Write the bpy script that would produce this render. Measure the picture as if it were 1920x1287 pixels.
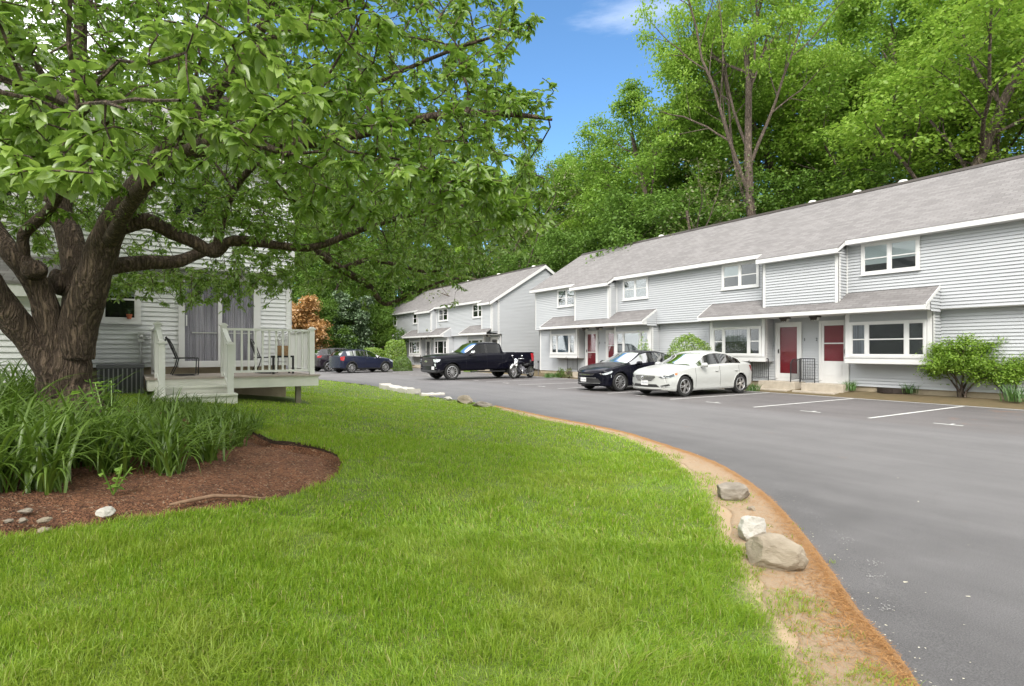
import bpy, math, random
import numpy as np
from mathutils import Vector, Matrix, noise as mnoise
for o in list(bpy.data.objects): bpy.data.objects.remove(o)
SC = bpy.context.scene
COL = SC.collection
rad = math.radians

# ---------------------------------------------------------------- camera
# world X runs along the townhouse row (towards the right of the view), Y into the row, Z up
CAMH, FPX, CU, HV = 1.48, 1060.0, 960.0, 657.0
RX, RY = 0.534, 0.845            # camera right in world XY; forward is (-RY, RX)
cam_d = bpy.data.cameras.new("camera")
cam = bpy.data.objects.new("camera", cam_d); COL.objects.link(cam)
cam.location = (0, 0, CAMH)
cam.rotation_euler = (rad(90), 0, math.atan2(RY, RX))
cam_d.sensor_width = 36.0; cam_d.lens = 36.0 * FPX / 1920.0
cam_d.shift_y = 13.5 / 1920.0
cam_d.clip_start = 0.05; cam_d.clip_end = 2000
SC.camera = cam

def cw(xc, yc, z=0.0):
    return (RX * xc - RY * yc, RY * xc + RX * yc, z)
def wc(X, Y):
    return (RX * X + RY * Y, -RY * X + RX * Y)
def pix(u, v, Y):
    return Vector(cw((u - CU) / FPX * Y, Y, CAMH + (HV - v) / FPX * Y))
def proj(p):
    xc, yc = wc(p[0], p[1])
    yc = max(yc, 1e-3)
    return CU + FPX * xc / yc, HV - FPX * (p[2] - CAMH) / yc, yc

# ---------------------------------------------------------------- world, sun, exposure
SUN_DIR = Vector((0.56, -0.50, 0.66)).normalized()
sun_el = math.asin(SUN_DIR.z); sun_az = math.atan2(SUN_DIR.x, SUN_DIR.y)
W = bpy.data.worlds.new("World"); SC.world = W; W.use_nodes = True
nt = W.node_tree; nt.nodes.clear()
def N(tree, typ, **kw):
    n = tree.nodes.new(typ)
    for k, v in kw.items():
        if k == 'inp':
            for i, x in v.items(): n.inputs[i].default_value = x
        else: setattr(n, k, v)
    return n
def Lk(tree, a, b): tree.links.new(a, b)
out = N(nt, 'ShaderNodeOutputWorld'); bg = N(nt, 'ShaderNodeBackground', inp={1: 0.10})
sky = N(nt, 'ShaderNodeTexSky', sky_type='NISHITA', sun_disc=False, sun_elevation=sun_el, sun_rotation=sun_az,
        air_density=1.0, dust_density=0.3, ozone_density=4.0)
tc = N(nt, 'ShaderNodeTexCoord')
nrm = N(nt, 'ShaderNodeVectorMath', operation='NORMALIZE'); Lk(nt, tc.outputs['Generated'], nrm.inputs[0])
# the sky is open and blue over the wood ahead, thin bright cloud everywhere else
gx, gy, _ = cw(math.sin(rad(12)), math.cos(rad(12)))
gap = Vector((gx * .966, gy * .966, 0.259)).normalized()
dt = N(nt, 'ShaderNodeVectorMath', operation='DOT_PRODUCT'); Lk(nt, nrm.outputs[0], dt.inputs[0]); dt.inputs[1].default_value = gap
nz = N(nt, 'ShaderNodeTexNoise', inp={'Scale': 2.2, 'Detail': 5.0, 'Roughness': .55}); Lk(nt, nrm.outputs[0], nz.inputs['Vector'])
ad = N(nt, 'ShaderNodeMath', operation='MULTIPLY_ADD', inp={1: 0.22, 2: -0.11}); Lk(nt, nz.outputs['Fac'], ad.inputs[0])
sm = N(nt, 'ShaderNodeMath', operation='ADD'); Lk(nt, dt.outputs['Value'], sm.inputs[0]); Lk(nt, ad.outputs[0], sm.inputs[1])
mr = N(nt, 'ShaderNodeMapRange', interpolation_type='SMOOTHSTEP', inp={1: 0.66, 2: 0.82, 3: 1.0, 4: 0.0}); Lk(nt, sm.outputs[0], mr.inputs[0])
# one small thin cloud in the blue
c0 = pix(1205, 25, 10.0) - Vector((0, 0, CAMH)); c0.normalize()
sb = N(nt, 'ShaderNodeVectorMath', operation='SUBTRACT', inp={1: c0}); Lk(nt, nrm.outputs[0], sb.inputs[0])
rgt = Vector((RX, RY, 0))
dx = N(nt, 'ShaderNodeVectorMath', operation='DOT_PRODUCT', inp={1: rgt * (1 / .105)}); Lk(nt, sb.outputs[0], dx.inputs[0])
dz = N(nt, 'ShaderNodeVectorMath', operation='DOT_PRODUCT', inp={1: Vector((-0.0, 0, 1)) * (1 / .022)}); Lk(nt, sb.outputs[0], dz.inputs[0])
cx = N(nt, 'ShaderNodeCombineXYZ'); Lk(nt, dx.outputs['Value'], cx.inputs[0]); Lk(nt, dz.outputs['Value'], cx.inputs[1])
ln = N(nt, 'ShaderNodeVectorMath', operation='LENGTH'); Lk(nt, cx.outputs[0], ln.inputs[0])
nz2 = N(nt, 'ShaderNodeTexNoise', inp={'Scale': 1.6, 'Detail': 6.0, 'Roughness': .6}); Lk(nt, cx.outputs[0], nz2.inputs['Vector'])
sm2 = N(nt, 'ShaderNodeMath', operation='MULTIPLY_ADD', inp={1: 1.3, 2: -0.55}); Lk(nt, nz2.outputs['Fac'], sm2.inputs[0])
sm3 = N(nt, 'ShaderNodeMath', operation='ADD'); Lk(nt, ln.outputs['Value'], sm3.inputs[0]); Lk(nt, sm2.outputs[0], sm3.inputs[1])
mr2 = N(nt, 'ShaderNodeMapRange', interpolation_type='SMOOTHSTEP', inp={1: 0.2, 2: 1.25, 3: 0.15, 4: 0.0}); Lk(nt, sm3.outputs[0], mr2.inputs[0])
spz = N(nt, 'ShaderNodeSeparateXYZ'); Lk(nt, nrm.outputs[0], spz.inputs[0])
mrz = N(nt, 'ShaderNodeMapRange', interpolation_type='SMOOTHSTEP', inp={1: 0.545, 2: 0.63, 3: 0.0, 4: 1.0}); Lk(nt, spz.outputs[2], mrz.inputs[0])
mxz = N(nt, 'ShaderNodeMath', operation='MAXIMUM'); Lk(nt, mr.outputs[0], mxz.inputs[0]); Lk(nt, mrz.outputs[0], mxz.inputs[1])
mx0 = N(nt, 'ShaderNodeMath', operation='MAXIMUM'); Lk(nt, mxz.outputs[0], mx0.inputs[0]); Lk(nt, mr2.outputs[0], mx0.inputs[1])
tint = N(nt, 'ShaderNodeMix', data_type='RGBA', blend_type='MULTIPLY', inp={0: 1.0})
tint.inputs[7].default_value = (0.92, 1.16, 1.24, 1); Lk(nt, sky.outputs[0], tint.inputs[6])
mixc = N(nt, 'ShaderNodeMix', data_type='RGBA'); Lk(nt, mx0.outputs[0], mixc.inputs[0]); Lk(nt, tint.outputs[2], mixc.inputs[6])
mixc.inputs[7].default_value = (13.2, 13.2, 13.2, 1)
Lk(nt, mixc.outputs[2], bg.inputs[0]); Lk(nt, bg.outputs[0], out.inputs[0])

sd = bpy.data.lights.new("sun", 'SUN'); so = bpy.data.objects.new("sun", sd); COL.objects.link(so)
sd.energy = 1.9; sd.angle = rad(22); sd.color = (1.0, 0.95, 0.87)
so.rotation_euler = SUN_DIR.to_track_quat('Z', 'Y').to_euler(); so.location = (0, 0, 40)
SC.view_settings.view_transform = 'Standard'; SC.view_settings.look = 'None'
SC.view_settings.exposure = 1.0; SC.view_settings.gamma = 1.0
SC.render.engine = 'CYCLES'
cy = SC.cycles
cy.max_bounces = 7; cy.diffuse_bounces = 3; cy.glossy_bounces = 3; cy.transmission_bounces = 4; cy.transparent_max_bounces = 10
cy.use_denoising = True; cy.caustics_reflective = False; cy.caustics_refractive = False

# ---------------------------------------------------------------- helpers: objects
def tag(o, label=None, cat=None, group=None, kind=None):
    if label: o['label'] = label
    if cat: o['category'] = cat
    if group: o['group'] = group
    if kind: o['kind'] = kind
    return o
def thing(name, label, cat, loc=(0, 0, 0), rz=0.0, group=None):
    o = bpy.data.objects.new(name, None); COL.objects.link(o)
    o.location = loc; o.rotation_euler = (0, 0, rz); o.empty_display_size = .2
    return tag(o, label, cat, group)
def copy_tree(o, parent=None):
    c = o.copy(); COL.objects.link(c)
    if parent is not None: c.parent = parent
    for ch in list(o.children): copy_tree(ch, c)
    return c
def mesh_np(name, V, Fc, mat, parent=None, smooth=False):
    V = np.asarray(V, dtype=np.float32); Fc = np.asarray(Fc, dtype=np.int32); k = Fc.shape[1]
    me = bpy.data.meshes.new(name)
    me.vertices.add(len(V)); me.vertices.foreach_set('co', V.ravel())
    me.loops.add(Fc.size); me.loops.foreach_set('vertex_index', Fc.ravel())
    me.polygons.add(len(Fc)); me.polygons.foreach_set('loop_start', np.arange(0, Fc.size, k, dtype=np.int32))
    if smooth: me.polygons.foreach_set('use_smooth', np.ones(len(Fc), dtype=bool))
    me.update(calc_edges=True)
    if mat: me.materials.append(mat)
    o = bpy.data.objects.new(name, me); COL.objects.link(o)
    if parent is not None: o.parent = parent
    return o

class MB:
    """collects shapes; build() links them as ONE mesh object; org is subtracted from every vertex"""
    def __init__(s, org=(0, 0, 0)): s.v = []; s.f = []; s.m = []; s.org = org; s.cur = 0
    def add(s, vs, fs):
        b = len(s.v); s.v += [tuple(x) for x in vs]; s.f += [tuple(i + b for i in f) for f in fs]; s.m += [s.cur] * len(fs)
    def box(s, x0, x1, y0, y1, z0, z1):
        if x0 > x1: x0, x1 = x1, x0
        if y0 > y1: y0, y1 = y1, y0
        if z0 > z1: z0, z1 = z1, z0
        s.add([(x0, y0, z0), (x1, y0, z0), (x1, y1, z0), (x0, y1, z0), (x0, y0, z1), (x1, y0, z1), (x1, y1, z1), (x0, y1, z1)],
              [(0, 3, 2, 1), (4, 5, 6, 7), (0, 1, 5, 4), (1, 2, 6, 5), (2, 3, 7, 6), (3, 0, 4, 7)])
    def prism(s, poly, axis, a0, a1):
        """poly: 2-d outline; extruded along axis ('x','y','z') from a0 to a1"""
        n = len(poly)
        def p3(p, a):
            return (a, p[0], p[1]) if axis == 'x' else (p[0], a, p[1]) if axis == 'y' else (p[0], p[1], a)
        vs = [p3(p, a0) for p in poly] + [p3(p, a1) for p in poly]
        fs = [tuple(range(n))[::-1], tuple(range(n, 2 * n))] + [(i, (i + 1) % n, n + (i + 1) % n, n + i) for i in range(n)]
        s.add(vs, fs)
    def bar(s, a, b, w, h=None):
        """rectangular bar between two points"""
        h = h or w; a = Vector(a); b = Vector(b); d = (b - a).normalized()
        up = Vector((0, 0, 1)) if abs(d.z) < .95 else Vector((1, 0, 0))
        sx = d.cross(up).normalized() * (w / 2); sy = sx.cross(d).normalized() * (h / 2)
        vs = [p + i * sx + j * sy for p in (a, b) for i, j in ((-1, -1), (1, -1), (1, 1), (-1, 1))]
        s.add(vs, [(0, 1, 2, 3), (7, 6, 5, 4), (0, 4, 5, 1), (1, 5, 6, 2), (2, 6, 7, 3), (3, 7, 4, 0)])
    def tube(s, pts, r, n=8, cap=True, rough=0.0, seed=0):
        pts = [Vector(p) for p in pts]; m = len(pts)
        rs = r if hasattr(r, '__len__') else [r] * m
        vs = []; fs = []; prev = None
        for i, p in enumerate(pts):
            d = (pts[min(i + 1, m - 1)] - pts[max(i - 1, 0)])
            d = d.normalized() if d.length > 1e-9 else Vector((0, 0, 1))
            if prev is None:
                a = d.cross(Vector((0.3, 0.1, 1)) if abs(d.z) < .9 else Vector((1, .2, 0))).normalized()
            else:
                a = prev - d * prev.dot(d); a = a.normalized() if a.length > 1e-6 else d.orthogonal().normalized()
            prev = a; b = d.cross(a)
            for k in range(n):
                t = 2 * math.pi * k / n; rr = rs[i]
                q = a * math.cos(t) + b * math.sin(t)
                if rough:
                    rr *= 1 + rough * mnoise.noise((p + q * rr) * 5.0 + Vector((seed, 0, 0))) + rough * .6 * mnoise.noise(Vector((p.x * 4, p.y * 4, p.z * 1.5)) + q * 4.0)
                vs.append(p + q * rr)
        for i in range(m - 1):
            for k in range(n):
                k2 = (k + 1) % n
                fs.append((i * n + k, i * n + k2, (i + 1) * n + k2, (i + 1) * n + k))
        if cap:
            fs.append(tuple(range(n))[::-1]); fs.append(tuple(range((m - 1) * n, m * n)))
        s.add(vs, fs)
    def lathe(s, prof, c=(0, 0, 0), axis='z', n=24, closed=False):
        """prof: (radius, height) pairs turned round axis through c"""
        vs = []; fs = []; m = len(prof)
        for (r, h) in prof:
            for k in range(n):
                t = 2 * math.pi * k / n; a, b = r * math.cos(t), r * math.sin(t)
                p = (a, b, h) if axis == 'z' else (a, h, b) if axis == 'y' else (h, a, b)
                vs.append((c[0] + p[0], c[1] + p[1], c[2] + p[2]))
        for i in range(m if closed else m - 1):
            j = (i + 1) % m
            for k in range(n):
                k2 = (k + 1) % n; fs.append((i * n + k, i * n + k2, j * n + k2, j * n + k))
        s.add(vs, fs)
    def ball(s, c, r, n=12, m=8, rough=0.0, seed=0):
        rx, ry, rz = r if hasattr(r, '__len__') else (r, r, r)
        vs = []; fs = []
        for i in range(m + 1):
            ph = math.pi * i / m
            for k in range(n):
                t = 2 * math.pi * k / n
                q = Vector((math.sin(ph) * math.cos(t), math.sin(ph) * math.sin(t), math.cos(ph)))
                w = 1 + (rough * mnoise.noise(q * 1.7 + Vector((seed * 3.1, 0, 0))) if rough else 0)
                vs.append((c[0] + rx * w * q.x, c[1] + ry * w * q.y, c[2] + rz * w * q.z))
        for i in range(m):
            for k in range(n):
                k2 = (k + 1) % n; fs.append((i * n + k, (i + 1) * n + k, (i + 1) * n + k2, i * n + k2))
        s.add(vs, fs)
    def build(s, name, mat, parent=None, smooth=False, bevel=0.0, sharp=None):
        me = bpy.data.meshes.new(name)
        ox, oy, oz = s.org
        me.from_pydata([(x - ox, y - oy, z - oz) for x, y, z in s.v], [], s.f)
        mats = mat if isinstance(mat, (list, tuple)) else [mat]
        for m_ in mats: me.materials.append(m_)
        if len(mats) > 1: me.polygons.foreach_set('material_index', s.m)
        if smooth:
            me.polygons.foreach_set('use_smooth', [True] * len(me.polygons))
            if sharp: me.set_sharp_from_angle(angle=rad(sharp))
        me.update()
        o = bpy.data.objects.new(name, me); COL.objects.link(o)
        if parent is not None: o.parent = parent
        if bevel:
            b = o.modifiers.new('bevel', 'BEVEL'); b.width = bevel; b.segments = 2; b.limit_method = 'ANGLE'
        return o

# ---------------------------------------------------------------- materials
def new_mat(name):
    m = bpy.data.materials.new(name); m.use_nodes = True
    t = m.node_tree; p = t.nodes['Principled BSDF']
    return m, t, p
def rgba(c): return (c[0], c[1], c[2], 1.0)
def mat(name, c, rough=.6, metal=0.0, var=0.0, vscale=3.0, bump=0.0, bscale=40.0, spec=None, coat=0.0, c2=None, stretch=(1, 1, 1), detail=4.0):
    m, t, p = new_mat(name)
    p.inputs['Base Color'].default_value = rgba(c); p.inputs['Roughness'].default_value = rough; p.inputs['Metallic'].default_value = metal
    if spec is not None: p.inputs['Specular IOR Level'].default_value = spec
    if coat: p.inputs['Coat Weight'].default_value = coat; p.inputs['Coat Roughness'].default_value = .03
    if var or c2 or bump:
        co = N(t, 'ShaderNodeTexCoord'); mp = N(t, 'ShaderNodeMapping'); mp.inputs['Scale'].default_value = stretch
        Lk(t, co.outputs['Object'], mp.inputs[0])
    if var or c2:
        nz = N(t, 'ShaderNodeTexNoise', inp={'Scale': vscale, 'Detail': detail, 'Roughness': .6}); Lk(t, mp.outputs[0], nz.inputs['Vector'])
        rp = N(t, 'ShaderNodeMapRange', inp={1: .3, 2: .7}); Lk(t, nz.outputs['Fac'], rp.inputs[0])
        mx = N(t, 'ShaderNodeMix', data_type='RGBA'); Lk(t, rp.outputs[0], mx.inputs[0])
        a = c if c2 else tuple(x * (1 - var) for x in c); b = c2 if c2 else tuple(min(1, x * (1 + var)) for x in c)
        mx.inputs[6].default_value = rgba(a); mx.inputs[7].default_value = rgba(b)
        Lk(t, mx.outputs[2], p.inputs['Base Color'])
    if bump:
        nb = N(t, 'ShaderNodeTexNoise', inp={'Scale': bscale, 'Detail': 5.0, 'Roughness': .65}); Lk(t, mp.outputs[0], nb.inputs['Vector'])
        bp = N(t, 'ShaderNodeBump', inp={'Strength': bump, 'Distance': .02}); Lk(t, nb.outputs['Fac'], bp.inputs['Height'])
        Lk(t, bp.outputs[0], p.inputs['Normal'])
    return m
def leaf_mat(name, c, c2, trans=.35, gloss=.06, tcol=None, rough=.45, straw=None, patch=None):
    m = bpy.data.materials.new(name); m.use_nodes = True; t = m.node_tree; t.nodes.clear()
    o = N(t, 'ShaderNodeOutputMaterial'); g = N(t, 'ShaderNodeNewGeometry')
    mx = N(t, 'ShaderNodeMix', data_type='RGBA'); Lk(t, g.outputs['Random Per Island'], mx.inputs[0])
    mx.inputs[6].default_value = rgba(c); mx.inputs[7].default_value = rgba(c2)
    if straw:
        r_ = N(t, 'ShaderNodeMath', operation='MULTIPLY', inp={1: 37.7}); Lk(t, g.outputs['Random Per Island'], r_.inputs[0]); f_ = N(t, 'ShaderNodeMath', operation='FRACT'); Lk(t, r_.outputs[0], f_.inputs[0])
        gt = N(t, 'ShaderNodeMath', operation='GREATER_THAN', inp={1: .95}); Lk(t, f_.outputs[0], gt.inputs[0])
        m0 = mx; mx = N(t, 'ShaderNodeMix', data_type='RGBA'); Lk(t, gt.outputs[0], mx.inputs[0]); Lk(t, m0.outputs[2], mx.inputs[6]); mx.inputs[7].default_value = rgba(straw)
    if patch:
        co_ = N(t, 'ShaderNodeTexCoord'); np_ = N(t, 'ShaderNodeTexNoise', inp={'Scale': .9, 'Detail': 5.0, 'Roughness': .65}); Lk(t, co_.outputs['Object'], np_.inputs['Vector'])
        rp_ = N(t, 'ShaderNodeMapRange', inp={1: .48, 2: .72, 4: .75}); Lk(t, np_.outputs['Fac'], rp_.inputs[0])
        m1_ = mx; mx = N(t, 'ShaderNodeMix', data_type='RGBA'); Lk(t, rp_.outputs[0], mx.inputs[0]); Lk(t, m1_.outputs[2], mx.inputs[6]); mx.inputs[7].default_value = rgba(patch)
    hs = N(t, 'ShaderNodeHueSaturation', inp={'Saturation': 1.0, 'Value': 1.25}); Lk(t, mx.outputs[2], hs.inputs['Color'])
    if tcol: hs.inputs['Hue'].default_value = tcol
    d = N(t, 'ShaderNodeBsdfDiffuse'); Lk(t, mx.outputs[2], d.inputs[0])
    tr = N(t, 'ShaderNodeBsdfTranslucent'); Lk(t, hs.outputs[0], tr.inputs[0])
    s1 = N(t, 'ShaderNodeMixShader', inp={0: trans}); Lk(t, d.outputs[0], s1.inputs[1]); Lk(t, tr.outputs[0], s1.inputs[2])
    gl = N(t, 'ShaderNodeBsdfGlossy', inp={'Roughness': rough}); gl.inputs[0].default_value = (1, 1, 1, 1)
    s2 = N(t, 'ShaderNodeMixShader', inp={0: gloss}); Lk(t, s1.outputs[0], s2.inputs[1]); Lk(t, gl.outputs[0], s2.inputs[2])
    Lk(t, s2.outputs[0], o.inputs[0])
    return m
def glass_mat(name, tint=(1, 1, 1), refl=1.0, dark=1.0):
    m = bpy.data.materials.new(name); m.use_nodes = True; t = m.node_tree; t.nodes.clear()
    o = N(t, 'ShaderNodeOutputMaterial'); tr = N(t, 'ShaderNodeBsdfTransparent'); tr.inputs[0].default_value = rgba(tuple(x * dark for x in tint))
    gl = N(t, 'ShaderNodeBsdfGlossy', inp={'Roughness': .02}); gl.inputs[0].default_value = (1, 1, 1, 1)
    fr = N(t, 'ShaderNodeFresnel', inp={0: 1.5}); ml = N(t, 'ShaderNodeMath', operation='MULTIPLY', inp={1: refl}, use_clamp=True); Lk(t, fr.outputs[0], ml.inputs[0])
    s = N(t, 'ShaderNodeMixShader'); Lk(t, ml.outputs[0], s.inputs[0]); Lk(t, tr.outputs[0], s.inputs[1]); Lk(t, gl.outputs[0], s.inputs[2])
    Lk(t, s.outputs[0], o.inputs[0]); return m

M = {}
M['siding'] = mat('grey vinyl siding', (.455, .47, .49), .55, var=.045, vscale=1.2, stretch=(.4, .4, 3), bump=.08, bscale=60)
M['siding_left'] = mat('pale vinyl siding', (.66, .67, .675), .5, var=.04, vscale=1.2, stretch=(.4, .4, 3), bump=.08, bscale=60)
M['trim'] = mat('white trim paint', (.66, .66, .655), .45, var=.03, vscale=4)
M['deck_white'] = mat('white deck paint lifted for shade', (.80, .80, .78), .45)  # trim white lightened in its colour to offset shade on the deck
M['trim_dull'] = mat('weathered cream trim', (.74, .74, .68), .6, var=.08, vscale=3)
M['soffit'] = mat('soffit board', (.62, .61, .6), .6)
M['found'] = mat('tan foundation', (.36, .30, .21), .85, var=.15, vscale=3, bump=.4)
M['concrete'] = mat('stoop concrete', (.42, .37, .30), .85, var=.14, vscale=5, bump=.35)
M['red'] = mat('red door paint', (.17, .010, .018), .35, var=.05)
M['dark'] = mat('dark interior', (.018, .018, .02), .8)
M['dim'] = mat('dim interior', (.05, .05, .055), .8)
M['blind'] = mat('white window blind', (.72, .76, .78), .7, bump=.1, stretch=(1, 1, 8), bscale=12)
M['shade_blue'] = mat('pale blue window shade', (.42, .56, .74), .7)
M['screen'] = mat('insect screen grey', (.07, .07, .075), .8)
M['curtain'] = mat('grey curtain', (.40, .39, .44), .8, c2=(.17, .165, .20), vscale=9, stretch=(1.6, 1.6, .05), detail=2)
M['pane'] = glass_mat('window glass', (.9, .93, .93), .85)
M['pane_dark'] = glass_mat('tinted car glass', (.30, .33, .34), 1.1)
M['pane_door'] = glass_mat('storm door glass', (.95, .95, .95), .14)
M['iron'] = mat('black wrought iron', (.022, .022, .024), .5)
M['metal'] = mat('galvanised metal', (.55, .55, .55), .4, .8)
M['lamp_glass'] = mat('frosted lamp glass', (.6, .6, .56), .3)
M['bronze'] = mat('dark bronze metal', (.04, .03, .025), .5, .4)
M['plastic'] = mat('black plastic', (.018, .018, .019), .55)
M['rubber'] = mat('tyre rubber', (.02, .02, .02), .8)
M['alloy'] = mat('wheel alloy', (.62, .62, .63), .3, .85)
M['chrome'] = mat('chrome', (.75, .75, .76), .12, 1.0)
M['paint_white'] = mat('white car paint', (.46, .47, .455), .3, coat=.5)
M['paint_black'] = mat('black car paint', (.004, .004, .009), .2, coat=.12, spec=.15)
M['paint_navy'] = mat('navy car paint', (.009, .012, .032), .25, coat=.4, spec=.3)
M['paint_plum'] = mat('dark plum car paint', (.016, .012, .018), .25, coat=.6)
M['lens'] = mat('headlamp lens', (.62, .66, .7), .08, .3, coat=1)
M['amber'] = mat('amber lens', (.55, .2, .05), .15, coat=1)
M['red_lens'] = mat('red tail lens', (.36, .012, .02), .15, coat=1)
M['plate'] = mat('number plate', (.7, .7, .7), .4)
M['plate_ink'] = mat('plate ink', (.25, .27, .33), .5)
M['terracotta'] = mat('terracotta', (.42, .13, .06), .8)
M['wicker'] = mat('tan wicker', (.40, .25, .13), .8, var=.25, vscale=30)
M['ac'] = mat('grey painted steel', (.15, .15, .17), .5)
M['scuff'] = mat('chalky scuff', (.36, .35, .34), .9)
M['line'] = mat('worn parking paint', (.55, .55, .53), .7, var=.12, vscale=6)
M['bark'] = None

def shingle():
    m, t, p = new_mat('roof shingles'); p.inputs['Roughness'].default_value = .92
    co = N(t, 'ShaderNodeTexCoord'); sp = N(t, 'ShaderNodeSeparateXYZ'); Lk(t, co.outputs['Object'], sp.inputs[0])
    my = N(t, 'ShaderNodeMath', operation='MULTIPLY', inp={1: 1.9}); Lk(t, sp.outputs[2], my.inputs[0])
    cb = N(t, 'ShaderNodeCombineXYZ'); Lk(t, sp.outputs[0], cb.inputs[0]); Lk(t, my.outputs[0], cb.inputs[1])
    br = N(t, 'ShaderNodeTexBrick', offset=.5, inp={'Scale': 1.0, 'Mortar Size': .006, 'Mortar Smooth': .2, 'Bias': .1, 'Brick Width': .30, 'Row Height': .14})
    br.inputs['Color1'].default_value = (.150, .141, .140, 1); br.inputs['Color2'].default_value = (.205, .195, .193, 1); br.inputs['Mortar'].default_value = (.10, .09, .086, 1)
    Lk(t, cb.outputs[0], br.inputs['Vector'])
    nz = N(t, 'ShaderNodeTexNoise', inp={'Scale': .5, 'Detail': 6.0, 'Roughness': .7}); Lk(t, co.outputs['Object'], nz.inputs['Vector'])
    nf = N(t, 'ShaderNodeTexNoise', inp={'Scale': 14.0, 'Detail': 3.0}); Lk(t, cb.outputs[0], nf.inputs['Vector'])
    av = N(t, 'ShaderNodeMath', operation='ADD'); Lk(t, nz.outputs['Fac'], av.inputs[0]); Lk(t, nf.outputs['Fac'], av.inputs[1])
    mr = N(t, 'ShaderNodeMapRange', inp={1: .6, 2: 1.4, 3: .88, 4: 1.12}); Lk(t, av.outputs[0], mr.inputs[0])
    vm = N(t, 'ShaderNodeVectorMath', operation='SCALE'); Lk(t, br.outputs['Color'], vm.inputs[0]); Lk(t, mr.outputs[0], vm.inputs['Scale'])
    Lk(t, vm.outputs[0], p.inputs['Base Color'])
    bp = N(t, 'ShaderNodeBump', inp={'Strength': .5, 'Distance': .02}); Lk(t, br.outputs['Fac'], bp.inputs['Height']); bp.invert = True
    Lk(t, bp.outputs[0], p.inputs['Normal'])
    return m
M['shingle'] = shingle()
def bark(name, a, b, sc=7.0):
    m, t, p = new_mat(name); p.inputs['Roughness'].default_value = .95
    co = N(t, 'ShaderNodeTexCoord'); mp = N(t, 'ShaderNodeMapping'); mp.inputs['Scale'].default_value = (1, 1, .13); Lk(t, co.outputs['Object'], mp.inputs[0])
    nz0 = N(t, 'ShaderNodeTexNoise', inp={'Scale': 2.2, 'Detail': 5.0}); Lk(t, co.outputs['Object'], nz0.inputs['Vector'])
    ad = N(t, 'ShaderNodeVectorMath', operation='MULTIPLY_ADD', inp={1: (.16, .16, .05)}); Lk(t, nz0.outputs['Color'], ad.inputs[0]); Lk(t, mp.outputs[0], ad.inputs[2])
    nr = N(t, 'ShaderNodeTexNoise', inp={'Scale': sc * 3.0, 'Detail': 4.0, 'Roughness': .5}); Lk(t, ad.outputs[0], nr.inputs['Vector'])
    nz = N(t, 'ShaderNodeTexNoise', inp={'Scale': sc * 6, 'Detail': 6.0, 'Roughness': .75}); Lk(t, co.outputs['Object'], nz.inputs['Vector'])
    s5 = N(t, 'ShaderNodeMath', operation='SUBTRACT', inp={1: .5}); Lk(t, nr.outputs['Fac'], s5.inputs[0])
    ab = N(t, 'ShaderNodeMath', operation='ABSOLUTE'); Lk(t, s5.outputs[0], ab.inputs[0])
    mr = N(t, 'ShaderNodeMapRange', inp={1: .0, 2: .17}); Lk(t, ab.outputs[0], mr.inputs[0])
    ml = N(t, 'ShaderNodeMath', operation='MULTIPLY_ADD', inp={1: .5}); Lk(t, nz.outputs['Fac'], ml.inputs[0]); Lk(t, mr.outputs[0], ml.inputs[2])
    mr2 = N(t, 'ShaderNodeMapRange', inp={1: .25, 2: 1.35}); Lk(t, ml.outputs[0], mr2.inputs[0])
    mx = N(t, 'ShaderNodeMix', data_type='RGBA'); Lk(t, mr2.outputs[0], mx.inputs[0]); mx.inputs[6].default_value = rgba(a); mx.inputs[7].default_value = rgba(b)
    Lk(t, mx.outputs[2], p.inputs['Base Color'])
    bp = N(t, 'ShaderNodeBump', inp={'Strength': 1.0, 'Distance': .07}); Lk(t, ml.outputs[0], bp.inputs['Height']); Lk(t, bp.outputs[0], p.inputs['Normal'])
    return m
M['bark'] = bark('reddish furrowed bark', (.075, .05, .036), (.27, .195, .14))
M['bark_grey'] = bark('grey brown bark', (.07, .052, .04), (.25, .19, .15), 3.0)
# ---------------------------------------------------------------- terrain
EDGE_PX = [(1705, 1287), (1600, 1150), (1540, 1060), (1480, 980), (1420, 920), (1340, 870), (1250, 838), (1150, 808), (1010, 780), (900, 757), (800, 742), (740, 731), (690, 722), (640, 716), (600, 712)]
def g0(u, v):
    Y = CAMH * FPX / (v - HV); return ((u - CU) / FPX * Y, Y)
EDGE = [(-3.0, -6.0), (-.3, -1.2), (1.1, 1.0)] + [g0(*p) for p in EDGE_PX] + [(-16.0, 35.5), (-30, 52)]
def smooth_line(P, n=12):
    P = [Vector((a, b, 0)) for a, b in P]; out = []
    for i in range(len(P) - 1):
        p0, p1, p2, p3 = P[max(i - 1, 0)], P[i], P[i + 1], P[min(i + 2, len(P) - 1)]
        for k in range(n):
            t = k / n
            out.append(.5 * ((2 * p1) + (p2 - p0) * t + (2 * p0 - 5 * p1 + 4 * p2 - p3) * t * t + (3 * p1 - p0 - 3 * p2 + p3) * t ** 3))
    out.append(P[-1]); return np.array([(p.x, p.y) for p in out])
EDGEC = smooth_line(EDGE, 8)          # camera-frame ground curve: the lawn is on its left
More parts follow.
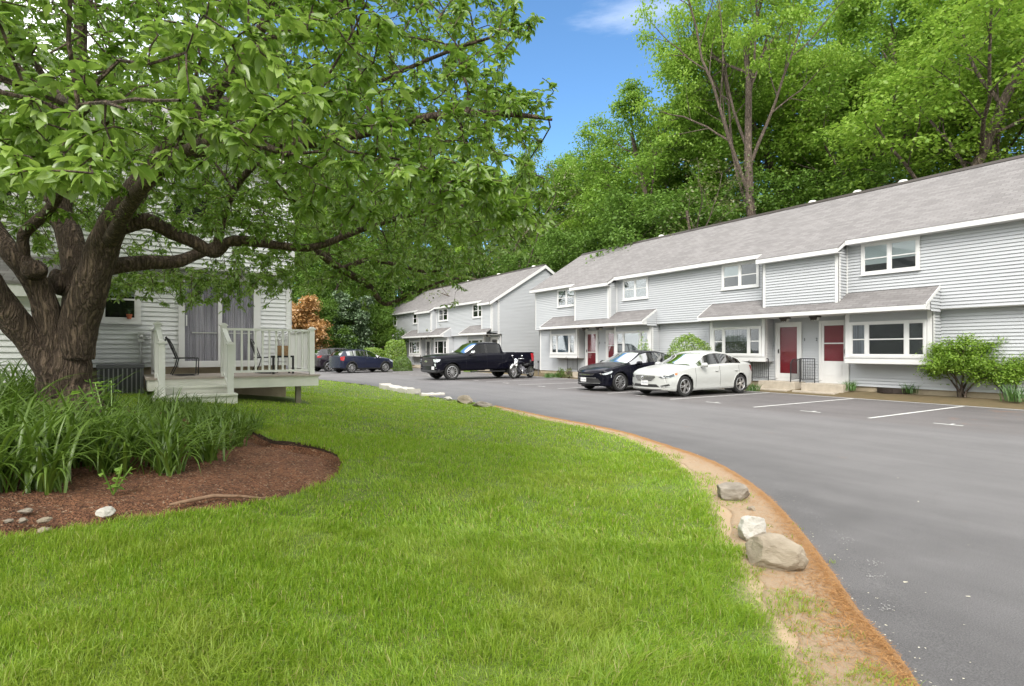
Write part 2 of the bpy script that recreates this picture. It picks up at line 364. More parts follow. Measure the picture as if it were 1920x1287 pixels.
def edge_dist(x, y):
    """signed distance from the driveway edge, positive on the lawn side (arrays)"""
    x = np.atleast_1d(np.asarray(x, float)); y = np.atleast_1d(np.asarray(y, float))
    A = EDGEC[:-1]; D = EDGEC[1:] - A; L2 = (D ** 2).sum(1)
    out = np.empty(x.shape)
    for c in range(0, x.size, 4000):
        px = x.ravel()[c:c + 4000, None] - A[None, :, 0]; py = y.ravel()[c:c + 4000, None] - A[None, :, 1]
        t = np.clip((px * D[:, 0] + py * D[:, 1]) / L2, 0, 1); ex = px - t * D[:, 0]; ey = py - t * D[:, 1]; d = ex * ex + ey * ey
        i = d.argmin(1); k = np.arange(len(i)); sg = np.sign(D[i, 0] * py[k, i] - D[i, 1] * px[k, i])
        out.ravel()[c:c + 4000] = np.sqrt(d[k, i]) * sg
    return out
def sstep(a, b, x):
    t = np.clip((x - a) / (b - a), 0, 1); return t * t * (3 - 2 * t)
def Hc(x, y, d=None):
    """ground height at camera-frame (x, y)"""
    x = np.atleast_1d(np.asarray(x, float)); y = np.atleast_1d(np.asarray(y, float))
    if d is None: d = edge_dist(x, y)
    lawn = .66 * sstep(0, 9.5, d) * (1 - sstep(24, 34, y)) + .012 * np.sin(x * 2.1 + 1) * np.sin(y * 1.7) * sstep(.4, 1.5, d)
    Wy = RY * x + RX * y
    hill = 5.5 * sstep(26, 62, Wy)
    bed = .17 * sstep(18.3, 19.6, Wy) * (1 - sstep(19.9, 26, Wy))
    return np.where(d > 0, lawn, 0) + hill + bed
def H1(x, y): return float(Hc(x, y)[0])
def pixg(u, v):
    """ground point seen at a pixel, camera frame"""
    a = (u - CU) / FPX; lo, hi = 1.0, 90.0
    for _ in range(26):
        mid = .5 * (lo + hi)
        if CAMH + (HV - v) / FPX * mid > H1(a * mid, mid): lo = mid
        else: hi = mid
    return a * lo, lo
def GP(xc, yc, dz=0.0): return cw(xc, yc, H1(xc, yc) + dz)

MULCH_PX = [(640, 868), (632, 852), (604, 840), (560, 831), (510, 826), (480, 812), (440, 792), (360, 776), (200, 762), (0, 762), (-300, 768), (-520, 840), (-420, 985), (-200, 1030), (0, 1007), (150, 990), (260, 974), (360, 962), (480, 943), (560, 925), (612, 905), (634, 886)]
MULCH = np.array([pixg(*p) for p in MULCH_PX])
def inside(poly, x, y):
    r = np.zeros(np.shape(x), bool); n = len(poly)
    for i in range(n):
        x1, y1 = poly[i]; x2, y2 = poly[(i + 1) % n]
        c = ((y1 > y) != (y2 > y)) & (x < (x2 - x1) * (y - y1) / (y2 - y1 + 1e-12) + x1); r ^= c
    return r
def poly_dist(poly, x, y):
    best = np.full(np.shape(x), 1e9); n = len(poly)
    for i in range(n):
        a = np.array(poly[i]); b = np.array(poly[(i + 1) % n]); d = b - a
        t = np.clip(((x - a[0]) * d[0] + (y - a[1]) * d[1]) / (d @ d), 0, 1)
        best = np.minimum(best, np.hypot(x - a[0] - t * d[0], y - a[1] - t * d[1]))
    return best
SHOULDER_PX = [(1545, 1287), (1490, 1165), (1430, 1080), (1385, 1010), (1350, 925), (1290, 872), (1215, 832), (1110, 801), (1010, 783)]
SHOULDER = [pixg(*p) for p in SHOULDER_PX]
_lx = np.array([p[1] for p in SHOULDER]); _ld = edge_dist(np.array([p[0] for p in SHOULDER]), _lx)
def shoulder_w(y):
    """width of the bare strip beside the driveway, by depth"""
    o = np.argsort(_lx); return np.interp(y, np.r_[-6, _lx[o], 14.5], np.r_[.5, _ld[o], 0.0])
def fbm(x, y, s=1.0, seed=0.0):
    return np.array([mnoise.fractal(Vector((a * s, b * s, seed)), 1.0, 2.0, 4) for a, b in zip(np.ravel(x), np.ravel(y))]).reshape(np.shape(x))

# ground sheet: fine near the camera, coarse towards the horizon, in camera-frame coordinates
def axis(a, b, near, far_step):
    pts = [0.0]; st = near
    while pts[-1] < b: pts.append(pts[-1] + st); st = min(far_step, st * (1.022 if pts[-1] < 16 else 1.08))
    neg = [0.0]; st = near
    while neg[-1] > a: neg.append(neg[-1] - st); st = min(far_step, st * (1.022 if neg[-1] > -16 else 1.08))
    return np.array(sorted(set(neg + pts)))
gxs = axis(-420, 420, .08, 14); gys = axis(-60, 620, .08, 14)
gX, gY = np.meshgrid(gxs, gys); d = edge_dist(gX.ravel(), gY.ravel())
gz = Hc(gX.ravel(), gY.ravel(), d)
mul_in = inside(MULCH, gX.ravel(), gY.ravel()) | (poly_dist(MULCH, gX.ravel(), gY.ravel()) < .17)
gz = np.where(mul_in, gz - .26, gz)
gz = np.where(d <= .02, gz - .06, gz)           # under the asphalt
V = np.stack([RX * gX.ravel() - RY * gY.ravel(), RY * gX.ravel() + RX * gY.ravel(), gz], 1)
nx, ny = len(gxs), len(gys)
I = np.arange(nx * ny).reshape(ny, nx)
Fq = np.stack([I[:-1, :-1].ravel(), I[:-1, 1:].ravel(), I[1:, 1:].ravel(), I[1:, :-1].ravel()], 1)
def ground_mat():
    m, t, p = new_mat('lawn soil and turf'); p.inputs['Roughness'].default_value = .95
    co = N(t, 'ShaderNodeTexCoord'); sp = N(t, 'ShaderNodeSeparateXYZ'); Lk(t, co.outputs['Object'], sp.inputs[0])
    nz = N(t, 'ShaderNodeTexNoise', inp={'Scale': 1.3, 'Detail': 8.0, 'Roughness': .7}); Lk(t, co.outputs['Object'], nz.inputs['Vector'])
    mx = N(t, 'ShaderNodeMix', data_type='RGBA'); Lk(t, nz.outputs['Fac'], mx.inputs[0])
    mx.inputs[6].default_value = (.075, .11, .016, 1); mx.inputs[7].default_value = (.13, .185, .03, 1)
    # leaf litter under the wood and in the bed along the row
    mr = N(t, 'ShaderNodeMapRange', inp={1: 17.9, 2: 18.3}); Lk(t, sp.outputs[1], mr.inputs[0])
    n2 = N(t, 'ShaderNodeTexNoise', inp={'Scale': 2.5, 'Detail': 8.0, 'Roughness': .75}); Lk(t, co.outputs['Object'], n2.inputs['Vector'])
    m2 = N(t, 'ShaderNodeMix', data_type='RGBA'); Lk(t, n2.outputs['Fac'], m2.inputs[0])
    m2.inputs[6].default_value = (.05, .055, .018, 1); m2.inputs[7].default_value = (.19, .125, .07, 1)
    m3 = N(t, 'ShaderNodeMix', data_type='RGBA'); Lk(t, mr.outputs[0], m3.inputs[0]); Lk(t, mx.outputs[2], m3.inputs[6]); Lk(t, m2.outputs[2], m3.inputs[7])
    at = N(t, 'ShaderNodeAttribute', attribute_name='bare')
    n5 = N(t, 'ShaderNodeTexNoise', inp={'Scale': 9.0, 'Detail': 6.0, 'Roughness': .7}); Lk(t, co.outputs['Object'], n5.inputs['Vector'])
    a5 = N(t, 'ShaderNodeMath', operation='MULTIPLY_ADD', inp={1: 1.0}); Lk(t, n5.outputs['Fac'], a5.inputs[0]); Lk(t, at.outputs['Fac'], a5.inputs[2])
    r5 = N(t, 'ShaderNodeMapRange', inp={1: .85, 2: 1.25}); Lk(t, a5.outputs[0], r5.inputs[0])
    m5 = N(t, 'ShaderNodeMix', data_type='RGBA'); Lk(t, r5.outputs[0], m5.inputs[0]); Lk(t, m3.outputs[2], m5.inputs[6]); m5.inputs[7].default_value = (.40, .295, .19, 1)
    Lk(t, m5.outputs[2], p.inputs['Base Color'])
    bp = N(t, 'ShaderNodeBump', inp={'Strength': .6, 'Distance': .03}); Lk(t, n2.outputs['Fac'], bp.inputs['Height']); Lk(t, bp.outputs[0], p.inputs['Normal'])
    return m
g = mesh_np('ground', V, Fq, ground_mat(), smooth=True); tag(g, kind='structure')
bare_ = np.where((gY.ravel() > -2) & (gY.ravel() < 14.5), 1 - np.clip((d - shoulder_w(gY.ravel())) / .34, 0, 1), 0.0) * (d > -.5)
A = g.data.attributes.new('bare', 'FLOAT', 'POINT'); A.data.foreach_set('value', bare_.astype(np.float32))

# asphalt: driveway and parking lot, bounded by the lawn curve and the planting bed
def asphalt_mat():
    m, t, p = new_mat('asphalt'); p.inputs['Roughness'].default_value = .62
    co = N(t, 'ShaderNodeTexCoord'); sp = N(t, 'ShaderNodeSeparateXYZ'); Lk(t, co.outputs['Object'], sp.inputs[0])
    n1 = N(t, 'ShaderNodeTexNoise', inp={'Scale': 130.0, 'Detail': 3.0, 'Roughness': .7}); Lk(t, co.outputs['Object'], n1.inputs['Vector'])
    n2 = N(t, 'ShaderNodeTexNoise', inp={'Scale': .55, 'Detail': 7.0, 'Roughness': .65}); Lk(t, co.outputs['Object'], n2.inputs['Vector'])
    mp = N(t, 'ShaderNodeMapping'); mp.inputs['Scale'].default_value = (.16, 1.6, 1); Lk(t, co.outputs['Object'], mp.inputs[0])
    n3 = N(t, 'ShaderNodeTexNoise', inp={'Scale': 1.0, 'Detail': 7.0, 'Roughness': .7}); Lk(t, mp.outputs[0], n3.inputs['Vector'])
    a = N(t, 'ShaderNodeMath', operation='ADD'); Lk(t, n2.outputs['Fac'], a.inputs[0]); Lk(t, n3.outputs['Fac'], a.inputs[1])
    r = N(t, 'ShaderNodeMapRange', inp={1: .7, 2: 1.3}); Lk(t, a.outputs[0], r.inputs[0])
    mx = N(t, 'ShaderNodeMix', data_type='RGBA'); Lk(t, r.outputs[0], mx.inputs[0])
    mx.inputs[6].default_value = (.108, .103, .105, 1); mx.inputs[7].default_value = (.160, .153, .155, 1)
    sp1 = N(t, 'ShaderNodeMapRange', inp={1: .35, 2: .68, 3: .62, 4: 1.5}); Lk(t, n1.outputs['Fac'], sp1.inputs[0])
    vm = N(t, 'ShaderNodeVectorMath', operation='SCALE'); Lk(t, mx.outputs[2], vm.inputs[0]); Lk(t, sp1.outputs[0], vm.inputs['Scale'])
    # the bays are older and browner, with drifts of brown needles at the near end
    my = N(t, 'ShaderNodeMapRange', inp={1: 12.3, 2: 12.9}); Lk(t, sp.outputs[1], my.inputs[0])
    old = N(t, 'ShaderNodeMix', data_type='RGBA', blend_type='MULTIPLY'); ml = N(t, 'ShaderNodeMath', operation='MULTIPLY', inp={1: .8}); Lk(t, my.outputs[0], ml.inputs[0])
    Lk(t, ml.outputs[0], old.inputs[0]); Lk(t, vm.outputs[0], old.inputs[6]); old.inputs[7].default_value = (.80, .76, .74, 1)
    n4 = N(t, 'ShaderNodeTexNoise', inp={'Scale': 1.1, 'Detail': 9.0, 'Roughness': .75}); mp4 = N(t, 'ShaderNodeMapping'); mp4.inputs['Scale'].default_value = (.8, 1.5, 1); Lk(t, co.outputs['Object'], mp4.inputs[0]); Lk(t, mp4.outputs[0], n4.inputs['Vector'])
    gx_ = N(t, 'ShaderNodeMapRange', inp={1: -7.0, 2: -3.5}); Lk(t, sp.outputs[0], gx_.inputs[0])
    gy_ = N(t, 'ShaderNodeMapRange', inp={1: 12.0, 2: 16.0}); Lk(t, sp.outputs[1], gy_.inputs[0])
    g1 = N(t, 'ShaderNodeMath', operation='MULTIPLY'); Lk(t, gx_.outputs[0], g1.inputs[0]); Lk(t, gy_.outputs[0], g1.inputs[1])
    g2 = N(t, 'ShaderNodeMath', operation='MULTIPLY_ADD', inp={1: .16}); Lk(t, g1.outputs[0], g2.inputs[0]); Lk(t, n4.outputs['Fac'], g2.inputs[2])
    g3 = N(t, 'ShaderNodeMapRange', inp={1: .64, 2: .76, 4: .75}); Lk(t, g2.outputs[0], g3.inputs[0])
    lit = N(t, 'ShaderNodeMix', data_type='RGBA'); Lk(t, g3.outputs[0], lit.inputs[0]); Lk(t, old.outputs[2], lit.inputs[6]); lit.inputs[7].default_value = (.30, .13, .055, 1)
    # fine cracks
    vo = N(t, 'ShaderNodeTexVoronoi', feature='DISTANCE_TO_EDGE', inp={'Scale': .33}); mp5 = N(t, 'ShaderNodeVectorMath', operation='MULTIPLY_ADD', inp={1: (.8, .8, 0)}); Lk(t, n2.outputs['Color'], mp5.inputs[0]); Lk(t, co.outputs['Object'], mp5.inputs[2]); Lk(t, mp5.outputs[0], vo.inputs['Vector'])
    cr = N(t, 'ShaderNodeMapRange', inp={1: .001, 2: .004, 3: .97, 4: 1.0}); Lk(t, vo.outputs['Distance'], cr.inputs[0])
    fa = N(t, 'ShaderNodeAttribute', attribute_name='fresh'); fn_ = N(t, 'ShaderNodeTexNoise', inp={'Scale': 2.0, 'Detail': 5.0}); Lk(t, co.outputs['Object'], fn_.inputs['Vector'])
    fm = N(t, 'ShaderNodeMath', operation='MULTIPLY'); Lk(t, fa.outputs['Fac'], fm.inputs[0]); Lk(t, fn_.outputs['Fac'], fm.inputs[1])
    fr_ = N(t, 'ShaderNodeMapRange', inp={1: .1, 2: .6, 3: 1.0, 4: .72}); Lk(t, fm.outputs[0], fr_.inputs[0])
    fs_ = N(t, 'ShaderNodeMath', operation='MULTIPLY'); Lk(t, fr_.outputs[0], fs_.inputs[0]); Lk(t, cr.outputs[0], fs_.inputs[1])
    fin = N(t, 'ShaderNodeVectorMath', operation='SCALE'); Lk(t, lit.outputs[2], fin.inputs[0]); Lk(t, fs_.outputs[0], fin.inputs['Scale'])
    Lk(t, fin.outputs[0], p.inputs['Base Color'])
    bp = N(t, 'ShaderNodeBump', inp={'Strength': .6, 'Distance': .01}); Lk(t, n1.outputs['Fac'], bp.inputs['Height']); Lk(t, bp.outputs[0], p.inputs['Normal'])
    return m
# rows across: from the lawn curve to the bed line t = 18.28 (world Y), following each curve point's X
EW = [(RX * a - RY * b, RY * a + RX * b) for a, b in EDGEC]
mb = []; cols = []
rng = random.Random(3)
top = []
for i, (X, Y) in enumerate(EW):
    if X < -60: break
    jx, jy = (rng.uniform(-.012, .012), rng.uniform(-.012, .012)) if i > 20 else (0, 0)
    cols.append((X + jx, Y + jy))
NC = 14; V = []
for (X, Y) in cols:
    f = (X + 60.0)
    X1 = X if X < -6 else X + (X + 6) * 6.0
    for k in range(NC + 1):
        t = k / NC; tt = t ** 1.6
        V.append((X + (X1 - X) * tt, Y + (18.28 - Y) * tt, 0.0 if k else -.012))
I = np.arange(len(V)).reshape(len(cols), NC + 1)
Fq = np.stack([I[:-1, :-1].ravel(), I[1:, :-1].ravel(), I[1:, 1:].ravel(), I[:-1, 1:].ravel()], 1)
rd = mesh_np('road', V, Fq, asphalt_mat()); tag(rd, kind='structure')
A = rd.data.attributes.new('fresh', 'FLOAT', 'POINT'); A.data.foreach_set('value', np.array([(1, 1, .75, .35, .1)[k] if k < 5 else 0 for _ in cols for k in range(NC + 1)], dtype=np.float32))

# painted bay lines: back line, bay dividers, small T marks
mb = MB()
def flat(pts, z=.004): mb.add([(x, y, z) for x, y in pts], [tuple(range(len(pts)))])
def bar2(x0, y0, x1, y1, w):
    d = Vector((x1 - x0, y1 - y0)); n_ = Vector((-d.y, d.x)).normalized() * (w / 2)
    k = max(1, int(d.length / .5)); rr = random.Random(int(x0 * 77 + y0))
    pr = None
    for i in range(k + 1):
        c = Vector((x0, y0)) + d * (i / k); ww = 1 + rr.uniform(-.12, .12)
        a, b = c + n_ * ww, c - n_ * ww
        if pr: flat([(pr[1].x, pr[1].y), (b.x, b.y), (a.x, a.y), (pr[0].x, pr[0].y)])
        pr = (a, b)
bar2(-46, 18.12, 3, 18.12, .085)
for k in range(-1, 12):
    s = 6.245 + 2.8 * k
    bar2(-s, 13.12, -s, 18.06, .085)
    bar2(-s + 1.12, 13.35, -s + 1.62, 13.35, .07); bar2(-s + 1.4, 13.39, -s + 1.4, 13.55, .055)
o = mb.build('road_marking', M['line']); tag(o, kind='structure')
# chalky scuffs on the fresh asphalt near the bend
mb = MB(); rr = random.Random(5)
def scuff(u, v, n, du, dv, s0):
    for i in range(n):
        x, y = pixg(u + rr.gauss(0, du), v + rr.gauss(0, dv))
        if edge_dist(x, y)[0] > -.03: continue
        a0 = rr.uniform(0, 6); s = s0 * rr.uniform(.4, 1.4)
        flat([cw(x + s * rr.uniform(.5, 1.2) * math.cos(a0 + q), y + s * rr.uniform(.5, 1.2) * math.sin(a0 + q))[:2] for q in (0, 1.2, 2.4, 3.7, 5)], .003)
for (u, v) in [(1637, 1055), (1640, 1080), (1659, 1140), (1592, 1015)]: scuff(u, v, 34, 9, 4, .005)
for i in range(14): scuff(1445 + i * 11, 900 + i * 8.6, 7, 4, 3, .004)
for i in range(0): scuff(1700 + i * 25, 1085 + i * 20, 6, 12, 8, .004)
for i in range(8): scuff(1560 + rr.uniform(0, 130), 1050 + rr.uniform(0, 230), 3, 10, 6, .004)
o = mb.build('road_scuffs', M['scuff']); tag(o, kind='structure')

# bare shoulder between lawn and driveway
def shoulder_mat():
    m, t, p = new_mat('sandy shoulder with brown needles'); p.inputs['Roughness'].default_value = .95
    co = N(t, 'ShaderNodeTexCoord')
    n1 = N(t, 'ShaderNodeTexNoise', inp={'Scale': 3.0, 'Detail': 9.0, 'Roughness': .75}); Lk(t, co.outputs['Object'], n1.inputs['Vector'])
    n2 = N(t, 'ShaderNodeTexNoise', inp={'Scale': 38.0, 'Detail': 7.0, 'Roughness': .8}); Lk(t, co.outputs['Object'], n2.inputs['Vector'])
    at = N(t, 'ShaderNodeAttribute', attribute_name='needles')
    a = N(t, 'ShaderNodeMath', operation='ADD'); Lk(t, at.outputs['Fac'], a.inputs[0]); Lk(t, n1.outputs['Fac'], a.inputs[1])
    b = N(t, 'ShaderNodeMath', operation='MULTIPLY_ADD', inp={1: .7}); Lk(t, n2.outputs['Fac'], b.inputs[0]); Lk(t, a.outputs[0], b.inputs[2])
    r = N(t, 'ShaderNodeMapRange', inp={1: 1.02, 2: 1.42}); Lk(t, b.outputs[0], r.inputs[0])
    sand = N(t, 'ShaderNodeMix', data_type='RGBA'); Lk(t, n2.outputs['Fac'], sand.inputs[0]); sand.inputs[6].default_value = (.30, .20, .12, 1); sand.inputs[7].default_value = (.46, .355, .245, 1)
    nd = N(t, 'ShaderNodeMix', data_type='RGBA'); Lk(t, n2.outputs['Fac'], nd.inputs[0]); nd.inputs[6].default_value = (.20, .10, .04, 1); nd.inputs[7].default_value = (.44, .25, .105, 1)
    mx = N(t, 'ShaderNodeMix', data_type='RGBA'); Lk(t, r.outputs[0], mx.inputs[0]); Lk(t, sand.outputs[2], mx.inputs[6]); Lk(t, nd.outputs[2], mx.inputs[7])
    Lk(t, mx.outputs[2], p.inputs['Base Color'])
    bp = N(t, 'ShaderNodeBump', inp={'Strength': .9, 'Distance': .015}); Lk(t, n2.outputs['Fac'], bp.inputs['Height']); Lk(t, bp.outputs[0], p.inputs['Normal'])
    return m
E2 = smooth_line([tuple(p) for p in EDGE], 40); E2 = E2[(E2[:, 1] > -3) & (E2[:, 1] < 15)]
V = []; att = []; NS = 16
for i, (x, y) in enumerate(E2):
    j = min(i, len(E2) - 2); dx, dy = E2[j + 1] - E2[j]; l = math.hypot(dx, dy); nxn, nyn = -dy / l, dx / l
    w = float(shoulder_w(np.array([y]))[0]) + .10 + .10 * mnoise.noise(Vector((x * 2.3, y * 2.3, 9)))
    for k in range(NS + 1):
        q = -.05 + (w + .05) * k / NS
        px_, py_ = x + nxn * q, y + nyn * q
        z = H1(px_, py_) + .009 + .008 * mnoise.noise(Vector((px_ * 6, py_ * 6, 0)))
        if k == 0: z = -.01
        elif k == 1: z += .016
        elif k == NS: z -= .05
        V.append(cw(px_, py_, z)); att.append(max(0.0, .60 - q / (.18 + .10 * w)) if q < .4 else 0.0)
I = np.arange(len(V)).reshape(len(E2), NS + 1)
Fq = np.stack([I[:-1, :-1].ravel(), I[1:, :-1].ravel(), I[1:, 1:].ravel(), I[:-1, 1:].ravel()], 1)
sh = mesh_np('dirt_shoulder', V, Fq, shoulder_mat(), smooth=True); tag(sh, kind='structure')
A = sh.data.attributes.new('needles', 'FLOAT', 'POINT'); A.data.foreach_set('value', np.array(att, dtype=np.float32))

# mulch bed round the tree: sunk below the turf with a cut edge
def mulch_mat():
    m, t, p = new_mat('red brown mulch'); p.inputs['Roughness'].default_value = .95
    co = N(t, 'ShaderNodeTexCoord')
    n1 = N(t, 'ShaderNodeTexNoise', inp={'Scale': 2.2, 'Detail': 6.0, 'Roughness': .7}); Lk(t, co.outputs['Object'], n1.inputs['Vector'])
    v1 = N(t, 'ShaderNodeTexVoronoi', inp={'Scale': 70.0}); Lk(t, co.outputs['Object'], v1.inputs['Vector'])
    sp = N(t, 'ShaderNodeSeparateColor'); Lk(t, v1.outputs['Color'], sp.inputs[0])
    mx = N(t, 'ShaderNodeMix', data_type='RGBA'); Lk(t, sp.outputs[0], mx.inputs[0]); mx.inputs[6].default_value = (.075, .030, .016, 1); mx.inputs[7].default_value = (.26, .115, .06, 1)
    m2 = N(t, 'ShaderNodeMix', data_type='RGBA', blend_type='MULTIPLY', inp={0: .7}); Lk(t, mx.outputs[2], m2.inputs[6])
    rp = N(t, 'ShaderNodeMapRange', inp={1: .3, 2: .7, 3: .5, 4: 1.5}); Lk(t, n1.outputs['Fac'], rp.inputs[0]); Lk(t, rp.outputs[0], m2.inputs[7])
    gt = N(t, 'ShaderNodeMath', operation='GREATER_THAN', inp={1: .955}); Lk(t, sp.outputs[1], gt.inputs[0])
    m3 = N(t, 'ShaderNodeMix', data_type='RGBA'); Lk(t, gt.outputs[0], m3.inputs[0]); Lk(t, m2.outputs[2], m3.inputs[6]); m3.inputs[7].default_value = (.36, .24, .16, 1)
    Lk(t, m3.outputs[2], p.inputs['Base Color'])
    bp = N(t, 'ShaderNodeBump', inp={'Strength': 1.0, 'Distance': .02}); Lk(t, v1.outputs['Distance'], bp.inputs['Height']); Lk(t, bp.outputs[0], p.inputs['Normal'])
    return m
mc = smooth_line([tuple(p) for p in MULCH] + [tuple(MULCH[0])], 8)[:-1]
cxm, cym = MULCH[:, 0].mean(), MULCH[:, 1].mean()
V = []; NR = 34
for i, (x, y) in enumerate(mc):
    for k in range(NR + 1):
        f = 1 - (1 - k / NR) ** .6 if k else 0.0
        f = k / NR
        px_, py_ = cxm + (x - cxm) * f, cym + (y - cym) * f
        de = math.hypot(x - cxm, y - cym) * (1 - f)
        z = H1(px_, py_) - .115 + .105 * min(1, de / .45) + .03 * mnoise.noise(Vector((px_ * 3, py_ * 3, 2))) + .012 * mnoise.noise(Vector((px_ * 14, py_ * 14, 2)))
        if k == NR: px_ += (x - cxm) * .012; py_ += (y - cym) * .012; z = H1(px_, py_) - .03
        V.append(cw(px_, py_, z))
n_ = len(mc); I = np.arange(len(V)).reshape(n_, NR + 1); J = np.roll(I, -1, 0)
Fq = np.stack([I[:, :-1].ravel(), I[:, 1:].ravel(), J[:, 1:].ravel(), J[:, :-1].ravel()], 1)
mu = mesh_np('mulch_bed', V, Fq, mulch_mat(), smooth=True); tag(mu, kind='structure')
# cut soil edge between turf and mulch
V = []
for i, (x, y) in enumerate(mc):
    h_ = H1(x, y); ox_, oy_ = (x - cxm) * .012, (y - cym) * .012; j_ = .02 * mnoise.noise(Vector((x * 9, y * 9, 5)))
    l_ = math.hypot(x - cxm, y - cym); fx_, fy_ = x + (x - cxm) / l_ * .42, y + (y - cym) / l_ * .42
    V += [cw(fx_, fy_, H1(fx_, fy_) + .004), cw(x + ox_, y + oy_, h_ + .004 + j_), cw(x - ox_ * .4, y - oy_ * .4, h_ - .12)]
n_ = len(mc); I = np.arange(3 * n_).reshape(n_, 3); J = np.roll(I, -1, 0)
Fq = np.stack([I[:, :1].ravel(), J[:, :1].ravel(), J[:, 1:2].ravel(), I[:, 1:2].ravel()], 1)
o = mesh_np('turf_edge', V, Fq, g.data.materials[0]); tag(o, kind='structure')
Fq = np.stack([I[:, 1:2].ravel(), J[:, 1:2].ravel(), J[:, 2:].ravel(), I[:, 2:].ravel()], 1)
o = mesh_np('soil_edge', V, Fq, mat('dark cut soil', (.035, .02, .012), .95, var=.3, vscale=12, bump=.8, bscale=30)); tag(o, kind='structure')
# ---------------------------------------------------------------- building helpers
COURSE = .1
def siding(mb, o, ux, n, z0, z1, lo, hi, depth=.030):
    """lapped clapboards on the plane through o (x, y) along ux, facing n; lo(z), hi(z) give the extent"""
    z = z0; flo = lo if callable(lo) else (lambda z_: lo); fhi = hi if callable(hi) else (lambda z_: hi)
    def P(a, z_, e): return (o[0] + ux[0] * a + n[0] * e, o[1] + ux[1] * a + n[1] * e, z_)
    while z < z1 - 1e-4:
        zt = min(z + COURSE, z1); a0, b0, a1, b1 = flo(z), fhi(z), flo(zt), fhi(zt)
        if b0 - a0 > .01:
            f = (zt - z) / COURSE
            if b1 - a1 < .01: a1 = b1 = (a0 + b0) / 2
            e0, e1 = depth + .002, depth * (1 - f) + .002
            mb.add([P(a0, z, e0), P(b0, z, e0), P(b1, zt, e1), P(a1, zt, e1)], [(0, 1, 2, 3)])
            mb.add([P(a0, z, .002), P(b0, z, .002), P(b0, z, e0), P(a0, z, e0)], [(0, 1, 2, 3)])
        z = zt
def window(par, o, ux, n, a0, a1, z0, z1, org, lights, name='window', trim=.09, proud=.062, blind=None, hung=True, tm=None, glass='pane', inner='dark', sill=True):
    """a window unit standing proud of the wall plane: frame, panes, blinds; lights: list of (a, b) openings"""
    tm = tm or M['trim']
    def bx(mb, a, b, za, zb, e0, e1):
        p = [(o[0] + ux[0] * q + n[0] * e, o[1] + ux[1] * q + n[1] * e) for q in (a, b) for e in (e0, e1)]
        vs = [(p[i][0], p[i][1], z) for z in (za, zb) for i in (0, 1, 3, 2)]
        mb.add(vs, [(0, 1, 2, 3), (4, 5, 6, 7), (0, 1, 5, 4), (1, 2, 6, 5), (2, 3, 7, 6), (3, 0, 4, 7)])
    fr = MB(org)
    edges = [a0] + [x for l in lights for x in l] + [a1]
    for i in range(0, len(edges), 2): bx(fr, edges[i], edges[i + 1], z0, z1, .0, proud)
    for (a, b) in lights:
        bx(fr, a, b, z1 - trim, z1, .0, proud - .001); bx(fr, a, b, z0, z0 + trim * .8, .0, proud - .001)
        zi0, zi1 = z0 + trim * .8, z1 - trim; zm = (zi0 + zi1) / 2
        # sash
        w = .028
        for (q0, q1) in ((a, a + w), (b - w, b)): bx(fr, q0, q1, zi0, zi1, .0, proud - .012)
        bx(fr, a + w, b - w, zi1 - w, zi1, .0, proud - .012); bx(fr, a + w, b - w, zi0, zi0 + w, .0, proud - .012)
        if hung is True or (callable(hung) and hung(a)): bx(fr, a + w, b - w, zm - .018, zm + .018, .0, proud - .008)
    if sill: bx(fr, a0 - .02, a1 + .02, z0 - .04, z0, .0, proud + .03)
    f = fr.build(name, tm, par)
    for i, (a, b) in enumerate(lights):
        zi0, zi1 = z0 + trim * .8, z1 - trim
        g = MB(org); bx(g, a + .02, b - .02, zi0 + .02, zi1 - .02, .0395, .0415); g.build('pane', M[glass], f)
        g = MB(org); bx(g, a + .01, b - .01, zi0 + .01, zi1 - .01, .0325, .034); g.build('interior', M[inner] if not isinstance(inner, (list, tuple)) else M[inner[i]], f)
        if blind and blind[i]:
            frac, bm = blind[i]
            g = MB(org); bx(g, a + .022, b - .022, zi1 - (zi1 - zi0) * frac, zi1 - .015, .0355, .0375); g.build('blind', M[bm], f)
    return f
def digit(par, ch, loc, size, mat_, rot):
    c = bpy.data.curves.new('house_number', 'FONT'); c.body = ch; c.size = size; c.extrude = .006; c.align_x = 'CENTER'; c.align_y = 'CENTER'
    tmp = bpy.data.objects.new('tmp', c); me = tmp.to_mesh().copy(); tmp.to_mesh_clear(); bpy.data.objects.remove(tmp); bpy.data.curves.remove(c)
    me.name = 'house_number'; me.materials.clear(); me.materials.append(mat_)
    o = bpy.data.objects.new('house_number', me); COL.objects.link(o); o.location = loc; o.rotation_euler = rot; o.parent = par
    return o

TU, TB, TL, TD, TE = 19.70, 19.47, 19.97, 19.20, 18.80
ZJ, ZEAVE, ZBOX = 2.71, 5.0, 4.69            # jetty underside, upper wall head, bay box head
PITCH = .62; TEV = 19.38; ZEV = 5.14          # main eave (t, z at roof surface)
TR = 23.5; ZR = ZEV + PITCH * (TR - TEV)
UX, NF = (1, 0), (0, -1)

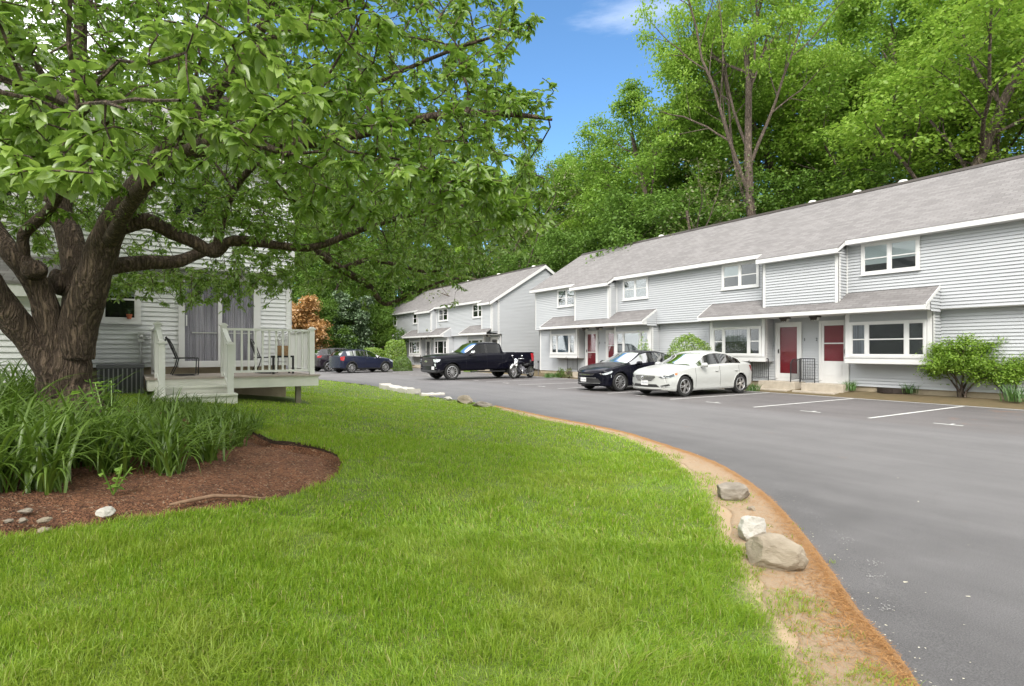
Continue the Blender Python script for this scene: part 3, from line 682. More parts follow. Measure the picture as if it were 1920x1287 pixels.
def townhouse(name, label, s_left, s_right, pairs, dz, org, doors, blinds, number=None, vents=()):
    """one terrace; pairs: list of (centre s, left half?, right half?)"""
    root = thing(name, label, 'townhouse row', (org[0], org[1], org[2]))
    OZ = (org[0], org[1], org[2] - 0 - dz + 0)
    OZ = (org[0], org[1], -dz + org[2])        # everything below is written with dz = 0
    X0, X1 = -s_left, -s_right
    halves = []
    for (c, lh, rh) in pairs:
        if lh: halves.append((c, -1))
        if rh: halves.append((c, 1))
    # --- walls
    mb = MB(OZ)
    siding(mb, (0, TU), UX, NF, ZJ, ZEAVE, X0, X1)
    siding(mb, (0, TL), UX, NF, .28, ZJ, X0 + .12, X1 - .12)
    def gl(z): return TU if z > ZJ else TL
    ridge_half = lambda z: max(0.0, (ZR - .1 - z) / PITCH)
    for Xg, nx_ in ((X0, -1), (X1, 1)):
        siding(mb, (Xg - .0, 0), (0, 1), (nx_, 0), .28, ZR - .12,
               lambda z: max(gl(z) if z < ZEAVE else TU, TR - ridge_half(z)), lambda z: min(TR + 3.8, TR + ridge_half(z)))
    mb.box(X0 + .02, X1 - .02, TU + .003, TU + .2, ZJ, ZEAVE + .2)         # solid core behind the boards
    mb.box(X0 + .14, X1 - .14, TL + .003, TR + 3.7, .28, ZJ)
    mb.prism([(TU + .2, ZJ + .1), (TR + 3.7, ZJ + .1), (TR + 3.7, ZEAVE), (TR, ZR - .25), (TU + .2, ZEAVE)], 'x', X0 + .02, X1 - .02)
    mb.build('wall', M['siding'], root)
    # jetty underside + soffit
    mb = MB(OZ); mb.box(X0, X1, TU - .012, TL + .001, ZJ - .02, ZJ - .001); mb.build('jetty_soffit', M['soffit'], root)
    mb = MB(OZ); mb.box(X0 + .1, X1 - .1, TL + .02, TR + 3.7, -.6, .277); mb.build('foundation', M['found'], root)
    # corner boards
    for Xc, sg in ((X0, -1), (X1, 1)):
        mb = MB(OZ)
        mb.box(Xc - sg * .07, Xc + sg * .022, TU - .03, TU - .002, ZJ, ZEAVE); mb.box(Xc - sg * .0 + sg * .002, Xc + sg * .024, TU - .03, TU + .09, ZJ - .001, ZEAVE)
        mb.build('corner_board', M['trim'], root)
        mb = MB(OZ); mb.box(Xc - sg * .2, Xc - sg * .11, TL - .035, TL - .002, .26, ZJ - .03); mb.build('corner_board', M['trim'], root)
    # --- main roof: slab with rakes, eave lowered over each bay box
    def roof_strip(mb, xa, xb, te):
        ze = ZEV - PITCH * (TEV - te)
        prof = [(te, ze), (TR, ZR), (TR, ZR - .09), (te, ze - .05)]
        mb.prism(prof, 'x', xa, xb)
    cuts = []
    for (c, lh, rh) in pairs:
        cuts.append((max(X0 - .18 if lh is None else -(c + 1.37) - .12, X0 - .18), min(-(c - 1.37) + .12, X1 + .18)))
    cuts = [(max(X0 - .18, -(c + (1.37 if lh else 0)) - (.12 if lh else .18)), min(X1 + .18, -(c - (1.37 if rh else 0)) + (.12 if rh else .18))) for (c, lh, rh) in pairs]
    cuts.sort()
    mb = MB(OZ); fb = MB(OZ); x = X0 - .18
    segs = []
    for (a, b) in cuts:
        if a > x + .01: segs.append((x, a, 0))
        segs.append((a, b, 1)); x = b
    if x < X1 + .17: segs.append((x, X1 + .18, 0))
    for (a, b, k) in segs:
        te = TEV if not k else TD - .28
        roof_strip(mb, a, b, te)
        ze = ZEV - PITCH * (TEV - te) - .03
        fb.box(a, b, te - .022, te - .002, ze - .145, ze)                      # fascia
        fb.box(a, b, te, (TU if not k else TD) + .0, ze - .146, ze - .13)      # soffit
        if k:
            for xe, sg in ((a, -1), (b, 1)):
                if X0 < xe < X1:
                    fb.prism([(te - .02, ze - .145), (TEV + .02, ze - .145 + PITCH * (TEV - te)), (TEV + .02, ze + PITCH * (TEV - te) + .0), (te - .02, ze)], 'x', xe - sg * .03, xe - sg * .005)
    mb.prism([(TR, ZR), (TR + 4.1, ZR - PITCH * 4.1), (TR + 4.1, ZR - PITCH * 4.1 - .06), (TR, ZR - .09)], 'x', X0 - .18, X1 + .18)
    rf = mb.build('roof', M['shingle'], root)
    mb = MB(OZ); mb.prism([(TR - .16, ZR - .075), (TR, ZR + .055), (TR + .16, ZR - .075)], 'x', X0 - .16, X1 + .16); mb.build('ridge_vent', M['bronze'], rf)
    for xe, sg in ((X0 - .18, -1), (X1 + .18, 1)):   # rake boards
        te = TEV
        for (c, lh, rh) in pairs:
            if (sg > 0 and abs(-c - X1) < .3) or (sg < 0 and abs(-(c + 1.37) - X0) < .3): te = TD - .28
        zb = ZEV - PITCH * (TEV - te)
        fb.prism([(te, zb - .22), (TR, ZR - .26), (TR, ZR - .03), (te, zb - .02)], 'x', xe + sg * .002, xe + sg * .028)
        fb.prism([(TR + 4.1, ZR - PITCH * 4.1 - .22), (TR + 4.1, ZR - PITCH * 4.1 - .02), (TR, ZR - .03), (TR, ZR - .26)], 'x', xe + sg * .002, xe + sg * .028)
    fb.build('fascia', M['trim'], root)
    # --- bay boxes on the upper floor
    for (c, lh, rh) in pairs:
        xa = -(c + (1.37 if lh else 0)); xb = -(c - (1.37 if rh else 0))
        mb = MB(OZ)
        siding(mb, (0, TD), UX, NF, 2.90, ZBOX - .02, xa, xb)
        mb.box(xa + .01, xb - .01, TD + .003, TU + .1, 2.8, ZBOX + .05)
        siding(mb, (xa, 0), (0, 1), (-1, 0), 2.90, ZBOX + .2, TD, TU); siding(mb, (xb, 0), (0, 1), (1, 0), 2.90, ZBOX + .2, TD, TU)
        bxo = mb.build('bay_box', M['siding'], root)
        for xe, sg in ((xa, -1), (xb, 1)):
            mb = MB(OZ)
            mb.box(xe - sg * .10, xe + sg * .022, TD - .034, TD - .003, 2.87, ZBOX - .02)
            mb.box(xe + sg * .003, xe + sg * .026, TD - .034, TD + .10, 2.869, ZBOX - .02)
            mb.build('corner_board', M['trim'], bxo)
            mb = MB(OZ); mb.box(xe + sg * .027, xe + sg * .06, TU - .055, TU - .003, 3.25, ZEAVE - .02); mb.build('corner_board', M['trim'], bxo)
    # --- porch roofs, bays, windows, doors
    for hi, (c, sd) in enumerate(halves):
        S = lambda r: -(c - sd * r)            # r: distance from the party wall, outwards
        key = (hi % 2)
        # porch roof half
        xi, xo = S(0), S(4.05)
        mb = MB(OZ); pts = [(TE, 2.83), (TU - .005, 3.40), (TU - .005, 3.33), (TE, 2.78)]
        mb.prism(pts, 'x', xi, xo)
        pr = mb.build('porch_roof', M['shingle'], root)
        mb = MB(OZ)
        mb.box(xi, xo, TE - .022, TE - .002, 2.67, 2.80); mb.box(xi, xo, TE, TL - .003, 2.665, 2.68)
        mb.prism([(TE - .02, 2.66), (TU - .01, 2.66), (TU - .01, 3.34), (TE - .02, 2.80)], 'x', xo - sd * .002, xo - sd * .05)
        mb.prism([(TE - .03, 2.74), (TE - .03, 2.845), (TU - .006, 3.415), (TU - .006, 3.30)], 'x', xo + sd * .003, xo + sd * .02)
        mb.build('porch_fascia', M['trim'], pr)
        mb = MB(OZ); siding(mb, (xo, 0), (0, 1), (sd, 0), 2.62, 3.3, lambda z: max(TE + .25, TE + (z - 2.8) / .64 + .06), lambda z: TU - .02); mb.build('porch_end', M['siding'], pr)
        # bay: projecting front with a three-light window
        b0, b1 = S(1.47), S(3.96); xa, xb = min(b0, b1), max(b0, b1)
        mb = MB(OZ)
        siding(mb, (0, TB), UX, NF, 2.40, 2.665, xa, xb)
        siding(mb, (xa, 0), (0, 1), (-1, 0), 1.06, 2.665, TB, TL); siding(mb, (xb, 0), (0, 1), (1, 0), 1.06, 2.665, TB, TL)
        mb.box(xa + .01, xb - .01, TB + .003, TL + .01, 1.06, 2.66)
        bay = mb.build('bay', M['siding'], root)
        mb = MB(OZ)
        mb.box(xa - .02, xb + .02, TB - .05, TB - .003, 1.05, 1.235); mb.box(xa - .03, xb + .03, TB - .075, TB - .003, 1.235, 1.265)
        for xe, sg in ((xa, -1), (xb, 1)):
            mb.box(xe - sg * .13, xe + sg * .022, TB - .04, TB - .003, 1.266, 2.664); mb.box(xe + sg * .003, xe + sg * .026, TB - .04, TB + .09, 1.066, 2.663)
        mb.box(xa + .02, xb - .02, TB, TL - .02, 1.03, 1.058)
        mb.build('bay_trim', M['trim'], bay)
        w0, w1 = xa + .14, xb - .14; ww = w1 - w0
        lights = [(w0 + .07, w0 + .07 + .42), (w0 + .58, w1 - .58), (w1 - .49, w1 - .07)]
        bl = blinds[hi]
        window(root, (0, TB), UX, NF, w0, w1, 1.27, 2.40, OZ, lights, 'bay_window', trim=.075, proud=.066, blind=bl['bay'], hung=(lambda a, w0=w0, w1=w1: True) if bl.get('hung') else (lambda a, w0=w0, w1=w1: not (w0 + .5 < a < w1 - .6)), sill=False, inner=bl.get('inner', 'dark'))
        # upper window pair
        u0, u1 = S(1.86), S(3.55); ua, ub = min(u0, u1), max(u0, u1); um = (ua + ub) / 2
        window(root, (0, TU), UX, NF, ua, ub, 3.95, 4.97, OZ, [(ua + .09, um - .045), (um + .045, ub - .09)], 'window', trim=.085, proud=.063, blind=bl['up'], inner=bl.get('upin', 'dim'))
        # doorway: frame, storm door, red door behind the glass
        d0, d1 = S(.32), S(1.34); da, db = min(d0, d1), max(d0, d1)
        mb = MB(OZ)
        for (q0, q1) in ((da, da + .09), (db - .09, db)): mb.box(q0, q1, TL - .075, TL - .003, .42, 2.52)
        mb.box(da + .09, db - .09, TL - .075, TL - .003, 2.42, 2.52); mb.box(da, db, TL - .05, TL - .003, .25, .47)
        df = mb.build('door_frame', M['trim'], root)
        a, b = da + .09, db - .09; kind, dcol = doors[hi]
        mb = MB(OZ); mb.box(a + .03, b - .03, TL - .040, TL - .033, .48, 2.40); mb.build('inner_door', M[dcol], df)
        mb = MB(OZ); st = .085
        zg = .62 if kind == 'full' else 1.10
        mb.box(a, a + st, TL - .056, TL - .03, .47, 2.418); mb.box(b - st, b, TL - .056, TL - .03, .47, 2.418)
        mb.box(a + st, b - st, TL - .056, TL - .03, 2.34, 2.418); mb.box(a + st, b - st, TL - .056, TL - .03, .47, zg)
        if kind != 'full':
            mb.box(a + st + .05, b - st - .05, TL - .064, TL - .055, .6, .98); mb.box(a + st, b - st, TL - .056, TL - .03, 1.70, 1.74)
        elif kind == 'full' and hi >= 2: mb.box(a + st, b - st, TL - .056, TL - .03, 1.35, 1.39)
        sdn = mb.build('storm_door', M['trim'], root)
        mb = MB(OZ); mb.box(a + st - .005, b - st + .005, TL - .049, TL - .046, zg - .005, 2.345); mb.build('pane', M['pane_door'], sdn)
        hx = S(1.34 - .13) if sd < 0 else S(.32 + .13)
        hx = a + .04 if sd < 0 else b - .04
        mb = MB(OZ); mb.box(hx - .018, hx + .018, TL - .068, TL - .057, 1.36, 1.52); mb.tube([(hx, TL - .058, 1.37), (hx, TL - .10, 1.39), (hx, TL - .10, 1.49), (hx, TL - .058, 1.51)], .009, 6); mb.build('handle', M['bronze'], sdn)
        # porch ceiling lamp
        lx_ = S(.55); mb = MB(OZ); ly = TE + .45
        mb.box(lx_ - .15, lx_ + .15, ly - .12, ly + .12, 2.61, 2.664); mb.prism([(lx_ - .13, 2.61), (lx_ + .13, 2.61), (lx_ + .10, 2.52), (lx_ - .10, 2.52)], 'y', ly - .10, ly - .085)
        for q in (-.11, 0, .11): mb.bar((lx_ + q, ly - .1, 2.61), (lx_ + q * .8, ly - .1, 2.50), .012)
        lmp = mb.build('porch_lamp', M['bronze'], root)
        mb = MB(OZ); mb.prism([(lx_ - .12, 2.609), (lx_ + .12, 2.609), (lx_ + .09, 2.51), (lx_ - .09, 2.51)], 'y', ly - .083, ly + .09); mb.build('lamp_shade', M['lamp_glass'], lmp)
        if number and hi in number:
            digit(root, number[hi], (S(.22) - org[0], TL - .035 - org[1], 1.86 + dz - org[2]), .16, M['plastic'], (rad(90), 0, 0))
    # roof vents behind the ridge
    for s in vents:
        mb = MB(OZ); c_ = (-s, TR + .5, ZR - .25)
        mb.lathe([(.10, 0), (.10, .36), (.17, .36), (.17, .42), (.12, .48), (.0, .5)], c_, 'z', 12)
        mb.lathe([(.09, .27), (.16, .26), (.16, .29), (.10, .31)], c_, 'z', 12)
        mb.build('roof_vent', M['trim_dull'], root, smooth=True, sharp=40)
    return root

G = 'blind'
B_ = {'none': None}
b1 = [  # left half, right half of each pair, in order
    dict(bay=[None, (.5, 'curtain'), None], up=[(.52, G), None], inner=['screen', 'dark', 'screen'], upin=['dark', 'screen'], hung=False),
    dict(bay=[(.98, 'curtain'), None, None], up=[(.72, G), (.6, G)], inner=['screen', 'dark', 'screen'], upin=['dark', 'screen'], hung=True),
    dict(bay=[None, (.97, 'shade_blue'), None], up=[(.5, G), (.5, G)], inner='screen', upin=['screen', 'screen']),
    dict(bay=[(.9, 'curtain'), (.98, G), (.5, 'curtain')], up=[(.97, G), (.97, G)], inner='screen'),
]
row1 = townhouse('grey_townhouse_row', 'long grey clapboard townhouse row with red doors behind the parked sedans', 28.45, -6.0,
                 [(11.45, True, True), (22.65, True, True)], 0.0, (-17.0, TL, 0.0),
                 [('full', 'red'), ('half', 'red'), ('full', 'red'), ('half', 'red')], b1, {0: '1', 1: '2', 2: '3', 3: '4'}, (13.7, 11.85, 10.2, 22.3))
b2 = [dict(bay=[None, None, None], up=[None, None], inner='dark') for _ in range(4)]
row2 = townhouse('grey_townhouse_row', 'farther grey townhouse row with plain gable end and dark doors, behind the pickup', 57.0, 32.9,
                 [(32.95, True, False), (44.2, True, True), (55.4, False, True)], -.12, (-45.0, TL, -.12),
                 [('full', 'screen')] * 4, b2, None, (34.9, 40.0, 45.5))

# ---------------------------------------------------------------- stoops and railings
def stoop(x0, x1, y0, ztop, label):
    r = thing('concrete_stoop', label, 'stoop', ((x0 + x1) / 2, y0, 0.0))
    og = ((x0 + x1) / 2, y0, 0.0)
    mb = MB(og); mb.box(x0, x1, y0, TL - .065, -.05, ztop); mb.build('landing', M['concrete'], r, bevel=.012)
    mb = MB(og); mb.box(x0 - .15, x1 - .1, y0 - .32, y0 - .004, -.05, .07); mb.build('tread', M['concrete'], r, bevel=.012)
    return r
def railing(x, y0, y1, zt, label, front=True):
    """flat iron railing running from the wall towards the front, with a sloped toe"""
    r = thing('iron_railing', label, 'railing', (x, y0, 0.1), group='black iron stoop railings'); og = (x, y0, .1)
    mb = MB(og); mb.bar((x, y1, .3), (x, y1, zt), .026); mb.bar((x, y0, .05), (x, y0, zt - .14), .026); mb.build('post', M['iron'], r)
    mb = MB(og); mb.bar((x, y1, zt), (x, y0 + .18, zt), .035, .014); mb.bar((x, y0 + .18, zt), (x, y0 - .02, zt - .16), .035, .014); mb.bar((x, y1, .46), (x, y0, .42), .024, .012); mb.build('handrail', M['iron'], r)
    n = 9; mb = MB(og)
    for i in range(1, n):
        yy = y1 + (y0 - y1) * i / n; top = zt if yy > y0 + .18 else zt - .16 * (y0 + .18 - yy) / .2
        mb.bar((x, yy, .44), (x, yy, top), .014)
    mb.build('baluster', M['iron'], r)
    return r
def front_rail(x0, x1, y, zt, label):
    r = thing('iron_railing', label, 'railing', (x0, y, .1), group='black iron stoop railings'); og = (x0, y, .1)
    mb = MB(og); mb.bar((x0, y, .3), (x0, y, zt), .026); mb.bar((x1, y, .3), (x1, y, zt), .026); mb.build('post', M['iron'], r)
    mb = MB(og); mb.bar((x0, y, zt), (x1, y, zt), .014, .035); mb.bar((x0, y, .44), (x1, y, .44), .012, .024)
    mb.bar((x0, y, zt), (x0 - .1, y - .12, zt - .12), .03, .014)
    mb.build('handrail', M['iron'], r)
    mb = MB(og); n = 8
    for i in range(1, n): xx = x0 + (x1 - x0) * i / n; mb.bar((xx, y, .45), (xx, y, zt), .014)
    mb.build('baluster', M['iron'], r)
stoop(-13.05, -11.62, 19.22, .34, 'concrete stoop under the full red door of the near row')
stoop(-11.38, -9.95, 19.22, .33, 'concrete stoop under the white half-glass door')
front_rail(-13.5, -12.82, 19.5, 1.16, 'black iron railing left of the near red door')
railing(-11.78, 19.24, 19.86, 1.16, 'black iron railing between the near stoops, in front of the red door')
front_rail(-11.62, -11.08, 19.55, 1.18, 'black iron railing between the house numbers and the half-glass door')
stoop(-24.3, -22.9, 19.22, .3, 'concrete stoop behind the black sedan')
front_rail(-25.0, -24.1, 19.45, 1.14, 'black iron railing at the far red door left of the black sedan')
stoop(-35.0, -33.2, 19.22, .2, 'concrete stoop of the far row behind the pickup')
stoop(-46.4, -44.0, 19.22, .2, 'concrete stoop of the far row beside the low round bush')
front_rail(-46.9, -45.6, 19.45, 1.05, 'iron railing by the low round bush of the far row')

# window well, gas meters, stakes at the foot of the row
r = thing('window_well', 'dark metal window well against the near row between two grass tufts', 'window well', (-8.75, TL - .3, .15))
mb = MB((-8.75, TL - .3, .15)); 
for i in range(10):
    a0, a1 = math.pi * i / 10, math.pi * (i + 1) / 10
    p0 = (-8.75 - .45 * math.cos(a0), TL - .02 - .4 * math.sin(a0)); p1 = (-8.75 - .45 * math.cos(a1), TL - .02 - .4 * math.sin(a1))
    mb.bar((*p0, .2), (*p1, .2), .02, .16)
mb.build('rim', M['bronze'], r)
mb = MB((-8.75, TL - .3, .15)); mb.prism([(-8.75 - .42 * math.cos(math.pi * i / 10), TL - .02 - .37 * math.sin(math.pi * i / 10)) for i in range(11)], 'z', .17, .215); mb.build('floor', M['dark'], r)
def gas_meter(x, y, label):
    r = thing('gas_meter', label, 'gas meter', (x, y, .1)); og = (x, y, .1)
    mb = MB(og); mb.box(x - .14, x + .14, y - .12, y + .1, .75, 1.1); mb.ball((x, y - .12, .95), (.11, .05, .13)); mb.build('meter_case', M['ac'], r, smooth=True, sharp=30)
    mb = MB(og); mb.tube([(x - .1, y, .1), (x - .1, y, .6), (x - .08, y, .75)], .025, 8); mb.tube([(x + .1, y, .78), (x + .12, y, .5), (x + .3, y + .1, .45)], .025, 8); mb.build('pipe', M['metal'], r)
gas_meter(-29.1, 19.0, 'dark gas meter on pipes at the far corner of the near row')
gas_meter(-29.9, 19.4, 'second gas meter, nearer the gable of the far row')
for (x, y, h, l) in ((-26.9, 18.8, .75, 'thin grey marker stake in the bed at the corner of the near row'), (-29.0, 18.2, .5, 'short marker stake by the gas meters')):
    r = thing('marker_stake', l, 'stake', (x, y, .1)); mb = MB((x, y, .1)); mb.bar((x, y, .05), (x, y, h), .04, .02); mb.build('stake', M['ac'], r); mb = MB((x, y, .1)); mb.box(x - .04, x + .04, y - .02, y + .02, h, h + .12); mb.build('cap', M['plastic'], r)

# ---------------------------------------------------------------- left house, deck (frame turned two degrees)
D1 = (-.5618, .8273); D2 = (.8273, .5618)
def lp(p, q): return cw(D2[0] * p + D1[0] * q, D2[1] * p + D1[1] * q)
x_, y_, _ = lp(1.0, 0); LROT = math.atan2(y_, x_)
def lthing(name, label, cat, p, q, z, group=None):
    X, Y, _ = lp(p, q); return thing(name, label, cat, (X, Y, z), LROT, group)
QW = 14.5; PR = 3.29
ORG = (1.0, QW, .4)
house = lthing('grey_house', 'pale grey clapboard house with sliding patio door behind the big tree', 'house', *ORG)
mb = MB(ORG); siding(mb, (0, QW), UX, NF, 1.12, 3.25, -9, PR - .1, .024)
mb.box(-9, PR - .02, QW + .003, 22, 1.12, 3.3); siding(mb, (PR, 0), (0, 1), (1, 0), 1.12, 6.0, QW, 22)
siding(mb, (0, QW - .3), UX, NF, 3.3, 6.0, -9, PR - .1); mb.box(-9, PR - .02, QW - .297, 22, 3.3, 6.0)
mb.build('wall', M['siding_left'], house)
mb = MB(ORG); mb.box(-9, PR - .1, QW + .04, 21.9, .1, 1.117); mb.build('foundation', M['found'], house)
mb = MB(ORG); mb.box(-9, PR, QW - .32, QW - .0, 3.26, 3.3); mb.build('jetty_soffit', M['soffit'], house)
mb = MB(ORG); mb.box(PR - .11, PR + .02, QW - .03, QW - .002, 1.1, 3.255); mb.box(PR + .002, PR + .024, QW - .03, QW + .1, 1.1, 3.254); mb.box(PR - .11, PR + .02, QW - .335, QW - .302, 3.31, 6.0); mb.build('corner_board', M['trim'], house)
mb = MB(ORG); mb.prism([(QW - .75, 5.95), (18.2, 8.3), (22.5, 5.9), (22.5, 5.8), (18.2, 8.18), (QW - .75, 5.85)], 'x', -9.3, PR + .3); mb.build('roof', M['shingle'], house)
mb = MB(ORG); mb.box(-9.3, PR + .3, QW - .775, QW - .752, 5.78, 5.95); mb.box(-9.3, PR + .3, QW - .75, QW - .3, 5.78, 5.8); mb.prism([(QW - .2, 5.8), (18.2, 8.15), (22, 5.8)], 'x', PR - .03, PR - .01); mb.build('fascia', M['trim'], house)
wf = window(house, (0, QW), UX, NF, -.51, .23, 2.07, 3.05, ORG, [(-.42, .14)], 'window', trim=.09, proud=.063, blind=[(.42, G)])
for (a, b) in ((-2.6, -1.7), (.7, 2.0)): window(house, (0, QW - .3), UX, NF, a, b, 4.2, 5.5, ORG, [(a + .09, b - .09)], 'window', blind=[(.5, G)])
# sliding door
mb = MB(ORG)
for (a, b) in ((.92, 1.04), (2.45, 2.60)): mb.box(a, b, QW - .065, QW - .003, 1.12, 3.2)
mb.box(1.04, 2.45, QW - .065, QW - .003, 3.05, 3.2); mb.box(.92, 2.6, QW - .09, QW - .003, 1.10, 1.21); mb.box(1.70, 1.78, QW - .06, QW - .003, 1.21, 3.05)
mb.box(1.04, 1.70, QW - .055, QW - .003, 1.21, 1.24); mb.box(1.78, 2.45, QW - .055, QW - .003, 1.21, 1.24)
sdr = mb.build('sliding_door', M['trim'], house)
mb = MB(ORG); mb.box(1.045, 1.70, QW - .046, QW - .042, 1.24, 3.05); mb.box(1.78, 2.45, QW - .042, QW - .038, 1.24, 3.05); mb.build('pane', M['pane_door'], sdr)
mb = MB(ORG); n = 150; vs = []
for i in range(n + 1):
    p = 1.04 + 1.41 * i / n; e = .031 + .005 * math.sin(i * 1.1 + 2 * math.sin(i * .13)); vs += [(p, QW - e, 1.23), (p, QW - e, 3.05)]
mb.add(vs, [(2 * i, 2 * i + 2, 2 * i + 3, 2 * i + 1) for i in range(n)]); mb.build('curtain', M['curtain'], sdr)
mb = MB(ORG); mb.box(1.06, 1.085, QW - .085, QW - .066, 2.02, 2.26); mb.build('handle', M['trim'], sdr)
mb = MB(ORG); mb.box(1.18, 1.68, QW - .050, QW - .047, 1.86, 1.885); mb.box(1.85, 2.42, QW - .046, QW - .043, 1.86, 1.885); mb.build('push_bar', M['metal'], sdr)
# electric meter and conduit
mb = MB(ORG); mb.box(.17, .28, QW - .1, QW - .004, 1.66, 1.86); mb.ball((.225, QW - .1, 1.77), (.045, .04, .045)); mt_ = mb.build('meter_box', M['metal'], house, smooth=True, sharp=30)
mb = MB(ORG); mb.tube([(.225, QW - .04, 1.12), (.225, QW - .04, 1.66)], .018, 8); mb.build('conduit', M['metal'], mt_)
# lower wing nearer the camera, with a sloping shed roof
mb = MB(ORG); PB, QB = -.72, 12.3
siding(mb, (0, QB), UX, NF, .45, 2.36, -9, PB); siding(mb, (PB, 0), (0, 1), (1, 0), .45, 2.36, QB, QW); mb.box(-9, PB - .02, QB + .003, QW - .02, .4, 2.4); mb.build('wing', M['siding_left'], house)
mb = MB(ORG); mb.box(-9, PB + .1, QB - .22, QB - .19, 2.36, 2.55); mb.box(-9, PB + .1, QB - .19, QB, 2.36, 2.38); mb.box(PB + .1, PB + .12, QB - .22, QW, 2.36, 2.55); mb.box(-9, PB + .02, QB - .02, QB - .003, 2.2, 2.36); mb.build('wing_fascia', M['trim'], house)
mb = MB(ORG); mb.prism([(QB - .24, 2.55), (QW - .31, 3.2), (QW - .31, 3.28), (QB - .24, 2.60)], 'x', -9.1, PB + .13); mb.build('wing_roof', M['shingle'], house)

# flower pot inside the window
pt = lthing('flower_pot', 'terracotta pot with a small green plant on the window sill', 'potted plant', .02, QW - .035, 2.14)
og = (.02, QW - .035, 2.14); cpt = (.02, QW - .08, 2.14)
mb = MB(og); mb.lathe([(.0, .0), (.035, .0), (.048, .075), (.054, .075), (.054, .1), (.046, .1), (.04, .09), (0, .09)], cpt, 'z', 16); mb.build('pot', M['terracotta'], pt, smooth=True, sharp=40)
M['leaf_pot'] = leaf_mat('pot plant leaf', (.05, .12, .04), (.10, .2, .07))
mb = MB(og); rr = random.Random(4)
for i in range(26):
    a = rr.uniform(0, 6.28); l = rr.uniform(.06, .16); t = rr.uniform(.1, .7)
    b0 = Vector((cpt[0], cpt[1], cpt[2] + .09)); d_ = Vector((math.cos(a) * t, math.sin(a) * t * .4, 1)).normalized(); sdv = Vector((-math.sin(a), math.cos(a), 0)) * .007
    mb.add([b0 - sdv, b0 + sdv, b0 + d_ * l], [(0, 1, 2)])
mb.build('foliage', M['leaf_pot'], pt)

# ---- deck
DK = (1.85, 13.4, .5)
deck = lthing('wooden_deck', 'white wooden deck with railing and steps against the pale house', 'deck', *DK)
QF, PL, PRD, ZD = 12.44, .30, 3.40, .96
mb = MB(DK)
nb = 14
for i in range(nb):
    q0 = QF - .03 + (QW - .1 - QF + .03) * i / nb; q1 = QF - .03 + (QW - .1 - QF + .03) * (i + 1) / nb - .006
    mb.box(PL - .03, PRD + .03, q0, q1, ZD - .035, ZD)
mb.build('floor', mat('grey painted deck boards', (.42, .36, .32), .7, var=.12, vscale=6), deck)
mb = MB(DK)
mb.box(PL, PRD, QF, QF + .04, ZD - .24, ZD - .037); mb.box(PL, PL + .04, QF + .04, QW - .1, ZD - .24, ZD - .037); mb.box(PRD - .04, PRD, QF + .04, QW - .1, ZD - .24, ZD - .037)
mb.build('fascia', M['trim_dull'], deck)
M['post'] = mat('weathered wood post', (.22, .2, .15), .8, var=.2)
for p_ in (3.02, .55): mb = MB(DK); mb.box(p_ - .05, p_ + .05, QF + .14, QF + .24, .2, ZD - .24); mb.build('support_post', M['post'], deck)
mb = MB(DK); mb.box(.42, 1.64, QF - .34, QF - .002, ZD - .185, ZD - .15); mb.box(.42, 1.64, QF - .30, QF - .27, .4, ZD - .187); mb.box(.35, 1.72, QF - .68, QF - .345, ZD - .335, ZD - .30); mb.box(.35, 1.72, QF - .64, QF - .61, .3, ZD - .337)
mb.box(.40, .43, QF - .6, QF, .3, ZD - .19); mb.box(1.63, 1.66, QF - .6, QF, .3, ZD - .19)
mb.build('step', M['trim_dull'], deck)
def post(p, q, z0, z1, w=.10):
    mb = MB(DK); mb.box(p - w / 2, p + w / 2, q - w / 2, q + w / 2, z0, z1 - .06)
    e = w / 2 + .022; mb.box(p - e, p + e, q - e, q + e, z1 - .06, z1 - .035); mb.prism([(p - e + .01, z1 - .035), (p + e - .01, z1 - .035), (p + .02, z1), (p - .02, z1)], 'y', q - e + .01, q + e - .01)
    mb.build('newel_post', M['deck_white'], deck)
RT = ZD + .97
post(.46, QF + .06, ZD, ZD + 1.06); post(1.57, QF + .06, ZD, ZD + 1.06); post(3.27, QF + .06, ZD, ZD + 1.02)
post(.50, QF - .55, ZD - .30, ZD + .70); post(1.60, QF - .62, ZD - .33, ZD + .68)
post(.46, QW - .16, ZD, ZD + 1.0); post(3.27, QW - .16, ZD, ZD + 1.0)
def rail(a, b, nbal, drop=0.0):
    """level or sloping railing between two (p, q, zbase) points"""
    a = Vector(a); b = Vector(b); mb = MB(DK); up = Vector((0, 0, 1))
    mb.bar(a + up * (.95), b + up * (.95), .075, .045); mb.bar(a + up * .10, b + up * .10, .045, .045)
    for i in range(nbal):
        c = a + (b - a) * ((i + .5) / nbal); mb.bar(c + up * .11, c + up * .94, .036)
    mb.build('railing', M['deck_white'], deck)
rail((1.57, QF + .06, ZD - .01), (3.27, QF + .06, ZD - .01), 13); rail((.46, QF + .06, ZD - .01), (.46, QW - .16, ZD - .01), 14); rail((3.27, QF + .06, ZD - .01), (3.27, QW - .16, ZD - .01), 14)
rail((.46, QF + .06, ZD), (.50, QF - .55, ZD - .32), 4); rail((1.57, QF + .06, ZD), (1.60, QF - .62, ZD - .34), 4)

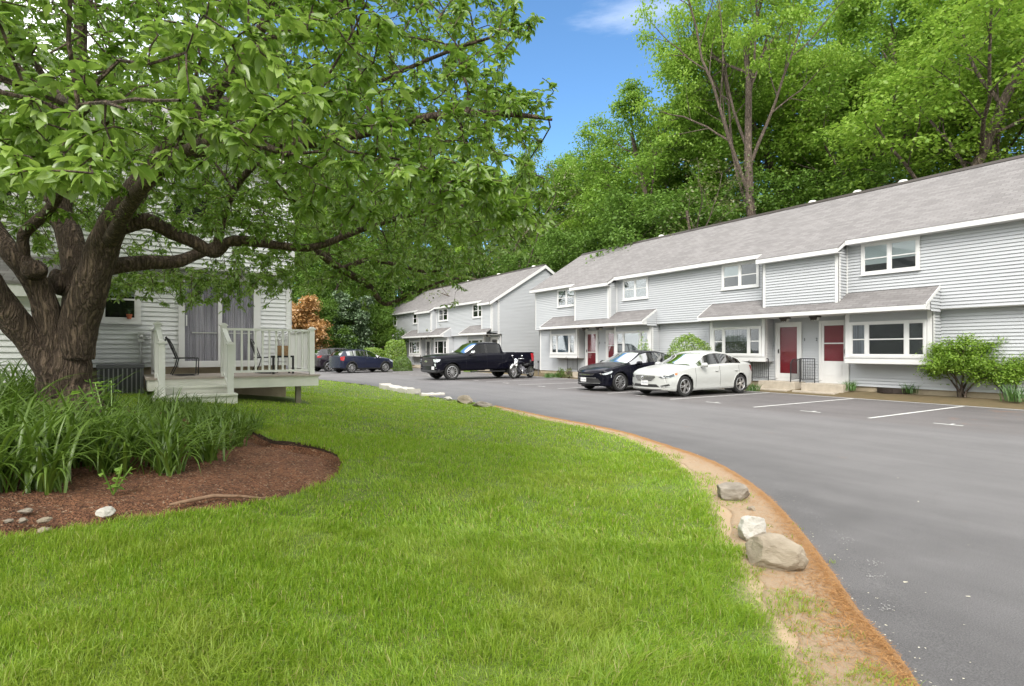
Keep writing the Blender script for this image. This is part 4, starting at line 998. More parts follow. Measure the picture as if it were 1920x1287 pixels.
# ---- air conditioner
AC = (-.12, 13.85, .5); ac = lthing('air_conditioner', 'grey air conditioning unit beside the deck', 'air conditioner', *AC)
mb = MB(AC); mb.box(-.49, .25, 13.55, 14.25, .5, 1.12); mb.build('cabinet', mat('dark louvre', (.07, .07, .08), .6), ac)
mb = MB(AC)
for p in (-.50, .21): mb.box(p, p + .05, 13.53, 13.58, .5, 1.13)
mb.box(-.51, .27, 13.52, 14.27, 1.12, 1.20); mb.box(-.5, .26, 13.53, 13.57, .48, .56); mb.build('frame', M['ac'], ac, bevel=.01)
mb = MB(AC)
for i in range(9): p = -.40 + .075 * i; mb.box(p, p + .022, 13.535, 13.55, .56, 1.12)
mb.build('grille', mat('pale louvre', (.32, .32, .34), .5), ac)

# ---- wire chairs, table and pot on the deck
def wire_chair(p, q, flip, label):
    z = ZD; o = lthing('wire_chair', label, 'chair', p, q, z); og = (p, q, z)
    def T(a, b, c): return (p + flip * a, q + b, z + c)
    r = .011; legs = MB(og); seat = MB(og); back = MB(og)
    for b in (-.24, .24):
        legs.tube([T(.36, b, .36), T(.37, b, .33), T(.36, b, .02), T(.30, b, .012), T(.02, b, .012), T(-.1, b, .02), T(-.02, b, .2), T(.02, b, .36)], r, 6)
        back.tube([T(.0, b, .36), T(-.08, b * .95, .60), T(-.15, b * .8, .74), T(-.2, b * .4, .78)], r, 6)
    back.tube([T(-.2, -.1, .78), T(-.2, .1, .78)], r, 6)
    seat.tube([T(.36, -.24, .36), T(.36, .24, .36), T(-.05, .24, .36), T(-.05, -.24, .36), T(.36, -.24, .36)], r, 6)
    for i in range(9):
        b = -.21 + .0525 * i; seat.bar(T(.36, b, .36), T(-.05, b, .345), .005)
        a = -.02 + .045 * i; seat.bar(T(a, -.24, .358), T(a, .24, .358), .005)
    for i in range(8):
        f = i / 7; b = -.22 + .44 * f; back.bar(T(-.02, b, .37), T(-.19, b * .5, .77), .005)
        h = .40 + .34 * f; w = .24 * (1 - .3 * f); back.bar(T(-.01 - .14 * f, -w, h), T(-.01 - .14 * f, w, h), .005)
    back.tube([T(-.2 + .02 * math.cos(t), .09 * math.sin(t), .74 + .06 * math.cos(t)) for t in [i * math.pi / 6 for i in range(13)]], .008, 5)
    legs.build('leg', M['iron'], o, smooth=True); seat.build('seat', M['iron'], o); back.build('backrest', M['iron'], o)
wire_chair(.83, 13.45, 1, 'black wire chair on the deck by the steps')
wire_chair(2.42, 13.7, 1, 'black wire chair on the deck behind the railing')
tb = lthing('side_table', 'small black square table on the deck', 'table', 2.83, 13.3, ZD); og = (2.83, 13.3, ZD)
mb = MB(og); mb.box(2.60, 3.05, 13.1, 13.5, ZD + .36, ZD + .40); mb.build('tabletop', M['plastic'], tb)
for (p, q) in ((2.62, 13.12), (3.03, 13.12), (2.62, 13.48), (3.03, 13.48)):
    mb = MB(og); mb.box(p - .02, p + .02, q - .02, q + .02, ZD, ZD + .36); mb.build('leg', M['plastic'], tb)
wb = lthing('wicker_basket', 'tan wicker basket with a pale curly ornament on the black deck table', 'basket', 2.84, 13.3, ZD + .4); og = (2.84, 13.3, ZD + .4)
mb = MB(og); mb.lathe([(0, 0), (.12, 0), (.145, .20), (.15, .22), (.13, .22), (.12, .02), (0, .02)], og, 'z', 16); mb.build('basket', M['wicker'], wb, smooth=True, sharp=40)
mb = MB(og); rr = random.Random(8)
for i in range(7):
    a = rr.uniform(0, 6.28); pts = []
    for k in range(14):
        t = k / 13; cr = .05 + .07 * t; pts.append((og[0] + cr * math.cos(a + t * 5), og[1] + cr * .6 * math.sin(a + t * 5), og[2] + .1 + .45 * t * (1 - .3 * (i % 3) / 3)))
    mb.tube(pts, .008, 5)
mb.build('ornament', M['trim'], wb, smooth=True)
# ---------------------------------------------------------------- vehicles
def fn(P):
    xs = [p[0] for p in P]; ys = [p[1] for p in P]
    def f(x): return float(np.interp(x, xs, ys))
    return lambda x: .5 * f(x) + .25 * (f(x - .05) + f(x + .05))
def car(name, label, X, Y, rz, sp):
    """a car skin swept from profile curves; local x runs from the nose (0) to the tail; the thing's origin is under the middle"""
    L = sp['L']; mid = L / 2
    root = thing(name, label, sp['cat'], (X, Y, 0.0), rz)
    low, sh, top, wid, cab = fn(sp['low']), fn(sp['sh']), fn(sp['top']), fn(sp['w']), fn(sp['cab'])
    wr = fn(sp['wr']); wheels = sp['wheels']; Rw = sp['R']; Ra = Rw + sp.get('gap', .05)
    bed = sp.get('bed'); bow = sp.get('bow', .14); tail_bow = sp.get('tbow', .10)
    def sec(x):
        w, zl, zs, zt, c = wid(x), low(x), sh(x), top(x), min(1, max(0, cab(x)))
        wre = w * .86 * (1 - c) + wr(x) * c; ze = (1 - c) * (zs + .55 * (zt - zs)) + c * (zt - .05)
        P = [(0, zl), (.8 * w, zl), (.945 * w, zl + .015), (.98 * w, zl + .06)]
        za, zb = zl + .10, zs - .03
        for i in range(9):
            f = i / 8; P.append((w * (.985 + .018 * math.sin(math.pi * min(1, f * 1.1)) - .03 * max(0, f - .6) / .4 - .012 * math.exp(-((f - .18) / .1) ** 2)), za + (zb - za) * f))
        P.append((w * .945, zs))
        if bed and bed[0] < x < bed[1]:
            zr = zs + .02; P += [(w * .94, zr)] * 2 + [(w * .93, zr + .01)] * 2 + [(w * .90, zr + .012), (w * .87, zr), (w * .865, zr - .06), (w * .86, zr - .45), (w * .4, zr - .48), (0, zr - .48)]
        else:
            for t in (.05, .12, .88, .95): P.append((w * .935 + (wre - w * .935) * t, zs + .004 + (ze - zs) * t + .01 * c * math.sin(math.pi * t)))
            P.append((wre, ze))
            for f in (.93, .8, .5, .2, 0): P.append((wre * f, ze + (zt - ze) * (1 - f * f)))
        return P
    def shift(x, y, w):
        q = (abs(y) / max(w, .01)) ** 2
        if x < .7: x = x + bow * q * (1 - x / .7) 
        if x > L - .6: x = x - tail_bow * q * (1 - (L - x) / .6)
        return x
    xs = sorted(set(list(np.linspace(0, L, int(L / .03))) + [.012, L - .012]))
    S = [sec(x) for x in xs]; nP = len(S[0]); nS = len(xs)
    V = []; 
    for i, x in enumerate(xs):
        w = wid(x)
        for sg in (1, -1):
            for (y, z) in S[i]: V.append([shift(x, y, wid(.0) if x < .05 else w), sg * y, z])
    def vid(i, j, sg): return (i * 2 + (0 if sg > 0 else 1)) * nP + j
    V = np.array(V)
    # wheel arches
    for xc in wheels:
        zc = Rw
        for i in range(nS):
            for sg in (1, -1):
                for j in range(1, 13):
                    v = V[vid(i, j, sg)]; dx, dz = v[0] - xc, v[2] - zc; r = math.hypot(dx, dz)
                    if Ra - .035 < r < Ra + .012 and r > 1e-6: v[0], v[2] = xc + dx * Ra / r, zc + dz * Ra / r
    groups = {}
    def put(key, f): groups.setdefault(key, []).append(f)
    ws, rwn, sg_, bp = sp['ws'], sp['rw'], sp['sg'], sp['bp']
    for i in range(nS - 1):
        xm = .5 * (xs[i] + xs[i + 1])
        for sg in (1, -1):
            for j in range(nP - 1):
                q = (vid(i, j, sg), vid(i + 1, j, sg), vid(i + 1, j + 1, sg), vid(i, j + 1, sg))
                if sg < 0: q = q[::-1]
                c = V[list(q)].mean(0); rr_ = [math.hypot(c[0] - xc, c[2] - Rw) for xc in wheels]
                if j < 12 and j >= 1 and min(rr_) < Ra - .004: continue
                key = 'body'
                inbed = bed and bed[0] - .03 < xm < bed[1] + .03
                if not inbed:
                    if 15 <= j <= 15 and sg_[0] < xm < sg_[1]:
                        hgt = S[i][18][1] - S[i][13][1]
                        if hgt > .10:
                            if bp[0] < xm < bp[1] or (sp.get('cp') and sp['cp'][0] < xm < sp['cp'][1]): key = 'pillar'
                            else: key = ('sideF' if xm < bp[0] else 'sideR') + ('L' if sg > 0 else 'R')
                    if j >= 19 and ws[0] < xm < ws[1]: key = 'ws'
                    if j >= 19 and rwn[0] < xm < rwn[1]: key = 'rw'
                else:
                    if j >= 19: key = 'bed'
                if key == 'body' and c[2] < sp.get('black_below', 0) + (0 if not sp.get('arch_trim') else (.0)): key = 'trim'
                if key == 'body' and sp.get('arch_trim') and j < 13 and min(rr_) < Ra + sp['arch_trim']: key = 'trim'
                put(key, q)
    # nose and tail caps
    for i, fl in ((0, False), (nS - 1, True)):
        base = len(V); rows = []; K = 14; ext = []
        for j in range(nP):
            y, z = S[i][j]; row = []
            for k in range(K + 1):
                yy = y * (1 - 2 * k / K); xx = shift(xs[i], yy, wid(xs[i])); row.append(base + len(ext)); ext.append([xx, yy, z])
            rows.append(row)
        V = np.vstack([V, np.array(ext)])
        for j in range(nP - 1):
            for k in range(K):
                q = (rows[j][k], rows[j + 1][k], rows[j + 1][k + 1], rows[j][k + 1])
                put('trim' if S[i][j][1] < sp.get('black_below', 0) - .01 else 'body', q if not fl else q[::-1])
    V[:, 0] = mid - V[:, 0]; V[:, 1] = V[:, 1]      # nose towards +x of the thing
    def part(nm, key, m, par=root, off=0.0, smooth=True):
        if key not in groups: return None
        idx = sorted({v for f in groups[key] for v in f}); mp = {v: k for k, v in enumerate(idx)}
        me = bpy.data.meshes.new(nm); me.from_pydata([tuple(V[v]) for v in idx], [], [tuple(mp[v] for v in f)[::-1] for f in groups[key]])
        me.materials.append(m); me.polygons.foreach_set('use_smooth', [smooth] * len(me.polygons))
        if smooth: me.set_sharp_from_angle(angle=rad(38))
        me.update(); o = bpy.data.objects.new(nm, me); COL.objects.link(o); o.parent = par; return o
    paint = M[sp['paint']]
    part('body', 'body', paint); part('windscreen', 'ws', M[sp.get('wsm', 'car_ws')]); part('rear_window', 'rw', M['car_dark'])
    for k in ('sideFL', 'sideFR', 'sideRL', 'sideRR'): part('side_window', k, M[sp.get('sideg', 'car_glass')])
    part('pillar_trim', 'pillar', M['plastic']); part('lower_trim', 'trim', M['plastic']); part('cargo_bed', 'bed', M['plastic'])
    def T(x, y, z): return (mid - x, y, z)
    def ysurf(x, z):
        P = sec(x)[2:14]; return float(np.interp(z, [p[1] for p in P], [p[0] for p in P]))
    def side(mb, pts, sg, off=.006, sub=6):
        """a patch lying on the flank through (x, z) outline points"""
        c = (sum(p[0] for p in pts) / len(pts), sum(p[1] for p in pts) / len(pts)); ring = []
        for k in range(len(pts)):
            a, b = pts[k], pts[(k + 1) % len(pts)]
            for s_ in range(sub): ring.append((a[0] + (b[0] - a[0]) * s_ / sub, a[1] + (b[1] - a[1]) * s_ / sub))
        def pt(x, z):
            y = ysurf(x, z); return T(shift(x, y, wid(x)) - off * .3, sg * (y + off), z)
        vs = [pt(*c)]; n = len(ring); nr = 4
        for r_ in range(1, nr + 1): vs += [pt(c[0] + (x - c[0]) * r_ / nr, c[1] + (z - c[1]) * r_ / nr) for (x, z) in ring]
        fs = []
        for k in range(n):
            k2 = (k + 1) % n; fs.append((0, 1 + k, 1 + k2))
            for r_ in range(nr - 1): fs.append((1 + r_ * n + k, 1 + (r_ + 1) * n + k, 1 + (r_ + 1) * n + k2, 1 + r_ * n + k2))
        mb.add(vs, fs)
    def xfront(y, z):
        """body surface x on the nose for a given (y, z)"""
        w0 = wid(0)
        zt0 = sec(0)
        x = 0.0
        while x < .9:
            P = sec(x); yl = float(np.interp(z, [p[1] for p in P[2:14]], [p[0] for p in P[2:14]])) if z <= P[13][1] else 0
            ztop = float(np.interp(abs(y), [p[0] for p in P[::-1][:9]], [p[1] for p in P[::-1][:9]])) if z > P[13][1] else 9
            if (z <= P[13][1] and yl >= abs(y)) or (z > P[13][1] and ztop >= z and abs(y) < P[13][0]): break
            x += .012
        return shift(x, y, w0 if x < .05 else wid(x))
    def xrear(y, z):
        x = L
        while x > L - .9:
            P = sec(x); 
            if z <= P[13][1] and float(np.interp(z, [p[1] for p in P[2:14]], [p[0] for p in P[2:14]])) >= abs(y): break
            x -= .012
        return shift(x, y, wid(x))
    def front(mb, pts, off=.008, sub=6, thick=0.0):
        c = (sum(p[0] for p in pts) / len(pts), sum(p[1] for p in pts) / len(pts)); ring = []
        for k in range(len(pts)):
            a, b = pts[k], pts[(k + 1) % len(pts)]
            for s_ in range(sub): ring.append((a[0] + (b[0] - a[0]) * s_ / sub, a[1] + (b[1] - a[1]) * s_ / sub))
        def pt(y, z): return T(xfront(y, z) - off, y, z)
        vs = [pt(*c)]; n = len(ring); nr = 3
        for r_ in range(1, nr + 1): vs += [pt(c[0] + (y - c[0]) * r_ / nr, c[1] + (z - c[1]) * r_ / nr) for (y, z) in ring]
        fs = []
        for k in range(n):
            k2 = (k + 1) % n; fs.append((0, 1 + k, 1 + k2))
            for r_ in range(nr - 1): fs.append((1 + r_ * n + k, 1 + (r_ + 1) * n + k, 1 + (r_ + 1) * n + k2, 1 + r_ * n + k2))
        mb.add(vs, fs)
    # arch liners
    for xc in wheels:
        for sg in (1, -1):
            mb = MB(); w = wid(xc); n = 20
            a = [(xc + (Ra + .004) * math.cos(t), max(low(xc) * .6, Rw + (Ra + .004) * math.sin(t))) for t in [math.pi * (-.25 + 1.5 * k / n) for k in range(n + 1)]]
            vs = [T(x, sg * (w * .955), z) for x, z in a] + [T(x, sg * (w * .55), z) for x, z in a]
            mb.add(vs, [(k, k + 1, n + 2 + k, n + 1 + k) for k in range(n)] + [tuple(range(n + 1, 2 * n + 2))])
            mb.build('arch_liner', M['rubber'], root)
    # rolled arch lips
    for xc in wheels:
        for sg in (1, -1):
            mb = MB(); pts = []
            for k in range(25):
                t = math.pi * (-.06 + 1.12 * k / 24); x_, z_ = xc + (Ra + .006) * math.cos(t), Rw + (Ra + .006) * math.sin(t)
                if z_ < low(xc) + .05: continue
                pts.append(T(x_, sg * (ysurf(x_, z_) - .004), z_))
            mb.tube(pts, .017, 6); mb.build('arch_lip', M['plastic'] if sp.get('arch_trim') else paint, root, smooth=True)
    # wheels
    for xc in wheels:
        for sg in (1, -1):
            w = wid(xc); yo = sg * (w * .975); tw = sp.get('tw', .215)
            mb = MB(); s = Rw
            prof = [(s * .68, -tw), (s * .90, -tw - .002), (s * .985, -tw + .03), (s, -tw / 2), (s * .985, -.03), (s * .90, .002), (s * .72, .0), (s * .68, -.01)]
            mb.lathe([(r, yo + sg * h) for r, h in prof], T(xc, 0, Rw), 'y', 36)
            wh = mb.build('wheel', M['rubber'], root, smooth=True, sharp=35)
            mb = MB(); c = T(xc, 0, Rw)
            mb.lathe([(s * .695, yo + sg * .0), (s * .66, yo + sg * .006), (s * .625, yo - sg * .012), (s * .61, yo - sg * .06)], c, 'y', 32)
            ns = sp.get('spokes', 10); double = sp.get('double', False)
            for k in range(ns):
                angs = [2 * math.pi * (k + .25) / ns] if not double else [2 * math.pi * k / ns - .14, 2 * math.pi * k / ns + .14]
                for t in angs:
                    a0 = t if not double else 2 * math.pi * k / ns + (.32 if t > 2 * math.pi * k / ns else -.32) * .6
                    p0 = Vector((c[0] + math.cos(a0) * s * .12, yo - sg * .004, c[2] + math.sin(a0) * s * .12)); p1 = Vector((c[0] + math.cos(t) * s * .64, yo - sg * .008, c[2] + math.sin(t) * s * .64))
                    mb.bar(p0, p1, .028 if double else sp.get('sw', .032), .03)
            mb.lathe([(.0, yo + sg * .012), (s * .13, yo + sg * .010), (s * .17, yo - sg * .01)], c, 'y', 16)
            mb.build('rim', M['alloy'], wh, smooth=True, sharp=30)
            mb = MB(); mb.lathe([(0, yo - sg * .075), (s * .62, yo - sg * .075)], c, 'y', 24); mb.lathe([(s * .15, yo - sg * .07), (s * .42, yo - sg * .07), (s * .42, yo - sg * .055), (s * .15, yo - sg * .055)], c, 'y', 20); mb.build('brake', M['bronze'], wh)
    # door seams, handles, mirrors
    mb = MB(); zlo = low(L * .5) + .12
    for xd in sp['doors']:
        for sg in (1, -1):
            pr = None
            for k in range(13):
                z = zlo + (sh(xd) - .01 - zlo) * k / 12; x = xd + sp.get('lean', .0) * (k / 12) ** 2
                p = T(x, sg * (ysurf(x, min(z, sh(x) - .005)) + .001), z)
                if pr: mb.bar(pr, p, .009, .004)
                pr = p
    mb.build('door_seam', M['plastic'], root)
    for xh in sp['handles']:
        for sg in (1, -1):
            zz = sp['hz']; mb = MB(); y = ysurf(xh, zz); mb.ball(T(xh, sg * (y + .022), zz), (.10, .016, .017), 10, 6); mb.ball(T(xh + .05, sg * (y + .004), zz - .004), (.05, .008, .028), 8, 5); mb.build('handle', M[sp.get('hm', sp['paint'])], root, smooth=True)
    xm_, zm_ = sp['mirror']; ms = sp.get('ms', 1.0)
    for sg in (1, -1):
        y = wid(xm_) * .93; mb = MB(); mb.ball(T(xm_, sg * (y + .14 * ms), zm_), (.075 * ms, .125 * ms, .075 * ms), 14, 9); mb.bar(T(xm_ - .03, sg * (y - .02), zm_ - .05), T(xm_, sg * (y + .08), zm_ - .03), .06, .04)
        mi = mb.build('mirror', M[sp.get('mm', sp['paint'])], root, smooth=True)
        mb = MB(); mb.lathe([(0, .0), (.085 * ms, .0)], T(xm_ + .077 * ms, sg * (y + .14 * ms), zm_), 'x', 12); mb.build('mirror_glass', M['chrome'], mi)
    for (nm, kind, m, pts_list) in sp['patches']:
        if kind == 'side':
            for sg in (1, -1):
                mb = MB(); side(mb, pts_list, sg); mb.build(nm, M[m], root, smooth=True)
        elif kind == 'side_hi':
            for sg in (1, -1):
                mb = MB(); side(mb, pts_list, sg, .011); mb.build(nm, M[m], root, smooth=True)
        elif kind == 'front':
            mb = MB(); front(mb, pts_list); mb.build(nm, M[m], root)
        elif kind == 'front_hi':
            mb = MB(); front(mb, pts_list, .014); mb.build(nm, M[m], root)
        elif kind == 'front2':
            for sg in (1, -1):
                mb = MB(); front(mb, [(sg * y, z) for y, z in pts_list], .010); mb.build(nm, M[m], root)
        elif kind == 'bars':
            mb = MB()
            for (y0, y1, z) in pts_list:
                pr = None
                for k in range(11):
                    y = y0 + (y1 - y0) * k / 10; p = T(xfront(y, z) - .016, y, z)
                    if pr: mb.bar(pr, p, .012, .014)
                    pr = p
            mb.build(nm, M[m], root)
    # plate with smudged figures
    if 'plate' in sp:
        y0, z0 = sp['plate']; x = min(xfront(y0 + q, z0) for q in (-.15, 0, .15)) - .02; mb = MB(); mb.box(mid - x - .012, mid - x, y0 - .152, y0 + .152, z0 - .076, z0 + .076); pl = mb.build('number_plate', M['plate'], root, bevel=.006)
        mb = MB(); rr = random.Random(int(X * 10))
        for k in range(6):
            yy = y0 - .105 + .042 * k + (.0 if k < 3 else .012); mb.box(mid - x + .0005, mid - x + .002, yy - .009, yy + .009, z0 - .03 + rr.choice((0, .012)), z0 + .028)
        mb.build('plate_mark', M['plate_ink'], pl)
    # cabin: seats and wheel seen through the glass
    mb = MB(); xs0, zs0 = sp['seat']
    for yy in (-.36, .36):
        mb.ball(T(xs0, yy, zs0 - .2), (.13, .23, .34), 10, 8); mb.ball(T(xs0 + .04, yy, zs0 + .22), (.06, .12, .10), 8, 6)
    mb.ball(T(xs0 + 1.0, 0, zs0 - .2), (.13, .55, .32), 10, 8)
    mb.box(*[T(xs0 - .95, 0, 0)[0], T(xs0 - .6, 0, 0)[0]], -wid(1.6) * .8, wid(1.6) * .8, zs0 - .5, zs0 - .12)
    mb.lathe([(.17, 0), (.185, .012), (.17, .024), (.16, .012)], T(xs0 - .5, .36, zs0 - .05), 'x', 16, closed=True)
    mb.build('cabin_seats', M['plastic'], root, smooth=True, sharp=40)
    return root, T, xfront, ysurf

M['car_ws'] = glass_mat('windscreen glass', (.55, .58, .58), 1.6)
M['car_glass'] = glass_mat('car side glass', (.14, .18, .17), .35)
M['car_dark'] = glass_mat('car privacy glass', (.05, .055, .06), .4)
M['lamp_dark'] = mat('headlamp inside', (.10, .11, .12), .2, .3, coat=1)

sedan_top = [(0, .70), (.1, .77), (.5, .87), (1.2, .985), (1.36, 1.02), (2.1, 1.38), (2.4, 1.46), (2.75, 1.484), (3.2, 1.45), (3.6, 1.345), (4.05, 1.13), (4.2, 1.095), (4.5, 1.06), (4.63, .98)]
S60 = dict(cat='car', L=4.63, R=.332, wheels=(.93, 3.706), paint='paint_white', gap=.055, bow=.22,
    low=[(0, .26), (.1, .2), (.5, .17), (4.1, .19), (4.5, .28), (4.63, .34)],
    sh=[(0, .62), (.15, .70), (.5, .80), (1.3, .925), (2.3, .955), (3.6, 1.0), (4.2, 1.02), (4.5, .99), (4.63, .92)],
    top=sedan_top, w=[(0, .66), (.05, .74), (.18, .84), (.45, .90), (.9, .925), (3.7, .932), (4.2, .9), (4.5, .84), (4.6, .77), (4.63, .70)],
    cab=[(1.15, 0), (2.1, 1), (3.4, 1), (4.1, 0)], wr=[(1.2, .66), (2.1, .60), (3.3, .59), (4.1, .66)],
    ws=(1.30, 2.14), rw=(3.3, 4.05), sg=(1.50, 3.78), bp=(2.56, 2.68), cp=(3.42, 3.47), doors=(1.42, 2.62, 3.62), lean=.0, handles=(2.44, 3.46), hz=.80, mirror=(1.72, 1.0), seat=(2.45, .92),
    spokes=5, double=True, plate=(.06, .44),
    patches=[('grille', 'front', 'plastic', [(-.40, .665), (.40, .665), (.43, .62), (.30, .50), (-.30, .50), (-.43, .62)]),
             ('grille_bar', 'bars', 'metal', [(-.40, .40, .635), (-.41, .41, .60), (-.38, .38, .565), (-.34, .34, .53)]),
             ('lower_intake', 'front', 'plastic', [(-.46, .40), (.46, .40), (.56, .31), (-.56, .31)]),
             ('corner_intake', 'front2', 'plastic', [(.58, .36), (.80, .42), (.82, .37), (.60, .31)]),
             ('intake_trim', 'bars', 'alloy', [(.60, .84, .335), (-.60, -.84, .335)]),
             ('headlight', 'side', 'lens', [(.05, .655), (.42, .775), (.58, .775), (.56, .68), (.30, .62), (.10, .60)]),
             ('headlight_front', 'front2', 'lamp_dark', [(.52, .63), (.70, .685), (.80, .68), (.80, .61), (.62, .585)]),
             ('headlight_inner', 'side_hi', 'lamp_dark', [(.08, .665), (.38, .745), (.38, .66), (.18, .62)]),
             ('turn_signal', 'side_hi', 'amber', [(.42, .76), (.56, .76), (.54, .70), (.42, .69)]),
             ('tail_light', 'side', 'red_lens', [(4.30, .97), (4.58, .93), (4.60, .72), (4.45, .76)])])
rW, TW, xfW, ysW = car('parked_sedan', 'white parked sedan with alloy wheels, nose towards the driveway', -13.13, 15.62, rad(-90), S60)
# round badge with diagonal bar on the grille of the white car
mb = MB(); c = TW(xfW(0, .585) - .02, 0, .585)
mb.lathe([(.052, 0), (.068, .006), (.068, .012), (.052, .014)], c, 'x', 20, closed=True); mb.bar((c[0] + .004, .05, c[2] + .05), (c[0] + .004, .085, c[2] + .085), .02, .008); mb.bar((c[0] + .002, -.26, c[2] - .08), (c[0] + .002, .26, c[2] + .075), .012, .006)
mb.build('badge', M['chrome'], rW)
# sunroof
C200 = dict(S60); C200.update(L=4.88, R=.335, wheels=(.95, 3.69), paint='paint_black', hm='paint_black', double=False, spokes=10, sw=.026, plate=(.0, .42), mirror=(1.78, 1.01), seat=(2.5, .92), bow=.30,
    sh=[(0, .60), (.15, .69), (.5, .79), (1.3, .93), (2.3, .965), (3.6, 1.03), (4.3, 1.07), (4.7, 1.04), (4.88, .95)],
    top=[(0, .68), (.1, .76), (.5, .87), (1.2, 1.0), (1.38, 1.04), (2.15, 1.40), (2.5, 1.475), (2.85, 1.49), (3.3, 1.455), (3.8, 1.34), (4.4, 1.14), (4.6, 1.11), (4.75, 1.08), (4.88, 1.0)],
    w=[(0, .66), (.05, .74), (.18, .84), (.45, .90), (.9, .93), (3.8, .935), (4.4, .9), (4.75, .84), (4.88, .72)],
    cab=[(1.15, 0), (2.15, 1), (3.6, 1), (4.4, 0)], wr=[(1.2, .66), (2.15, .60), (3.5, .58), (4.4, .66)], ws=(1.32, 2.2), rw=(3.5, 4.38), sg=(1.5, 4.0), bp=(2.62, 2.72), cp=(3.6, 3.64), doors=(1.42, 2.67, 3.66),
    low=[(0, .26), (.1, .2), (.5, .17), (4.3, .19), (4.7, .28), (4.88, .34)],
    patches=[('grille', 'front', 'plastic', [(-.46, .645), (.46, .645), (.40, .575), (.2, .55), (-.2, .55), (-.40, .575)]),
             ('grille_bar', 'bars', 'chrome', [(-.30, .30, .60)]), ('lower_intake', 'front', 'plastic', [(-.55, .47), (.55, .47), (.66, .32), (-.66, .32)]),
             ('intake_trim', 'bars', 'alloy', [(-.62, .62, .30), (-.5, .5, .485)]),
             ('headlight', 'side', 'lens', [(.03, .645), (.50, .745), (.56, .715), (.40, .655), (.12, .60), (.04, .60)]),
             ('fog_lamp', 'side', 'lens', [(.40, .60), (.43, .60), (.40, .50), (.38, .50)]),
             ('tail_light', 'side', 'red_lens', [(4.5, 1.0), (4.82, .93), (4.84, .80), (4.6, .85)])])
car('parked_sedan', 'black parked sedan beside the white one', -15.98, 15.62, rad(-90), C200)
TRK = dict(cat='pickup', L=5.88, R=.405, wheels=(.95, 4.70), paint='paint_black', gap=.075, bow=.10, tbow=.03, tw=.27, spokes=12, sw=.03, ms=1.25, bed=(4.12, 5.78),
    low=[(0, .40), (.12, .34), (.6, .46), (5.3, .48), (5.88, .60)], sh=[(0, 1.06), (.1, 1.12), (1.3, 1.20), (1.9, 1.24), (4.0, 1.27), (4.06, 1.34), (5.88, 1.36)],
    top=[(0, 1.13), (.08, 1.22), (.5, 1.29), (1.5, 1.34), (1.72, 1.40), (2.42, 1.83), (2.62, 1.90), (3.0, 1.92), (3.6, 1.91), (3.84, 1.86), (4.0, 1.40), (4.1, 1.37), (5.8, 1.38), (5.88, 1.37)],
    w=[(0, .95), (.06, .98), (.3, 1.02), (5.6, 1.02), (5.88, .99)], cab=[(1.6, 0), (2.4, 1), (3.75, 1), (3.98, .8), (4.05, 0)], wr=[(1.6, .84), (2.4, .76), (3.9, .76)],
    ws=(1.70, 2.46), rw=(3.86, 3.97), sg=(1.92, 3.78), bp=(2.86, 2.98), doors=(1.72, 2.92, 3.86), handles=(2.72, 3.68), hz=1.10, hm='paint_black', mm='chrome', mirror=(2.02, 1.36), seat=(2.8, 1.42), sideg='car_dark', plate=(.72, .60),
    black_below=.50,
    patches=[('grille', 'front', 'plastic', [(-.66, 1.06), (.66, 1.06), (.70, .90), (.66, .70), (-.66, .70), (-.70, .90)]),
             ('grille_bar', 'bars', 'bronze', [(-.66, .66, 1.0), (-.68, .68, .94), (-.68, .68, .84), (-.66, .66, .78)]),
             ('headlight', 'front2', 'lens', [(.70, 1.04), (.94, 1.04), (.94, .88), (.76, .90)]), ('headlight_side', 'side', 'lens', [(.02, 1.04), (.26, 1.03), (.20, .94), (.03, .88)]),
             ('fog_lamp', 'front2', 'lens', [(.80, .82), (.93, .82), (.93, .68), (.84, .68)]),
             ('bumper_trim', 'bars', 'alloy', [(.62, .96, .60), (-.62, -.96, .60)]),
             ('tail_light', 'side', 'red_lens', [(5.66, 1.32), (5.86, 1.32), (5.86, .90), (5.70, .90)])])
rT, TT, xfT, ysT = car('pickup_truck', 'black crew cab pickup truck parked in front of the far row', -26.22, 14.44, rad(-90), TRK)
mb = MB(); c = TT(xfT(0, .92) - .02, 0, .92); mb.box(c[0] - .004, c[0] + .006, -.17, .17, c[2] - .028, c[2] + .028); mb.box(c[0] - .003, c[0] + .007, -.07, .07, c[2] - .05, c[2] + .05); mb.build('badge', M['chrome'], rT)
mb = MB()
for sg in (1, -1):
    mb.bar(TT(1.95, sg * 1.06, .40), TT(3.95, sg * 1.06, .40), .10, .06)
mb.build('side_step', M['plastic'], rT)
mb = MB(); mb.box(TT(5.98, 0, 0)[0], TT(5.84, 0, 0)[0], -.96, .96, .48, .68); mb.build('rear_bumper', M['chrome'], rT, bevel=.02)

